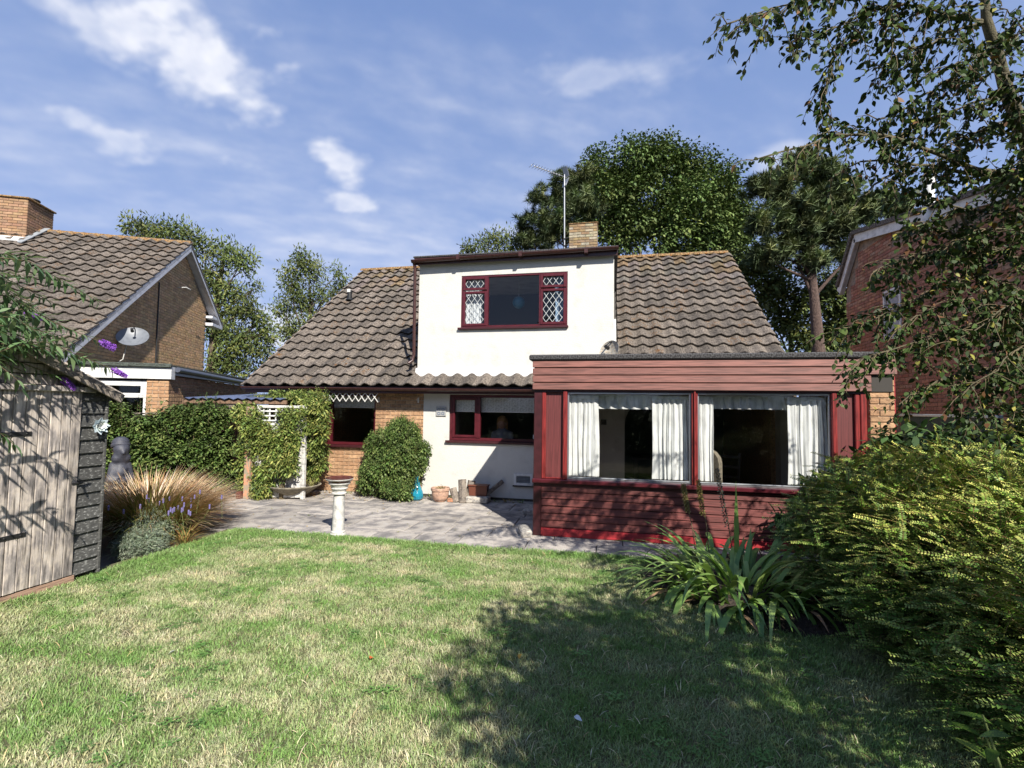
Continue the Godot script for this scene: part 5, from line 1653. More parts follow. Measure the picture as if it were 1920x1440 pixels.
func chair(p: Vector3, turn: float, label: String) -> void:
	var c := thing("dining_chair", label, "chair", p, turn, "dining chairs in the extension")
	part(c, "seat", boxm(Vector3(0.42, 0.035, 0.42), 0.008), MT["dark_wood"], at(0, 0.45, 0))
	for s in [-1.0, 1.0]:
		part(c, "leg", boxm(Vector3(0.035, 0.44, 0.035), 0.005), MT["dark_wood"], at(0.18 * s, 0.22, 0.18))
		var m := Mb.new()
		m.bar(Vector3(0.19 * s, 0.0, -0.18), Vector3(0.19 * s, 0.47, -0.19), 0.04, 0.035)
		m.bar(Vector3(0.19 * s, 0.46, -0.19), Vector3(0.19 * s, 1.05, -0.3), 0.045, 0.035)
		part(c, "back_leg", m.mesh(), MT["dark_wood"])
	for k in 3:
		part(c, "back_rail", boxm(Vector3(0.36, 0.05, 0.02), 0.005), MT["dark_wood"], Transform3D(Basis(Vector3(1, 0, 0), -0.18), Vector3(0, 0.66 + k * 0.16, -0.23 - k * 0.03)))

# ---------------------------------------------------------------- plants
func blade_mesh(l: float, w: float, bend: float, segs := 5, fold := 0.0) -> ArrayMesh:
	var b := Mb.new()
	add_blade(b, Transform3D(), l, w, bend, segs, fold)
	return b.mesh()

func add_blade(b: Mb, t: Transform3D, l: float, w: float, bend: float, segs := 5, fold := 0.0) -> void:
	# rises along +y and bends towards +x by bend radians over its length
	var p := Vector3.ZERO
	var a := 0.0
	var rows := []
	for i in segs + 1:
		var s := float(i) / segs
		var ww := w * 0.5 * minf(1.0, (1.0 - s) * 2.2 + 0.02) * minf(1.0, 0.6 + s * 2.0)
		var nn := Vector3(-cos(a), sin(a), 0)
		rows.append([t * (p + Vector3(0, 0, ww) + nn * fold * ww), t * p, t * (p - Vector3(0, 0, ww) + nn * fold * ww), (t.basis * nn).normalized()])
		a += bend / segs
		p += Vector3(sin(a), cos(a), 0) * l / segs
	for i in segs:
		var q = rows[i]
		var r = rows[i + 1]
		if fold == 0.0:
			b.tri(q[0], q[2], r[2], q[3], q[3], r[3])
			if i < segs - 1:
				b.tri(q[0], r[2], r[0], q[3], r[3], r[3])
		else:
			for e in [0, 2]:
				b.tri(q[1], q[e], r[e], q[3], q[3], r[3])
				b.tri(q[1], r[e], r[1], q[3], r[3], r[3])

func tuft(parent: Node, called: String, p: Vector3, count: int, l: float, tints: Array, spread := 0.6) -> void:
	var bm := blade_mesh(1.0, 0.018, 1.0, 4)
	var xf := []
	var co := []
	for i in count:
		var a := rr(0, TAU)
		var s := l * rr(0.5, 1.1)
		xf.append(Transform3D(Basis(Vector3.UP, a) * Basis(Vector3(0, 0, 1), -rr(0.0, spread)) * Basis.from_scale(Vector3(s, s, s)), p + Vector3(rr(-0.03, 0.03), 0, rr(-0.03, 0.03))))
		co.append(vary(tints[rng.randi() % tints.size()], 0.2))
	many(parent, called, bm, MT["blade"], xf, co)

var cnoise: FastNoiseLite
func crown_points(xf: Array, co: Array, c: Vector3, r: Vector3, n: int, smin: float, smax: float, tints: Array, shell := 0.45, flat := 1.0, gap := -0.2) -> void:
	if cnoise == null:
		cnoise = FastNoiseLite.new()
		cnoise.noise_type = FastNoiseLite.TYPE_SIMPLEX_SMOOTH
		cnoise.seed = 33
		cnoise.frequency = 1.0
		cnoise.fractal_octaves = 2
	var size := (r.x + r.y + r.z) / 3.0
	var fq := 1.15 / maxf(size, 0.12)
	for i in n:
		var d := rand_dir()
		var q := pow(rng.randf(), shell)
		if rng.randf() < 0.1:
			q *= rr(1.0, 1.28)
		var p := c + Vector3(d.x * r.x, d.y * r.y * flat, d.z * r.z) * q
		var v := cnoise.get_noise_3dv(p * fq + Vector3(7, 3, 5))
		if v < gap:
			continue
		var tone := 1.0 + 0.8 * cnoise.get_noise_3dv(p * fq * 1.7 + Vector3(50, 0, 0))
		var s := rr(smin, smax)
		xf.append(Transform3D(Basis(rand_dir(), rr(-0.35, 0.35)) * Basis(Vector3.UP, rr(0, TAU)) * Basis.from_scale(Vector3(s, s, s)), p))
		var cc := vary(tints[rng.randi() % tints.size()], 0.12)
		co.append(Color(cc.r * tone, cc.g * tone, cc.b * tone))

func tree(called: String, label: String, group: String, base: Vector3, blobs: Array, clump: Mesh, m: Material, bark: Material, tints: Array, density: float, tr: float, fork: float, depth := 1.0, flat := 1.0, smin := 0.7, smax := 1.3) -> Node3D:
	var o := thing(called, label, "tree", Vector3(base.x, 0, base.z), 0.0, group)
	var mean := Vector3.ZERO
	var top := 0.0
	for b in blobs:
		mean += Vector3(b[0], b[1], b[2])
		top = maxf(top, b[1])
	mean /= blobs.size()
	var tm := Mb.new()
	var pts := []
	var rad := []
	var hh := top * 0.86
	for i in 8:
		var s := i / 7.0
		var sway := Vector3(mean.x - base.x, 0, mean.z - base.z) * s * s + Vector3(sin(s * 5.0 + base.x), 0, cos(s * 4.0)) * 0.12 * s
		pts.append(Vector3(0, hh * s, 0) + sway)
		rad.append(tr * (1.0 - 0.8 * s) * (1.25 if i == 0 else 1.0))
	tm.tube(pts, rad, 9)
	part(o, "trunk", tm.mesh(), bark)
	var xf := []
	var co := []
	for b in blobs:
		var c := Vector3(b[0] - base.x, b[1], b[2] - base.z)
		var f := clampf(fork + rr(0.0, 0.25), 0.1, 0.9) * c.y / hh
		f = clampf(f, 0.12, 0.92)
		var k := f * 7.0
		var i0 := mini(int(k), 6)
		var st: Vector3 = (pts[i0] as Vector3).lerp(pts[i0 + 1], k - i0)
		var mid := st.lerp(c, 0.5) + Vector3(rr(-0.25, 0.25), rr(-0.1, 0.45), rr(-0.25, 0.25))
		var lb := Mb.new()
		var r0: float = maxf(0.03, tr * (1.0 - 0.8 * f) * 0.45)
		lb.tube([st, mid, c], [r0, r0 * 0.6, r0 * 0.22], 6)
		for q in 4:
			var e := c + rand_dir() * float(b[3]) * 0.8
			var s0 := mid.lerp(c, rr(0.2, 0.9))
			lb.tube([s0, s0.lerp(e, 0.5) + rand_dir() * 0.08, e], [r0 * 0.3, r0 * 0.2, r0 * 0.08], 4, false)
		part(o, "limb", lb.mesh(), bark)
		var n := int(density * b[3] * b[3] * 10.0)
		var tone := rr(0.8, 1.2)
		var tt := []
		for q in tints:
			tt.append(Color(q.r * tone, q.g * tone, q.b * tone))
		crown_points(xf, co, c, Vector3(b[3], b[3], b[3] * depth) * 1.2, n, smin, smax, tt, 0.42, flat, 0.0)
	var cr := many(o, "crown", clump, m, xf, co)
	cr.set_meta("kind", "stuff")
	return o

func background_trees() -> void:
	var oak := [[-0.6,13.91,-15.65,1.06], [0.9,14.48,-15.93,1.11], [2.53,14.64,-16.26,1.06], [4.16,14.11,-16.62,1.11], [5.53,13.3,-16.94,1.06], [6.21,12.06,-17.15,0.94], [0.09,12.53,-15.86,1.25], [1.85,12.83,-16.21,1.39], [3.76,12.3,-16.63,1.44], [5.4,11.21,-17.02,1.11], [6.49,10.67,-17.27,0.78], [0.91,11.15,-16.1,1], [2.81,10.9,-16.5,1.11], [4.45,10.23,-16.88,0.94], [-0.45,11.13,-15.82,0.72], [6.08,9.84,-17.23,0.72]]
	var pine_left := [[-2.08,12.07,-12.37,0.64], [-1.24,12.44,-12.52,0.54], [-3.04,11.32,-12.21,0.68], [-1.72,11.1,-12.49,0.88], [-3.51,10.22,-12.16,0.59], [-2.55,10.11,-12.37,0.83], [-3.75,9.48,-12.15,0.49], [-1.47,9.76,-12.61,0.68], [-0.88,10.98,-12.67,0.54], [-3.03,9.37,-12.31,0.54]]
	var low := [[-6.04,9.32,-12.2,0.4], [-5.18,9.59,-12.36,0.5], [-4.32,9.45,-12.55,0.45], [-6.53,9.22,-12.1,0.25]]
	var pine_right := [[6.53,10.51,-9.11,0.49], [7.27,10.23,-9.28,0.57], [5.05,9.64,-8.85,0.45], [5.7,9.83,-8.97,0.49], [6.17,9.09,-9.11,0.68], [7.09,9,-9.3,0.76], [7.92,9.58,-9.45,0.57], [5.43,8.51,-8.98,0.6], [6.54,8.05,-9.24,0.68], [7.65,8.26,-9.46,0.68], [8.38,8.83,-9.58,0.57], [5.62,7.47,-9.08,0.57], [6.91,7.11,-9.36,0.45], [8.21,7.51,-9.61,0.57], [5.15,7.28,-8.99,0.38], [9.12,9.03,-9.72,0.57], [10.05,9.04,-9.91,0.42]]
	var behind := [[6.61,6.92,-12.38,0.58], [7.48,6.49,-12.58,0.67], [9.01,6.95,-12.87,0.8], [9.88,5.63,-13.12,0.89], [7.05,5.37,-12.54,0.53], [7.92,4.94,-12.75,0.58], [9.01,4.74,-12.98,0.67], [5.52,7.79,-12.11,0.49], [6.39,7.81,-12.29,0.58], [6.18,6.47,-12.31,0.44]]
	var ash_left := [[-20.6,9.48,-7.65,0.33], [-19.92,9.33,-7.8,0.42], [-19.12,9.15,-7.97,0.51], [-18.32,9.28,-8.13,0.37], [-17.63,8.71,-8.3,0.42], [-16.6,8.37,-8.53,0.51], [-15.8,8.03,-8.71,0.42], [-17.17,7.31,-8.47,0.56], [-16.37,6.39,-8.68,0.65], [-15.56,5.94,-8.87,0.47], [-14.99,5.48,-9.01,0.33], [-16.82,5.22,-8.64,0.61], [-15.9,4.53,-8.87,0.65], [-14.99,4.31,-9.07,0.42], [-16.59,3.59,-8.77,0.61], [-15.67,3.37,-8.97,0.47], [-15.22,6.87,-8.89,0.28], [-14.76,4.9,-9.09,0.33]]
	var ash_mid := [[-15.19,8.96,-11.86,0.43], [-15.7,8.15,-11.79,0.53], [-14.53,8.44,-12.02,0.48], [-13.36,8.45,-12.27,0.37], [-15.31,7.09,-11.93,0.64], [-14,7.25,-12.19,0.48], [-14.78,6.04,-12.09,0.64], [-15.7,5.49,-11.93,0.48], [-13.22,7.66,-12.33,0.27], [-16.09,6.55,-11.79,0.37], [-14.26,4.98,-12.25,0.69], [-16.34,3.62,-11.89,0.64]]
	var broad := leaf_clump(26, 0.42, 0.17, 0.1, 5, 0.4)
	var small := leaf_clump(20, 0.36, 0.17, 0.06, 6, 0.2)
	var needles := needle_clump(70, 0.3, 7)
	var g1 := [Color(0.085, 0.13, 0.04), Color(0.07, 0.112, 0.034), Color(0.105, 0.15, 0.045), Color(0.13, 0.165, 0.052)]
	var g2 := [Color(0.13, 0.18, 0.085), Color(0.16, 0.2, 0.095), Color(0.11, 0.15, 0.075), Color(0.19, 0.22, 0.1)]
	var g3 := [Color(0.11, 0.14, 0.042), Color(0.085, 0.115, 0.036), Color(0.14, 0.155, 0.05), Color(0.065, 0.09, 0.03)]
	tree("broadleaf_tree", "large round-crowned broadleaf tree rising behind the bungalow's right roof", "trees behind the houses", Vector3(2.6, 0, -16.6), oak, broad, MT["leaf"], MT["bark"], g1, 29.0, 0.42, 0.45)
	tree("pine_tree", "dark pine behind the bungalow's chimney and aerial", "trees behind the houses", Vector3(-1.6, 0, -12.7), pine_left, needles, MT["needle"], MT["pine_bark"], g2, 42.0, 0.25, 0.7, 1.0, 0.75)
	tree("young_tree", "low light green tree top showing just above the dormer roof", "trees behind the houses", Vector3(-5.2, 0, -12.5), low, small, MT["leaf"], MT["bark"], g3, 34.0, 0.12, 0.6)
	tree("pine_tree", "tall pine with a bare brown trunk between the bungalow and the red brick house", "trees behind the houses", Vector3(7.15, 0, -9.4), pine_right, needles, MT["needle"], MT["pine_bark"], g2, 62.0, 0.32, 0.75, 1.0, 0.75)
	tree("bushy_tree", "bushy green tree in the gap behind the tall pine's trunk", "trees behind the houses", Vector3(8.0, 0, -14.5), behind, broad, MT["leaf"], MT["bark"], g3, 30.0, 0.22, 0.5)
	tree("ash_tree", "airy tall tree with drooping foliage right of the left house's gable", "trees behind the houses", Vector3(-17.0, 0, -8.5), ash_left, small, MT["leaf"], MT["bark"], g3, 36.0, 0.26, 0.55)
	tree("ash_tree", "open-crowned tree between the left house and the bungalow's roof", "trees behind the houses", Vector3(-14.9, 0, -12.1), ash_mid, small, MT["leaf"], MT["bark"], g3, 36.0, 0.24, 0.55)

func frond_mesh(pairs: int, l: float, leaf: float, sd: int) -> ArrayMesh:
	# a flat twig with two rows of tiny oval leaves, yellower towards the tip
	var keep := rng.state
	rng.seed = sd
	var b := Mb.new()
	var bend := rr(-0.25, 0.1)
	b.col = Color(0.12, 0.08, 0.04)
	var pts := []
	for i in 4:
		var s := i / 3.0
		pts.append(Vector3(l * s, bend * l * s * s, 0.04 * l * sin(s * 3.0)))
	b.tube(pts, [0.0022, 0.002, 0.0015, 0.001], 3, false)
	for i in pairs:
		var s := (i + 0.5) / pairs
		var p := Vector3(l * s, bend * l * s * s, 0.04 * l * sin(s * 3.0))
		for side in [-1.0, 1.0]:
			var k := pow(s, 1.6)
			var c := Color(0.06, 0.13, 0.022).lerp(Color(0.40, 0.42, 0.13), k * rr(0.2, 1.2))
			b.col = vary(c, 0.2)
			var dir := Vector3(0.55, rr(-0.15, 0.35), side * 1.0).normalized()
			var sz := leaf * (1.1 - 0.4 * s) * rr(0.85, 1.15)
			add_leaf(b, Transform3D(frame(dir, Vector3(rr(-0.3, 0.3), 1, rr(-0.3, 0.3))), p), sz, sz * 0.62, 0.25, 0.15, 2)
	rng.state = keep
	return b.mesh()

func box_honeysuckle() -> void:
	var o := thing("honeysuckle_shrub", "big mounded box honeysuckle with layered sprays of tiny yellow-tipped leaves, right foreground", "shrub", Vector3(2.8, 0, 5.2))
	var vs := [frond_mesh(8, 0.12, 0.025, 1), frond_mesh(10, 0.15, 0.024, 2), frond_mesh(18, 0.27, 0.023, 3)]
	var mounds := [[Vector3(2.65, 0.72, 4.45), Vector3(1.08, 0.80, 1.0), 0.34], [Vector3(2.75, 0.52, 5.4), Vector3(1.12, 0.78, 1.0), 0.3], [Vector3(2.86, 0.50, 6.35), Vector3(1.22, 0.74, 0.95), 0.27], [Vector3(3.5, 0.85, 4.6), Vector3(1.1, 0.85, 1.1), 0.16]]
	var xfs := [[], [], []]
	var cos_ := [[], [], []]
	for md in mounds:
		var n := int(19000 * md[2])
		for i in n:
			var d := rand_dir()
			if d.y < -0.75:
				continue
			var q := 1.0 - 0.55 * pow(rng.randf(), 1.8)
			var p: Vector3 = md[0] + Vector3(d.x * md[1].x, d.y * md[1].y, d.z * md[1].z) * q * (1.0 + 0.07 * sin(p_wave(d)))
			if p.y < 0.03:
				continue
			var nn: Vector3 = Vector3(d.x / md[1].x, d.y / md[1].y, d.z / md[1].z).normalized()
			var dir := nn * 0.75 + Vector3(-0.3, 0.0, 0.12) + rand_dir() * 1.0
			dir.y = dir.y * 0.6 + (0.2 if nn.y > 0.6 else -0.05)
			var v := rng.randi() % 2
			if rng.randf() < (0.14 if nn.y > 0.5 else 0.3):
				v = 2
				dir = nn * 0.8 + Vector3(-0.45, 0.0, 0.1) + rand_dir() * 0.35
				dir.y = dir.y * 0.3 + rr(-0.05, 0.25)
			var s := rr(0.75, 1.2)
			xfs[v].append(Transform3D(frame(dir, Vector3.UP + rand_dir() * 0.6).scaled_local(Vector3(s, s, s)), p - dir.normalized() * 0.1 - o.position))
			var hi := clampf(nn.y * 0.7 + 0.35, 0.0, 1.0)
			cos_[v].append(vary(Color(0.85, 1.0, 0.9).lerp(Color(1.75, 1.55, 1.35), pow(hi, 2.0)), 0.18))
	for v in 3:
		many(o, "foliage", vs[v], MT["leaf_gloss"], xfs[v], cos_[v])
	for k in 26:
		var b := Mb.new()
		var a := TAU * k / 26
		var e := Vector3(cos(a) * rr(0.5, 1.0), rr(0.5, 1.1), sin(a) * rr(0.5, 1.2))
		b.tube([Vector3(cos(a) * 0.15, 0, sin(a) * 0.15), e * 0.55 + Vector3(0, 0.1, 0), e], [0.016, 0.01, 0.004], 5, false)
		part(o, "branch", b.mesh(), MT["bark"])

func p_wave(d: Vector3) -> float:
	return d.x * 9.0 + d.y * 13.0 + d.z * 11.0

func strap_plant() -> void:
	var o := thing("strap_leaved_plant", "clump of long arching strap leaves in the bed in front of the extension", "plant", Vector3(1.25, 0.03, 4.05))
	var mats := []
	for i in 5:
		var c: Array = [[0.17, 0.31, 0.06], [0.23, 0.37, 0.09], [0.13, 0.25, 0.055], [0.28, 0.4, 0.11], [0.19, 0.32, 0.085]][i]
		mats.append(mat("strap%d" % i, lin(c[0], c[1], c[2]), 0.42, {two = true, back = Color(0.55, 0.55, 0.4), tex = TX["soft"], scale = Vector3(4, 4, 4)}))
	mats.append(mat("strap_dry", lin(0.32, 0.2, 0.11), 0.8, {two = true}))
	mats.append(mat("strap_yellow", lin(0.36, 0.33, 0.09), 0.6, {two = true}))
	for i in 250:
		var a := rr(0, TAU)
		var rad := sqrt(rng.randf())
		var p := Vector3(cos(a) * rad * 0.68, 0, sin(a) * rad * 0.6)
		var ang := a + rr(-0.7, 0.7)
		var l := rr(0.5, 0.95)
		var lean := rad * 0.35 + rr(-0.05, 0.35)
		var k := rng.randi() % 5
		if rng.randf() < 0.11:
			k = 5 if rng.randf() < 0.6 else 6
			lean += 0.5
		var b := Mb.new()
		add_blade(b, Transform3D(Basis(Vector3.UP, -ang) * Basis(Vector3(0, 0, 1), -lean), Vector3.ZERO), l, rr(0.038, 0.062), rr(1.0, 2.6), 9, 0.22)
		part(o, "leaf", b.mesh(), mats[k], at(p.x, 0, p.z))
	# one upright sword leaf
	var sb := Mb.new()
	add_blade(sb, Transform3D(), 1.0, 0.05, 0.06, 7, 0.15)
	part(o, "leaf", sb.mesh(), mats[1], Transform3D(Basis(Vector3.UP, 1.4), Vector3(0.08, 0, -0.5)), "single upright sword-like leaf")
	# seed spikes
	var sp := [[Vector3(0.95, 0, 3.45), Vector3(0.83, 0.93, 3.24), 0.33, "pale yellow seed spike left of the sword-like leaf", Color(0.28, 0.24, 0.08)], [Vector3(1.1, 0, 3.4), Vector3(1.0, 0.98, 3.2), 0.4, "pale yellow seed spike nearest the red mullion", Color(0.3, 0.25, 0.07)], [Vector3(1.35, 0, 3.4), Vector3(1.21, 1.12, 3.17), 0.58, "tall dark seed spike right of the sword-like leaf", Color(0.06, 0.07, 0.06)]]
	for s in sp:
		var t := thing("seed_spike", s[3], "flower spike", s[0], 0.0, "seed spikes in the bed")
		var top: Vector3 = s[1] - s[0]
		var b := Mb.new()
		b.tube([Vector3.ZERO, top * 0.5 + Vector3(0.02, 0, 0.01), top], [0.006, 0.005, 0.003], 5)
		part(t, "stalk", b.mesh(), MT["stem"])
		var xf := []
		var co := []
		for i in 90:
			var f := 1.0 - float(s[2]) * (1.0 - pow(i / 90.0, 0.9))
			var p := top * f
			var a := i * 2.4
			var dir := Vector3(cos(a), 0.35, sin(a))
			xf.append(Transform3D(frame(dir, Vector3.UP), p))
			co.append(vary(s[4], 0.35))
		many(t, "seed_pods", leaf_clump(3, 0.008, 0.036, 0.018, 91, 0.2), MT["petal"], xf, co)

func leafy(called: String, label: String, category: String, base: Vector3, blobs: Array, clump: Mesh, m: Material, tints: Array, density: float, group := "", shell := 0.4) -> Node3D:
	# a shrub: stems from the base to each clump of leaves, and the leaves
	var o := thing(called, label, category, base, 0.0, group)
	var xf := []
	var co := []
	for b in blobs:
		var c := Vector3(b[0], b[1], b[2]) - base
		var r := Vector3(b[3], b[4], b[5])
		crown_points(xf, co, c, r, int(1.55 * density * (r.x * r.y + r.y * r.z + r.x * r.z) * 3.4), 0.7, 1.25, tints, shell, 1.0, 0.03)
		var sm := Mb.new()
		sm.tube([Vector3(c.x * 0.3, 0, c.z * 0.3), Vector3(c.x * 0.7, c.y * 0.5, c.z * 0.7), c], [0.018, 0.013, 0.006], 5)
		for q in 3:
			var e := c + rand_dir() * r * 0.8
			sm.tube([Vector3(c.x * 0.7, c.y * 0.5, c.z * 0.7), (c + e) * 0.5, e], [0.008, 0.006, 0.003], 4, false)
		for q in 9:
			var d := (rand_dir() + Vector3(0, 0.5, 0.2)).normalized()
			var e := c + Vector3(d.x * r.x, d.y * r.y, d.z * r.z) * rr(1.2, 1.5)
			sm.tube([c + (e - c) * 0.5, e + Vector3(0, -0.01, 0)], [0.004, 0.0015], 4, false)
			for i in 5:
				var sc := rr(0.3, 0.6)
				xf.append(Transform3D(Basis(Vector3.UP, rr(0, TAU)) * Basis.from_scale(Vector3(sc, sc, sc)), c + (e - c) * (0.72 + 0.075 * i)))
				co.append(vary(tints[rng.randi() % tints.size()], 0.15))
		part(o, "stem", sm.mesh(), MT["stem"])
	many(o, "foliage", clump, m, xf, co)
	return o

func garden_plants() -> void:
	var ivy := leaf_clump(9, 0.07, 0.065, 0.04, 51, 0.5)
	var jas := leaf_clump(10, 0.08, 0.07, 0.026, 52, 0.4)
	var wall := leaf_clump(10, 0.06, 0.05, 0.028, 53, 0.5)
	var gi := [Color(0.075, 0.125, 0.03), Color(0.10, 0.15, 0.04), Color(0.055, 0.09, 0.025), Color(0.15, 0.19, 0.06)]
	var gy := [Color(0.12, 0.17, 0.035), Color(0.17, 0.21, 0.05), Color(0.09, 0.14, 0.035), Color(0.24, 0.25, 0.07)]
	# ivy over the fence, from the shed to the gate
	var iv := []
	for i in 11:
		var s := i / 10.0
		iv.append([lerpf(-9.95, -7.75, s), 0.85, lerpf(2.0, 1.05, s) + 0.1, 0.24, 0.82 + 0.05 * sin(i * 2.0), 0.22])
	iv += [[-7.75, 1.55, 1.0, 0.28, 0.35, 0.25], [-7.62, 0.5, 0.95, 0.2, 0.5, 0.22], [-7.5, 0.25, 0.9, 0.24, 0.25, 0.25], [-8.2, 1.62, 1.2, 0.3, 0.16, 0.2], [-7.55, 1.05, 0.95, 0.16, 0.6, 0.2], [-9.4, 1.66, 1.8, 0.4, 0.12, 0.2]]
	leafy("ivy_hedge", "thick mixed green ivy covering the fence between the shed and the gate", "hedge", Vector3(-8.8, 0, 1.5), iv, ivy, MT["leaf_gloss"], gi, 560.0, "", 0.3)
	# climber over the trellis
	leafy("climbing_plant", "yellow-green climber smothering the white trellis screen and reaching up to the eaves", "climber", Vector3(-6.2, 0, 0.95), [[-6.42, 0.75, 1.1, 0.24, 0.72, 0.16], [-6.12, 0.98, 1.14, 0.32, 0.5, 0.1], [-5.8, 0.75, 0.5, 0.26, 0.42, 0.16], [-5.75, 1.15, 0.75, 0.26, 0.45, 0.18], [-5.55, 1.55, 0.85, 0.24, 0.45, 0.2], [-6.65, 1.3, 1.15, 0.2, 0.45, 0.18], [-6.95, 0.75, 1.05, 0.16, 0.42, 0.16], [-6.85, 1.6, 1.1, 0.3, 0.2, 0.18], [-6.9, 0.25, 1.0, 0.14, 0.25, 0.14], [-6.5, 0.25, 1.12, 0.16, 0.25, 0.13], [-5.7, 1.9, 0.7, 0.3, 0.14, 0.2], [-6.3, 1.98, 0.6, 0.6, 0.08, 0.2], [-5.95, 1.62, 1.08, 0.26, 0.14, 0.1], [-6.02, 0.75, 1.16, 0.28, 0.36, 0.09], [-5.98, 1.2, 1.08, 0.22, 0.32, 0.1]], jas, MT["leaf_gloss"], gy, 520.0, "", 0.35)
	# shrub trained on the wall
	leafy("wall_shrub", "dome-shaped evergreen shrub against the wall right of the left window", "shrub", Vector3(-4.15, 0, 0.4), [[-4.1, 0.75, 0.42, 0.46, 0.62, 0.26], [-4.35, 0.5, 0.42, 0.42, 0.48, 0.26], [-3.8, 0.7, 0.38, 0.3, 0.5, 0.22], [-4.05, 1.2, 0.32, 0.34, 0.34, 0.2], [-4.65, 0.95, 0.32, 0.14, 0.28, 0.12], [-4.72, 0.35, 0.4, 0.16, 0.3, 0.16], [-4.0, 0.2, 0.55, 0.36, 0.2, 0.2], [-3.6, 0.9, 0.3, 0.14, 0.22, 0.12], [-4.1, 1.42, 0.25, 0.14, 0.1, 0.1], [-3.9, 1.2, 0.3, 0.24, 0.26, 0.18], [-4.5, 1.05, 0.3, 0.2, 0.25, 0.15]], wall, MT["leaf_gloss"], gi, 900.0, "", 0.35)
	# straw-coloured ornamental grass
	var o := thing("ornamental_grass", "large straw-coloured arching ornamental grass beside the shed", "grass clump", Vector3(-6.35, 0, 3.5))
	var b1 := blade_mesh(1.0, 0.012, 1.0, 6)
	var b2 := blade_mesh(1.0, 0.012, 0.6, 6)
	var x1 := []
	var c1 := []
	var x2 := []
	var c2 := []
	for i in 5200:
		var a := rr(0, TAU)
		var rad := sqrt(rng.randf())
		var p := Vector3(cos(a) * rad * 0.5, 0, sin(a) * rad * 0.45)
		var ang := a + rr(-0.6, 0.6)
		var s := rr(0.65, 1.05)
		var lean := rad * 0.62 + rr(-0.12, 0.25)
		var c := Color(0.50, 0.34, 0.19)
		var rnd := rng.randf()
		if cos(a) * rad > 0.1 and sin(a) * rad > 0.0 and rnd < 0.6:
			c = Color(0.24, 0.24, 0.06)
		elif rnd < 0.15:
			c = Color(0.36, 0.17, 0.07)
		elif rnd < 0.5:
			c = Color(0.62, 0.5, 0.36)
		var t := Transform3D(Basis(Vector3.UP, -ang) * Basis(Vector3(0, 0, 1), -lean) * Basis.from_scale(Vector3(s, s, s)), p)
		if i % 2:
			x1.append(t); c1.append(vary(c, 0.2))
		else:
			x2.append(t); c2.append(vary(c, 0.2))
	many(o, "arching_blades", b1, MT["blade"], x1, c1)
	many(o, "upright_blades", b2, MT["blade"], x2, c2)
	# lavender
	var sprig := leaf_clump(16, 0.06, 0.05, 0.007, 61, 0.1)
	o = leafy("lavender", "grey-green lavender with fading blue-violet heads at the foot of the ornamental grass", "shrub", Vector3(-5.65, 0, 4.1), [[-5.7, 0.16, 4.15, 0.26, 0.2, 0.3], [-5.45, 0.14, 4.4, 0.22, 0.16, 0.22], [-5.9, 0.24, 3.95, 0.2, 0.2, 0.2]], sprig, MT["leaf"], [Color(0.18, 0.22, 0.155), Color(0.26, 0.29, 0.22), Color(0.13, 0.17, 0.11)], 1500.0)
	for i in 26:
		var p := Vector3(rr(-0.35, 0.7), rr(0.25, 0.35), rr(-0.6, 0.3))
		var e := p + Vector3(rr(-0.1, 0.15), rr(0.12, 0.28), rr(-0.05, 0.15))
		var m := Mb.new()
		m.tube([p, e], [0.002, 0.002], 4)
		var st := part(o, "flower_stalk", m.mesh(), MT["green_stem"])
		m = Mb.new()
		for k in 5:
			m.col = vary(Color(0.20, 0.17, 0.36), 0.25)
			m.lathe([Vector2(0.0, 0.0), Vector2(0.009, 0.004), Vector2(0.011, 0.01), Vector2(0.0, 0.016)], e + Vector3(0, k * 0.011 - 0.01, 0), 7)
		part(st, "flower_head", m.mesh(), MT["petal"])
	o = thing("sedge_tuft", "small orange-tinted sedge tuft beside the lavender at the lawn's edge", "grass clump", Vector3(-5.3, 0, 3.95))
	tuft(o, "blades", Vector3.ZERO, 170, 0.38, [Color(0.38, 0.2, 0.07), Color(0.28, 0.24, 0.08), Color(0.2, 0.22, 0.07)], 1.0)
	# buddleia arching over the shed
	buddleia()
	# broad dark leaves beside the extension
	var big := leaf_clump(7, 0.12, 0.17, 0.06, 81, 0.7, 3)
	leafy("rhododendron", "dark glossy broad-leaved shrub at the foot of the brick pier", "shrub", Vector3(3.3, 0, 3.0), [[3.1, 1.25, 3.1, 0.35, 0.3, 0.3], [2.75, 1.0, 3.2, 0.22, 0.25, 0.2], [3.5, 1.35, 2.9, 0.4, 0.3, 0.35], [3.3, 0.7, 3.0, 0.5, 0.5, 0.4]], big, MT["leaf_gloss"], [Color(0.03, 0.065, 0.02), Color(0.045, 0.085, 0.025), Color(0.06, 0.1, 0.03)], 130.0)
	leafy("dahlia", "leafy stem with dull red buds leaning out in front of the right window panel", "plant", Vector3(2.15, 0, 3.75), [[2.02, 1.05, 3.8, 0.12, 0.07, 0.1], [2.25, 1.15, 3.85, 0.12, 0.08, 0.1], [1.75, 0.62, 3.75, 0.07, 0.1, 0.06]], leaf_clump(5, 0.07, 0.12, 0.045, 82, 0.7, 3), MT["leaf_gloss"], [Color(0.045, 0.09, 0.03), Color(0.08, 0.14, 0.045)], 260.0)
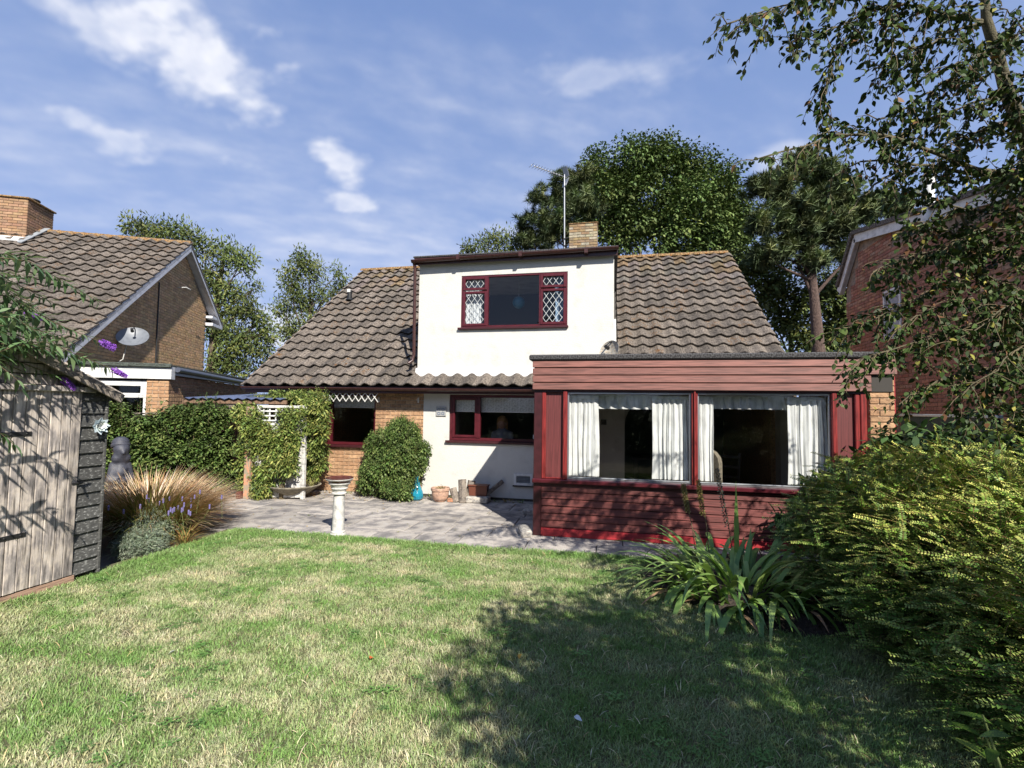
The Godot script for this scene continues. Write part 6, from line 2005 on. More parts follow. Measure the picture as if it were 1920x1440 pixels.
	leafy("dark_shrub", "tall dark green shrub under the leafy tree at the right edge", "shrub", Vector3(4.4, 0, 3.6), [[4.1, 1.2, 3.5, 0.5, 0.6, 0.5], [4.7, 1.5, 3.6, 0.6, 0.8, 0.6], [4.4, 0.8, 2.9, 0.6, 0.7, 0.5], [5.0, 1.8, 2.9, 0.5, 0.6, 0.5]], leaf_clump(9, 0.1, 0.085, 0.045, 83, 0.5), MT["leaf_gloss"], [Color(0.04, 0.075, 0.02), Color(0.06, 0.1, 0.03), Color(0.03, 0.05, 0.018)], 230.0)
	# laurel with large mottled leaves, bottom right
	o = thing("spotted_laurel", "spotted laurel with large mottled leaves in the bottom right corner", "shrub", Vector3(1.62, 0.0, 6.9))
	var lm := mat("laurel_leaf", lin(0.13, 0.19, 0.05), 0.3, {two = true, tex = ntex("spots", 0.03, [[0.0, Color(0.45, 0.55, 0.5)], [0.5, Color(0.6, 0.75, 0.6)], [0.62, Color(1, 1, 0.8)], [1.0, Color(1, 1, 0.8)]], 3, 66), scale = Vector3(9, 9, 9)})
	var lm2 := mat("laurel_pale", lin(0.36, 0.38, 0.12), 0.35, {two = true, tex = TX["spots"], scale = Vector3(9, 9, 9)})
	for i in 34:
		var a := rr(0, TAU)
		var h := rr(0.12, 0.55)
		var p := Vector3(cos(a) * rr(0.02, 0.25), h, sin(a) * rr(0.02, 0.25))
		var b := Mb.new()
		add_leaf(b, Transform3D(frame(Vector3(cos(a), rr(-0.1, 0.5), sin(a)), Vector3.UP), Vector3.ZERO), rr(0.10, 0.16), rr(0.034, 0.05), 0.35, 0.2, 5)
		part(o, "leaf", b.mesh(), lm2 if i % 9 == 0 else lm, at(p.x, p.y, p.z))
	for i in 6:
		var b := Mb.new()
		var a := TAU * i / 6
		b.tube([Vector3.ZERO, Vector3(cos(a) * 0.1, 0.28, sin(a) * 0.1), Vector3(cos(a) * 0.18, 0.54, sin(a) * 0.18)], [0.008, 0.007, 0.004], 5)
		part(o, "stem", b.mesh(), MT["green_stem"])

func buddleia() -> void:
	var o := thing("buddleia", "buddleia with drooping lance leaves and purple flower spikes arching over the shed roof", "shrub", Vector3(-5.0, 0, 7.3))
	var base := Vector3(-5.0, 0, 7.3)
	var arcs := [[Vector3(-5.1, 2.2, 6.6), Vector3(-5.3, 2.55, 6.0), Vector3(-5.35, 2.62, 5.75), 1], [Vector3(-5.0, 2.3, 6.5), Vector3(-5.12, 2.62, 5.95), Vector3(-4.98, 2.40, 5.36), 2], [Vector3(-4.85, 2.05, 6.5), Vector3(-4.95, 2.35, 5.9), Vector3(-4.88, 2.13, 5.3), 2], [Vector3(-5.2, 2.6, 6.7), Vector3(-5.5, 3.1, 6.1), Vector3(-5.55, 3.2, 5.65), 0], [Vector3(-5.15, 2.5, 6.8), Vector3(-5.35, 2.95, 6.2), Vector3(-5.4, 2.98, 5.65), 0], [Vector3(-5.1, 2.0, 6.6), Vector3(-5.2, 2.2, 6.0), Vector3(-5.15, 2.02, 5.55), 2], [Vector3(-4.7, 1.9, 6.9), Vector3(-4.55, 2.15, 6.5), Vector3(-4.5, 1.9, 6.25), 0], [Vector3(-4.6, 1.6, 7.0), Vector3(-4.5, 1.75, 6.6), Vector3(-4.5, 1.45, 6.3), 0], [Vector3(-5.3, 2.1, 6.5), Vector3(-5.5, 2.35, 6.0), Vector3(-5.55, 2.3, 5.65), 0], [Vector3(-4.9, 2.2, 6.7), Vector3(-5.0, 2.45, 6.1), Vector3(-5.1, 2.42, 5.6), 0], [Vector3(-5.0, 2.1, 6.6), Vector3(-5.05, 2.3, 6.1), Vector3(-4.95, 2.25, 5.7), 0], [Vector3(-4.7, 2.3, 6.8), Vector3(-4.7, 2.5, 6.3), Vector3(-4.75, 2.3, 5.9), 0], [Vector3(-5.3, 2.3, 6.4), Vector3(-5.45, 2.6, 5.95), Vector3(-5.5, 2.62, 5.5), 0]]
	for i in 12:
		var e := Vector3(rr(-5.75, -5.0), rr(1.95, 2.85), rr(5.35, 5.75))
		arcs.append([Vector3(-5.0 + rr(-0.25, 0.25), e.y - rr(0.1, 0.4), 6.7 + rr(-0.2, 0.2)), Vector3((e.x - 5.0) / 2 + rr(-0.1, 0.1), e.y + rr(0.12, 0.3), 6.15), e, 0])
	var lm := []
	for i in 4:
		var c: Array = [[0.065, 0.13, 0.045], [0.09, 0.16, 0.06], [0.05, 0.10, 0.04], [0.12, 0.18, 0.08]][i]
		lm.append(mat("buddleia%d" % i, lin(c[0], c[1], c[2]), 0.6, {two = true, back = Color(0.35, 0.4, 0.25)}))
	var leafm := [leaf_mesh(0.15, 0.036, 0.3, 0.35, 5), leaf_mesh(0.125, 0.032, 0.3, 0.5, 5), leaf_mesh(0.17, 0.038, 0.25, 0.25, 5)]
	for a in arcs:
		var b := Mb.new()
		var pts := []
		var cv := Curve3D.new()
		cv.add_point(Vector3.ZERO, Vector3.ZERO, Vector3(0, 0.6, 0))
		cv.add_point(a[0] - base, Vector3(0.0, -0.4, 0.2), (a[1] - a[0]) * 0.4)
		cv.add_point(a[1] - base, (a[0] - a[1]) * 0.35, (a[2] - a[1]) * 0.35)
		cv.add_point(a[2] - base, (a[1] - a[2]) * 0.3, Vector3.ZERO)
		var n := 18
		var rads := []
		for i in n + 1:
			pts.append(cv.sample_baked(cv.get_baked_length() * i / n))
			rads.append(lerpf(0.012, 0.0025, float(i) / n))
		b.tube(pts, rads, 5, false)
		part(o, "stem", b.mesh(), MT["stem"])
		var l := cv.get_baked_length()
		var s := l * 0.45
		var k := 0
		while s < l:
			var p := cv.sample_baked(s)
			var d := (cv.sample_baked(minf(s + 0.03, l)) - cv.sample_baked(s - 0.03)).normalized()
			var out := d.cross(Vector3.UP).normalized() if k % 2 == 0 else Vector3.UP
			for sg in [-1.0, 1.0]:
				var dir: Vector3 = out * sg + d * 0.7 + Vector3(0, -0.45, 0) + rand_dir() * 0.25
				var sc := rr(0.75, 1.15) * (1.0 if s < l * 0.9 else 0.7)
				part(o, "leaf", leafm[rng.randi() % 3], lm[rng.randi() % 4], Transform3D(frame(dir, Vector3.UP + rand_dir() * 0.3).scaled_local(Vector3(sc, sc, sc)), p))
			s += rr(0.035, 0.055)
			k += 1
		for q in a[3]:
			var fm := Mb.new()
			var e := cv.sample_baked(l - 0.01)
			var d := (e - cv.sample_baked(l - 0.15)).normalized()
			d = (d + rand_dir() * 0.35 + Vector3(0, -0.15, 0)).normalized()
			var fb := frame(d, Vector3.UP)
			fm.col = Color(0.2, 0.07, 0.38)
			fm.tube([e, e + fb * Vector3(0.08, 0, 0), e + fb * Vector3(0.15, 0, 0)], [0.014, 0.013, 0.004], 7)
			for i in 170:
				var s2 := rng.randf()
				var rad := 0.021 * (1.0 - s2 * 0.75)
				var an := rr(0, TAU)
				var p2: Vector3 = e + fb * Vector3(0.02 + s2 * 0.13, cos(an) * rad, sin(an) * rad)
				fm.col = vary(Color(0.28, 0.1, 0.5), 0.35)
				add_leaf(fm, Transform3D(frame(fb * Vector3(0.3, cos(an), sin(an)), rand_dir()), p2), 0.016, 0.014, 0.3, 0.0, 2)
			part(o, "flower_spike", fm.mesh(), MT["petal"])

func fruit_tree() -> void:
	var limb_paths := [
		[Vector3(3.01, 3.41, 5.29), Vector3(2.42, 3.4, 5.53), Vector3(2.13, 3.4, 5.71), Vector3(1.73, 3.44, 5.96), Vector3(1.38, 3.43, 6.11), Vector3(1.04, 3.3, 6.26), Vector3(0.77, 3.19, 6.35)],
		[Vector3(3.12, 3.39, 5.18), Vector3(2.34, 3.4, 5.5), Vector3(1.88, 3.43, 5.68), Vector3(1.53, 3.4, 5.83), Vector3(1.33, 3.25, 5.91)],
		[Vector3(1.88, 3.43, 5.68), Vector3(1.65, 3.25, 5.76), Vector3(1.46, 3.05, 5.83)],
		[Vector3(3.1, 3.1, 5.17), Vector3(2.78, 3.65, 5.34), Vector3(2.59, 3.95, 5.48), Vector3(2.45, 4.09, 5.6), Vector3(2.32, 4.28, 5.72), Vector3(2.29, 4.65, 5.74)],
		[Vector3(2.32, 4.28, 5.72), Vector3(1.64, 4.24, 6.02), Vector3(1.37, 4.09, 6.15), Vector3(1.17, 3.97, 6.23), Vector3(1.01, 3.91, 6.3)],
		[Vector3(1.37, 4.09, 6.15), Vector3(1.26, 3.83, 6.16), Vector3(1.21, 3.61, 6.16), Vector3(1.25, 3.48, 6.14)],
		[Vector3(2.31, 4.49, 5.73), Vector3(1.6, 4.33, 6.11), Vector3(1.01, 4.05, 6.38), Vector3(0.83, 3.96, 6.46), Vector3(0.6, 3.86, 6.54)],
		[Vector3(1.6, 4.3, 6.11), Vector3(1.6, 4.02, 6.1), Vector3(1.62, 3.71, 6.08)],
		[Vector3(2.45, 4.09, 5.6), Vector3(2.16, 3.94, 5.73), Vector3(1.84, 3.74, 5.87), Vector3(1.61, 3.55, 5.99), Vector3(1.48, 3.58, 6.02)],
		[Vector3(2.59, 3.95, 5.48), Vector3(2.18, 3.77, 5.64), Vector3(1.83, 3.6, 5.78), Vector3(1.62, 3.39, 5.9)],
		[Vector3(2.78, 3.85, 5.36), Vector3(2.45, 3.7, 5.5), Vector3(2.15, 3.56, 5.63), Vector3(1.96, 3.3, 5.74)],
		[Vector3(3.08, 3.1, 5.17), Vector3(2.55, 3.14, 5.45), Vector3(2.22, 3.14, 5.6), Vector3(1.9, 3.19, 5.75), Vector3(1.64, 3.24, 5.89)],
		[Vector3(3.08, 2.76, 5.16), Vector3(2.55, 2.89, 5.43), Vector3(2.15, 2.86, 5.6), Vector3(1.83, 2.79, 5.74), Vector3(1.59, 2.67, 5.87)],
		[Vector3(3.09, 2.5, 5.14), Vector3(2.48, 2.71, 5.44), Vector3(2.08, 2.61, 5.6), Vector3(1.7, 2.42, 5.75), Vector3(1.35, 2.28, 5.9)],
		[Vector3(3.09, 2.2, 5.13), Vector3(2.56, 2.43, 5.41), Vector3(2.22, 2.36, 5.56), Vector3(1.83, 2.22, 5.71), Vector3(1.51, 2.12, 5.86), Vector3(1.43, 1.99, 5.87)],
		[Vector3(3.09, 1.94, 5.11), Vector3(2.49, 2.11, 5.41), Vector3(2.09, 2.01, 5.57), Vector3(1.8, 1.86, 5.7)],
		[Vector3(2.22, 3.14, 5.6), Vector3(2.49, 2.57, 5.43), Vector3(2.71, 2.01, 5.28)],
		[Vector3(3.09, 1.72, 5.1), Vector3(2.59, 1.86, 5.29), Vector3(2.28, 1.77, 5.43)],
		[Vector3(2.55, 2.89, 5.43), Vector3(2.22, 2.96, 5.59), Vector3(1.93, 3, 5.73), Vector3(1.8, 2.93, 5.76)],
		[Vector3(2.56, 2.43, 5.41), Vector3(2.29, 2.55, 5.55), Vector3(2.02, 2.47, 5.61), Vector3(1.77, 2.32, 5.73)],
		[Vector3(2.32, 4.28, 5.72), Vector3(2.04, 4.15, 5.85), Vector3(1.73, 3.92, 5.98), Vector3(1.54, 3.86, 6.02)],
		[Vector3(2.62, 4.34, 5.49), Vector3(2.23, 4.02, 5.8), Vector3(1.95, 3.86, 5.93)],
		[Vector3(3.08, 4.14, 5.22), Vector3(2.72, 4.35, 5.47), Vector3(2.48, 4.45, 5.61)],
		[Vector3(3.08, 3.73, 5.21), Vector3(2.45, 3.33, 5.8), Vector3(2.3, 3.16, 5.83)],
		[Vector3(3.08, 2.91, 5.16), Vector3(2.56, 2.94, 5.6), Vector3(2.23, 2.94, 5.75), Vector3(2.04, 2.83, 5.78)],
		[Vector3(3.08, 2.61, 5.15), Vector3(2.53, 2.53, 5.59), Vector3(2.27, 2.38, 5.71), Vector3(2.04, 2.21, 5.75)],
		[Vector3(3.09, 2.31, 5.13), Vector3(2.56, 2.23, 5.56), Vector3(2.3, 2.05, 5.69), Vector3(2.11, 1.92, 5.72)],
		[Vector3(2.55, 2.89, 5.43), Vector3(2.16, 2.7, 5.67), Vector3(1.9, 2.52, 5.72), Vector3(1.62, 2.5, 5.85)],
		[Vector3(2.48, 3.28, 5.47), Vector3(2.09, 3.23, 5.71), Vector3(1.78, 3.06, 5.85), Vector3(1.65, 2.93, 5.87)],
		[Vector3(2.45, 4.09, 5.6), Vector3(2.42, 3.76, 5.75), Vector3(2.46, 3.56, 5.73)],
		[Vector3(2.22, 2.36, 5.56), Vector3(1.85, 2.34, 5.8), Vector3(1.66, 2.21, 5.83), Vector3(1.59, 2.04, 5.84)],
	]
	var foot := Vector3(3.4, 0, 5.0)
	var o := thing("leafy_tree", "nearby small-leaved tree leaning in from the right edge, its twigs hanging before the sky", "tree", foot)
	var b := Mb.new()
	var tp0 := [Vector3(3.4, 0, 5.0), Vector3(3.36, 1.0, 5.04), Vector3(3.28, 2.1, 5.1), Vector3(3.10, 3.10, 5.17), Vector3(2.78, 3.65, 5.35), Vector3(2.58, 3.95, 5.48), Vector3(2.46, 4.09, 5.6), Vector3(2.32, 4.28, 5.72), Vector3(2.29, 4.76, 5.74)]
	for i in tp0.size():
		tp0[i] -= foot
	b.tube(tp0, [0.11, 0.09, 0.075, 0.06, 0.045, 0.038, 0.033, 0.027, 0.012], 10)
	part(o, "trunk", b.mesh(), MT["green_bark"])
	# limbs out of the picture to the right and above, which shade the bed
	for k in [30, 28, 27]:
		limb_paths.remove_at(k)
	limb_paths += [[Vector3(2.9, 3.4, 5.28), Vector3(2.6, 3.6, 6.2), Vector3(2.2, 3.5, 7.0)], [Vector3(2.78, 3.65, 5.35), Vector3(2.45, 3.9, 6.2), Vector3(1.95, 3.7, 7.0)], [Vector3(3.3, 2.5, 5.1), Vector3(3.6, 3.3, 4.8), Vector3(3.9, 3.8, 4.6)]]
	var leaf := leaf_mesh(1.0, 0.56, 0.3, 0.2, 4)
	var tints := [Color(0.028, 0.052, 0.012), Color(0.038, 0.068, 0.015), Color(0.02, 0.038, 0.01), Color(0.062, 0.092, 0.022), Color(0.033, 0.056, 0.014), Color(0.21, 0.2, 0.04), Color(0.13, 0.065, 0.03)]
	var lms := []
	for i in 7:
		var t: Color = tints[i]
		lms.append(mat("tree_leaf%d" % i, lin(t.r, t.g, t.b), 0.55, {spec = 0.3, two = true, back = Color(0.32, 0.32, 0.22)}))
	var leaves := []
	for li in limb_paths.size():
		var path: Array = limb_paths[li]
		var cv := Curve3D.new()
		for i in path.size():
			var tn: Vector3 = (path[mini(i + 1, path.size() - 1)] - path[maxi(i - 1, 0)]) * 0.16
			cv.add_point(path[i] - foot, -tn, tn)
		var l := cv.get_baked_length()
		var pts := []
		var rads := []
		var n := 14
		var thick: float = [0.022, 0.022, 0.011, 0.01, 0.012, 0.005, 0.011, 0.005][li] if li < 8 else 0.01
		for i in n + 1:
			pts.append(cv.sample_baked(l * i / n) + rand_dir() * 0.012)
			rads.append(lerpf(thick, 0.003, pow(float(i) / n, 0.8)))
		b = Mb.new()
		b.tube(pts, rads, 6, false)
		var limb := part(o, "limb", b.mesh(), MT["green_bark"])
		if li == 2 or li == 3:
			continue
		var s := 0.12
		var twigs := Mb.new()
		if l < 0.3:
			continue
		while s < l:
			var p := cv.sample_baked(s)
			var d := (cv.sample_baked(minf(s + 0.05, l)) - cv.sample_baked(maxf(s - 0.05, 0.0))).normalized()
			var td := (rand_dir() * 0.8 + d * 0.7 + Vector3(0, -0.25, 0)).normalized()
			var tl := rr(0.1, 0.36) * (1.0 if s < l - 0.2 else 0.7)
			var q := p
			var tp := [p]
			var steps := 5
			for i in steps:
				td = (td + Vector3(0, -0.16, 0) + rand_dir() * 0.22).normalized()
				q += td * tl / steps
				tp.append(q)
			twigs.tube(tp, [0.0035, 0.003, 0.0026, 0.002, 0.0015, 0.001], 4, false)
			var cnt := int(tl / 0.021) + 2
			for i in cnt:
				var f := (i + 0.6) / cnt * steps
				var j := mini(int(f), steps - 1)
				var lp: Vector3 = (tp[j] as Vector3).lerp(tp[j + 1], f - j)
				var dir: Vector3 = (td * 0.4 + rand_dir() + Vector3(0, -0.55, 0)).normalized()
				leaves.append([lp + dir * 0.008, dir])
			s += rr(0.014, 0.028) * (2.4 if li < 2 else (1.25 if li > 12 and li < 18 else 1.3))
		part(limb, "twigs", twigs.mesh(), MT["stem"])
	# the leaves nearest the camera are parts, the others one mass
	var eye := Vector3(0, 1.8, 9.18) - foot
	leaves.sort_custom(func(a, c): return (a[0] as Vector3).distance_squared_to(eye) < (c[0] as Vector3).distance_squared_to(eye))
	var xf := []
	var co := []
	for i in leaves.size():
		var sz := rr(0.03, 0.05)
		var t := Transform3D(frame(leaves[i][1], rand_dir() + Vector3.UP * 0.5).scaled_local(Vector3(sz, sz, sz)), leaves[i][0])
		var k := rng.randi() % 5
		if rng.randf() < 0.07:
			k = 5 + rng.randi() % 2
		if i < 300:
			part(o, "leaf", leaf, lms[k], t)
		else:
			xf.append(t)
			co.append(vary(tints[k], 0.25))
	many(o, "leaves", leaf, MT["tree_leaves"], xf, co)

# ---------------------------------------------------------------- ground
func ground() -> void:
	var gm := Mb.new()
	gm.quad(Vector3(-300, -0.06, -300), Vector3(300, -0.06, -300), Vector3(300, -0.06, 300), Vector3(-300, -0.06, 300), Vector3.UP)
	structure("ground", gm.mesh(), MT["ground"])
	var bed := Mb.new()
	bed.span(-12.0, 7.0, -0.055, -0.03, -1.5, 14.5)
	structure("soil", bed.mesh(), MT["joint"])
	# patio of rectangular slabs
	var pt := Node3D.new()
	pt.name = "patio"
	add_child(pt, true)
	pt.set_meta("kind", "structure")
	var z := 3.2
	var row := 0
	while z > -1.4:
		var dz: float = [0.62, 0.6, 0.64, 0.46, 0.61, 0.62, 0.62, 0.62][row % 8]
		var x := -9.4 + (0.35 if row % 2 else 0.0)
		while x < 3.6:
			var dx: float = [0.92, 0.91, 0.62, 0.93][rng.randi() % 4]
			var xc := x + dx / 2
			var zc := z - dz / 2
			var under := (xc > -0.7 and zc < 2.1) or (xc > -7.4 and zc < -0.3)
			if not under:
				part(pt, "paving_slab", boxm(Vector3(dx - 0.012, 0.05, dz - 0.012), 0.006), MT["slab%d" % (rng.randi() % 4)], Transform3D(Basis(Vector3(1, 0, 0), rr(-0.004, 0.004)) * Basis(Vector3(0, 0, 1), rr(-0.003, 0.003)), Vector3(xc, -0.025 + rr(-0.003, 0.003), zc)))
			x += dx
		z -= dz
		row += 1
	# lawn sheet, gently uneven
	var lawn := Mb.new()
	var nz := FastNoiseLite.new()
	nz.seed = 4
	nz.frequency = 0.5
	var hgt := func(x: float, zz: float) -> float:
		return 0.022 + 0.02 * nz.get_noise_2d(x, zz)
	var edge := func(x: float) -> float:
		return 3.19 + 0.02 * sin(x * 7.0) + 0.015 * sin(x * 17.0 + 1.0)
	for i in 50:
		for j in 44:
			var x0 := -5.35 + i * 0.2
			var x1 := x0 + 0.2
			var za: float = edge.call(x0)
			var zb: float = edge.call(x1)
			var f0 := pow(j / 44.0, 1.2)
			var f1 := pow((j + 1) / 44.0, 1.2)
			var p := [Vector3(x0, 0, lerpf(za, 14, f0)), Vector3(x1, 0, lerpf(zb, 14, f0)), Vector3(x1, 0, lerpf(zb, 14, f1)), Vector3(x0, 0, lerpf(za, 14, f1))]
			for k in 4:
				p[k].y = hgt.call(p[k].x, p[k].z)
			lawn.quad(p[0], p[1], p[2], p[3], Vector3.UP)
	structure("lawn", lawn.mesh(), MT["lawn_soil"])
	# the bed in front of the extension
	var bd := Mb.new()
	var ring_pts := []
	for k in 40:
		var a := TAU * k / 40
		ring_pts.append(Vector3(1.75 + cos(a) * 1.5 + 0.05 * sin(a * 5.0), 0, 3.75 + sin(a) * 1.2 + 0.05 * cos(a * 7.0)))
	for k in 40:
		var p: Vector3 = ring_pts[k]
		var q: Vector3 = ring_pts[(k + 1) % 40]
		var c := Vector3(1.75, 0.09, 3.75)
		var pm := p.lerp(c, 0.25) + Vector3(0, 0.055, 0)
		var qm := q.lerp(c, 0.25) + Vector3(0, 0.055, 0)
		bd.tri(c, pm, qm, Vector3.UP, Vector3.UP, Vector3.UP)
		bd.quad(p, q, qm, pm, Vector3.UP)
	structure("flower_bed", bd.mesh(), MT["soil"])
	# grass
	var tm := Mb.new()
	var keep := rng.state
	rng.seed = 77
	for i in 16:
		var a := rr(0, TAU)
		var p := Vector3(rr(-0.04, 0.04), 0, rr(-0.04, 0.04))
		var g := rr(0.75, 1.25)
		tm.col = Color(g, g, g * 0.95)
		add_blade(tm, Transform3D(Basis(Vector3.UP, a) * Basis(Vector3(0, 0, 1), -rr(0.0, 0.7)), p), rr(0.022, 0.045), rr(0.003, 0.0045), rr(0.2, 1.1), 2)
	rng.state = keep
	var n1 := FastNoiseLite.new()
	n1.seed = 9
	n1.frequency = 1.3
	n1.fractal_octaves = 3
	var n2 := FastNoiseLite.new()
	n2.seed = 19
	n2.frequency = 3.0
	var xf := []
	var co := []
	for i in 64000:
		var x := rr(-5.2, 3.2)
		var f := rng.randf()
		var zz := 3.17 + 6.0 * f
		var dx := (x - 1.75) / 1.42
		var dzz := (zz - 3.75) / 1.12
		if dx * dx + dzz * dzz < 1.0:
			continue
		if x > 2.2 and zz < 6.6:
			continue
		var e: float = edge.call(x)
		if zz < e - 0.02:
			continue
		var s := rr(0.7, 1.25)
		if zz < e + 0.1 or x < -5.05:
			s *= 1.35
		xf.append(Transform3D(Basis(Vector3.UP, rr(0, TAU)) * Basis.from_scale(Vector3(s, s * rr(0.8, 1.2), s)), Vector3(x, hgt.call(x, zz) - 0.004, zz)))
		var v := n1.get_noise_2d(x * 0.8, zz * 1.5) * 0.8 + n2.get_noise_2d(x, zz * 1.4) * 0.5 + rr(-0.38, 0.38)
		var straw := clampf(0.36 + v * 0.85, 0.0, 1.0)
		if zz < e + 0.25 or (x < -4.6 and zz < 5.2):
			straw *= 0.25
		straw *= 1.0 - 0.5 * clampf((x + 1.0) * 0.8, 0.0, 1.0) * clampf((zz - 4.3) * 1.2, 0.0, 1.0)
		var c := Color(0.17, 0.30, 0.08).lerp(Color(0.60, 0.54, 0.37), straw)
		co.append(vary(c, 0.28))
	many(self, "grass", tm.mesh(), MT["blade"], xf, co)
	var clover := Mb.new()
	for k in 9:
		var cp := Vector3(cos(k * 2.4) * 0.012 * sqrt(k), 0.018 + 0.004 * (k % 3), sin(k * 2.4) * 0.012 * sqrt(k))
		for q in 3:
			add_leaf(clover, Transform3D(frame(Vector3(cos(q * TAU / 3 + k), 0.15, sin(q * TAU / 3 + k)), Vector3.UP), cp), 0.011, 0.010, 0.1, 0.1, 2)
	var cxf := []
	var cco := []
	for i in 900:
		var p := Vector3(rr(-5.0, 1.4), 0, rr(3.4, 8.6))
		if n1.get_noise_2d(p.x * 0.7 + 30.0, p.z * 0.7) < 0.12:
			continue
		p.y = hgt.call(p.x, p.z)
		var s := rr(0.8, 1.6)
		cxf.append(Transform3D(Basis(Vector3.UP, rr(0, TAU)) * Basis.from_scale(Vector3(s, s, s)), p))
		cco.append(vary(Color(0.1, 0.2, 0.05), 0.25))
	many(self, "clover", clover.mesh(), MT["leaf"], cxf, cco)
	var long_blade := blade_mesh(0.085, 0.004, 1.3, 4)
	var lxf := []
	var lco := []
	for i in 9000:
		var p := Vector3(rr(-5.1, 1.6), 0, rr(3.25, 8.8))
		var dx := (p.x - 1.75) / 1.42
		var dzz := (p.z - 3.75) / 1.12
		if dx * dx + dzz * dzz < 1.0:
			continue
		p.y = hgt.call(p.x, p.z)
		var s := rr(0.6, 1.15)
		lxf.append(Transform3D(Basis(Vector3.UP, rr(0, TAU)) * Basis(Vector3(0, 0, 1), -rr(0.1, 0.9)) * Basis.from_scale(Vector3(s, s, s)), p))
		lco.append(vary([Color(0.15, 0.27, 0.06), Color(0.62, 0.56, 0.38), Color(0.2, 0.32, 0.09), Color(0.5, 0.4, 0.22)][rng.randi() % 4], 0.25))
	many(self, "long_grass", long_blade, MT["blade"], lxf, lco)
	# fallen leaves and petals lying about
	var fl := [[Vector3(-1.62, 0.06, 6.05), Color(0.4, 0.1, 0.02), "single rust-coloured fallen leaf near the middle of the lawn"], [Vector3(-0.62, 0.06, 5.75), Color(0.45, 0.25, 0.03), "small yellow-orange fallen leaf in the tree's shadow"], [Vector3(-3.0, 0.055, 6.25), Color(0.6, 0.62, 0.6), "small white fallen petal at the left of the lawn"], [Vector3(0.33, 0.06, 6.25), Color(0.4, 0.33, 0.17), "pale curled dead leaf in the shade near the shrub"], [Vector3(-0.2, 0.055, 6.35), Color(0.66, 0.68, 0.7), "small white petal in the shade of the lawn"]]
	for q in fl:
		var lf := thing("fallen_leaf", q[2], "leaf", q[0], rr(0, TAU), "fallen leaves on the lawn")
		var lb := Mb.new()
		add_leaf(lb, Transform3D(Basis(Vector3(1, 0, 0), 0.3), Vector3.ZERO), 0.05, 0.03, 0.5, 0.25, 4)
		part(lf, "blade", lb.mesh(), mat("fallen" + str(q[1]), (q[1] as Color).linear_to_srgb(), 0.8, {two = true}))
	var dry := []
	var dc := []
	for i in 260:
		var p := Vector3(rr(-6.6, -3.4), 0.012, rr(0.15, 0.75)) if i < 170 else Vector3(rr(-9.0, -1.0), 0.012, rr(0.2, 3.1))
		dry.append(Transform3D(frame(Vector3(rr(-1, 1), rr(-0.1, 0.3), rr(-1, 1)), Vector3.UP + rand_dir() * 0.3).scaled_local(Vector3.ONE * rr(0.02, 0.045)), p))
		dc.append(vary([Color(0.36, 0.2, 0.07), Color(0.3, 0.22, 0.1), Color(0.5, 0.35, 0.12), Color(0.2, 0.2, 0.07)][rng.randi() % 4], 0.3))
	many(self, "leaf_litter", leaf_mesh(1.0, 0.55, 0.4, 0.3, 3), MT["petal"], dry, dc)
	# weeds in the joints along the foot of the wall and the patio's edge
	var weed := Mb.new()
	for k in 12:
		add_blade(weed, Transform3D(Basis(Vector3.UP, k * 2.1) * Basis(Vector3(0, 0, 1), -0.1 - 0.06 * k), Vector3.ZERO), 0.05 + 0.012 * (k % 4), 0.007, 1.0, 3)
	var wxf := []
	var wco := []
	for i in 150:
		var p := Vector3(rr(-7.0, -1.2), 0.0, rr(0.05, 0.22))
		if i > 70:
			p = Vector3(-9.4 + 0.92 * rng.randi_range(0, 9) + rr(-0.02, 0.02), 0.0, rr(0.3, 3.1))
			if p.x > -1.2:
				continue
		var s := rr(0.4, 1.5) if i <= 70 else rr(0.25, 0.6)
		wxf.append(Transform3D(Basis(Vector3.UP, rr(0, TAU)) * Basis.from_scale(Vector3(s, s, s)), p))
		wco.append(vary([Color(0.16, 0.22, 0.06), Color(0.3, 0.28, 0.1), Color(0.4, 0.3, 0.14)][rng.randi() % 3], 0.25))
	many(self, "weeds", weed.mesh(), MT["blade"], wxf, wco)
	var dbed := []
	var dbc := []
	for i in 900:
		var a := rr(0, TAU)
		var r := sqrt(rng.randf())
		dbed.append(Transform3D(frame(Vector3(rr(-1, 1), rr(-0.2, 0.4), rr(-1, 1)), Vector3.UP + rand_dir() * 0.5).scaled_local(Vector3.ONE * rr(0.025, 0.06)), Vector3(1.75 + cos(a) * r * 1.4, 0.03 + 0.06 * (1.0 - r), 3.75 + sin(a) * r * 1.1)))
		dbc.append(vary([Color(0.3, 0.24, 0.17), Color(0.16, 0.12, 0.08), Color(0.1, 0.15, 0.05), Color(0.36, 0.3, 0.22)][rng.randi() % 4], 0.3))
	many(self, "bed_litter", leaf_mesh(1.0, 0.4, 0.4, 0.3, 3), MT["petal"], dbed, dbc)

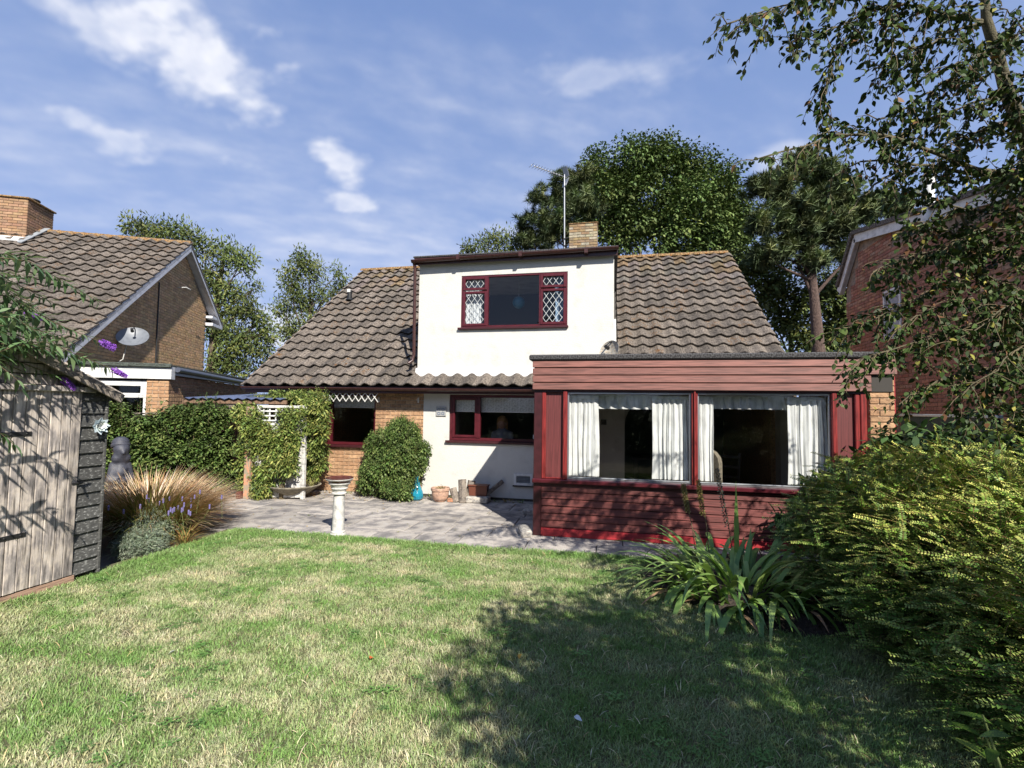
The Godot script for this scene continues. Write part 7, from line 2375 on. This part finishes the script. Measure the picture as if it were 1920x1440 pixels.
func behind_the_camera() -> void:
	# the rest of the garden, which the windows mirror and which shades the lawn
	var clump := leaf_clump(14, 0.3, 0.17, 0.1, 95, 0.4)
	var hb := []
	for i in 20:
		hb.append([-13.0 + i * 1.4, 1.1 + 0.2 * sin(i * 1.7), 15.0 + 0.3 * sin(i * 2.3), 1.0, 1.15 + 0.3 * sin(i * 2.9), 0.8])
	leafy("garden_hedge", "tall dark hedge along the end of the garden", "hedge", Vector3(0, 0, 15), hb, clump, MT["leaf"], [Color(0.05, 0.085, 0.025), Color(0.07, 0.11, 0.03), Color(0.04, 0.07, 0.02)], 24.0)
	var shade := leaf_clump(12, 0.16, 0.075, 0.045, 96, 0.4)
	tree("garden_tree", "spreading small tree standing on the lawn to the right of the viewpoint", "trees in the garden", Vector3(3.6, 0, 10.6), [[2.25, 3.35, 9.95, 0.62], [2.0, 3.3, 8.75, 0.5], [2.9, 3.7, 9.5, 0.75], [3.3, 3.9, 10.6, 0.8], [2.75, 3.5, 8.45, 0.5], [3.5, 3.5, 8.7, 0.35], [2.5, 4.0, 10.4, 0.6], [2.6, 2.9, 9.2, 0.4], [3.5, 4.6, 10.9, 0.6]], shade, MT["leaf"], MT["bark"], [Color(0.05, 0.085, 0.02), Color(0.07, 0.11, 0.03)], 100.0, 0.14, 0.55)
	var far := leaf_clump(14, 0.5, 0.3, 0.17, 97, 0.4)
	for k in 4:
		var x: float = [-10.0, -3.5, 5.5, 11.5][k]
		var bl := []
		for q in 9:
			bl.append([x + rr(-1.8, 1.8), rr(3.0, 6.2), 19.5 + rr(-1.2, 1.2), rr(0.9, 1.3)])
		tree("garden_tree", ["broad tree beyond the hedge, furthest left of four", "broad tree beyond the hedge, second of four from the left", "broad tree beyond the hedge, third of four from the left", "broad tree beyond the hedge, furthest right of four"][k], "trees beyond the garden hedge", Vector3(x, 0, 19.5), bl, far, MT["leaf"], MT["bark"], [Color(0.05, 0.085, 0.025), Color(0.07, 0.11, 0.03)], 13.0, 0.25, 0.5)

func settle(o: Node3D) -> void:
	# moves a thing's origin to the middle of its base
	if o.position != Vector3.ZERO or o.basis != Basis() or o is MeshInstance3D or o is MultiMeshInstance3D or o.get_child_count() == 0:
		return
	var box := AABB()
	var first := true
	for c in o.get_children():
		if c is MeshInstance3D and c.mesh:
			var bb: AABB = c.transform * c.mesh.get_aabb()
			box = bb if first else box.merge(bb)
			first = false
	var p := Vector3(box.get_center().x, box.position.y, box.get_center().z)
	o.position = p
	for c in o.get_children():
		c.position -= p

# ---------------------------------------------------------------- scene
func _ready() -> void:
	rng.seed = 20240
	var cam := Camera3D.new()
	cam.name = "camera"
	cam.position = Vector3(0, 1.8, 9.18)
	cam.basis = Basis(Vector3.UP, deg_to_rad(11.67)) * Basis(Vector3.RIGHT, deg_to_rad(2.81)) * Basis(Vector3.BACK, deg_to_rad(0.77))
	cam.fov = rad_to_deg(2.0 * atan(720.0 / 900.0))
	cam.near = 0.05
	cam.far = 1000.0
	add_child(cam)
	cam.current = true
	var env := Environment.new()
	env.background_mode = Environment.BG_SKY
	var sky := Sky.new()
	var pano := PanoramaSkyMaterial.new()
	pano.panorama = ImageTexture.create_from_image(make_sky())
	pano.energy_multiplier = 0.6
	sky.sky_material = pano
	env.sky = sky
	env.tonemap_mode = Environment.TONE_MAPPER_LINEAR
	env.tonemap_exposure = 1.75
	env.sdfgi_enabled = true
	env.ssao_enabled = true
	env.ssil_enabled = true
	var we := WorldEnvironment.new()
	we.name = "world_environment"
	we.environment = env
	add_child(we)
	var sun := DirectionalLight3D.new()
	sun.name = "sun"
	sun.light_color = Color(1.0, 0.975, 0.93)
	sun.light_energy = 1.6
	sun.light_angular_distance = 0.5
	sun.shadow_enabled = true
	add_child(sun)
	sun.look_at_from_position(Vector3(0.68, 0.98, 1.0) * 20.0, Vector3.ZERO, Vector3.UP)

	materials()
	mat("tree_leaves", Color.WHITE, 0.55, {vc = true, spec = 0.3, back = Color(0.32, 0.32, 0.22), two = true})
	ground()
	bungalow()
	extension()
	left_house()
	right_house()
	shed()
	background_trees()
	behind_the_camera()
	garden_things()
	indoor_things()
	garden_plants()
	strap_plant()
	box_honeysuckle()
	fruit_tree()
	for c in get_children():
		if c is Node3D and not c is Light3D and not c is Camera3D:
			settle(c)
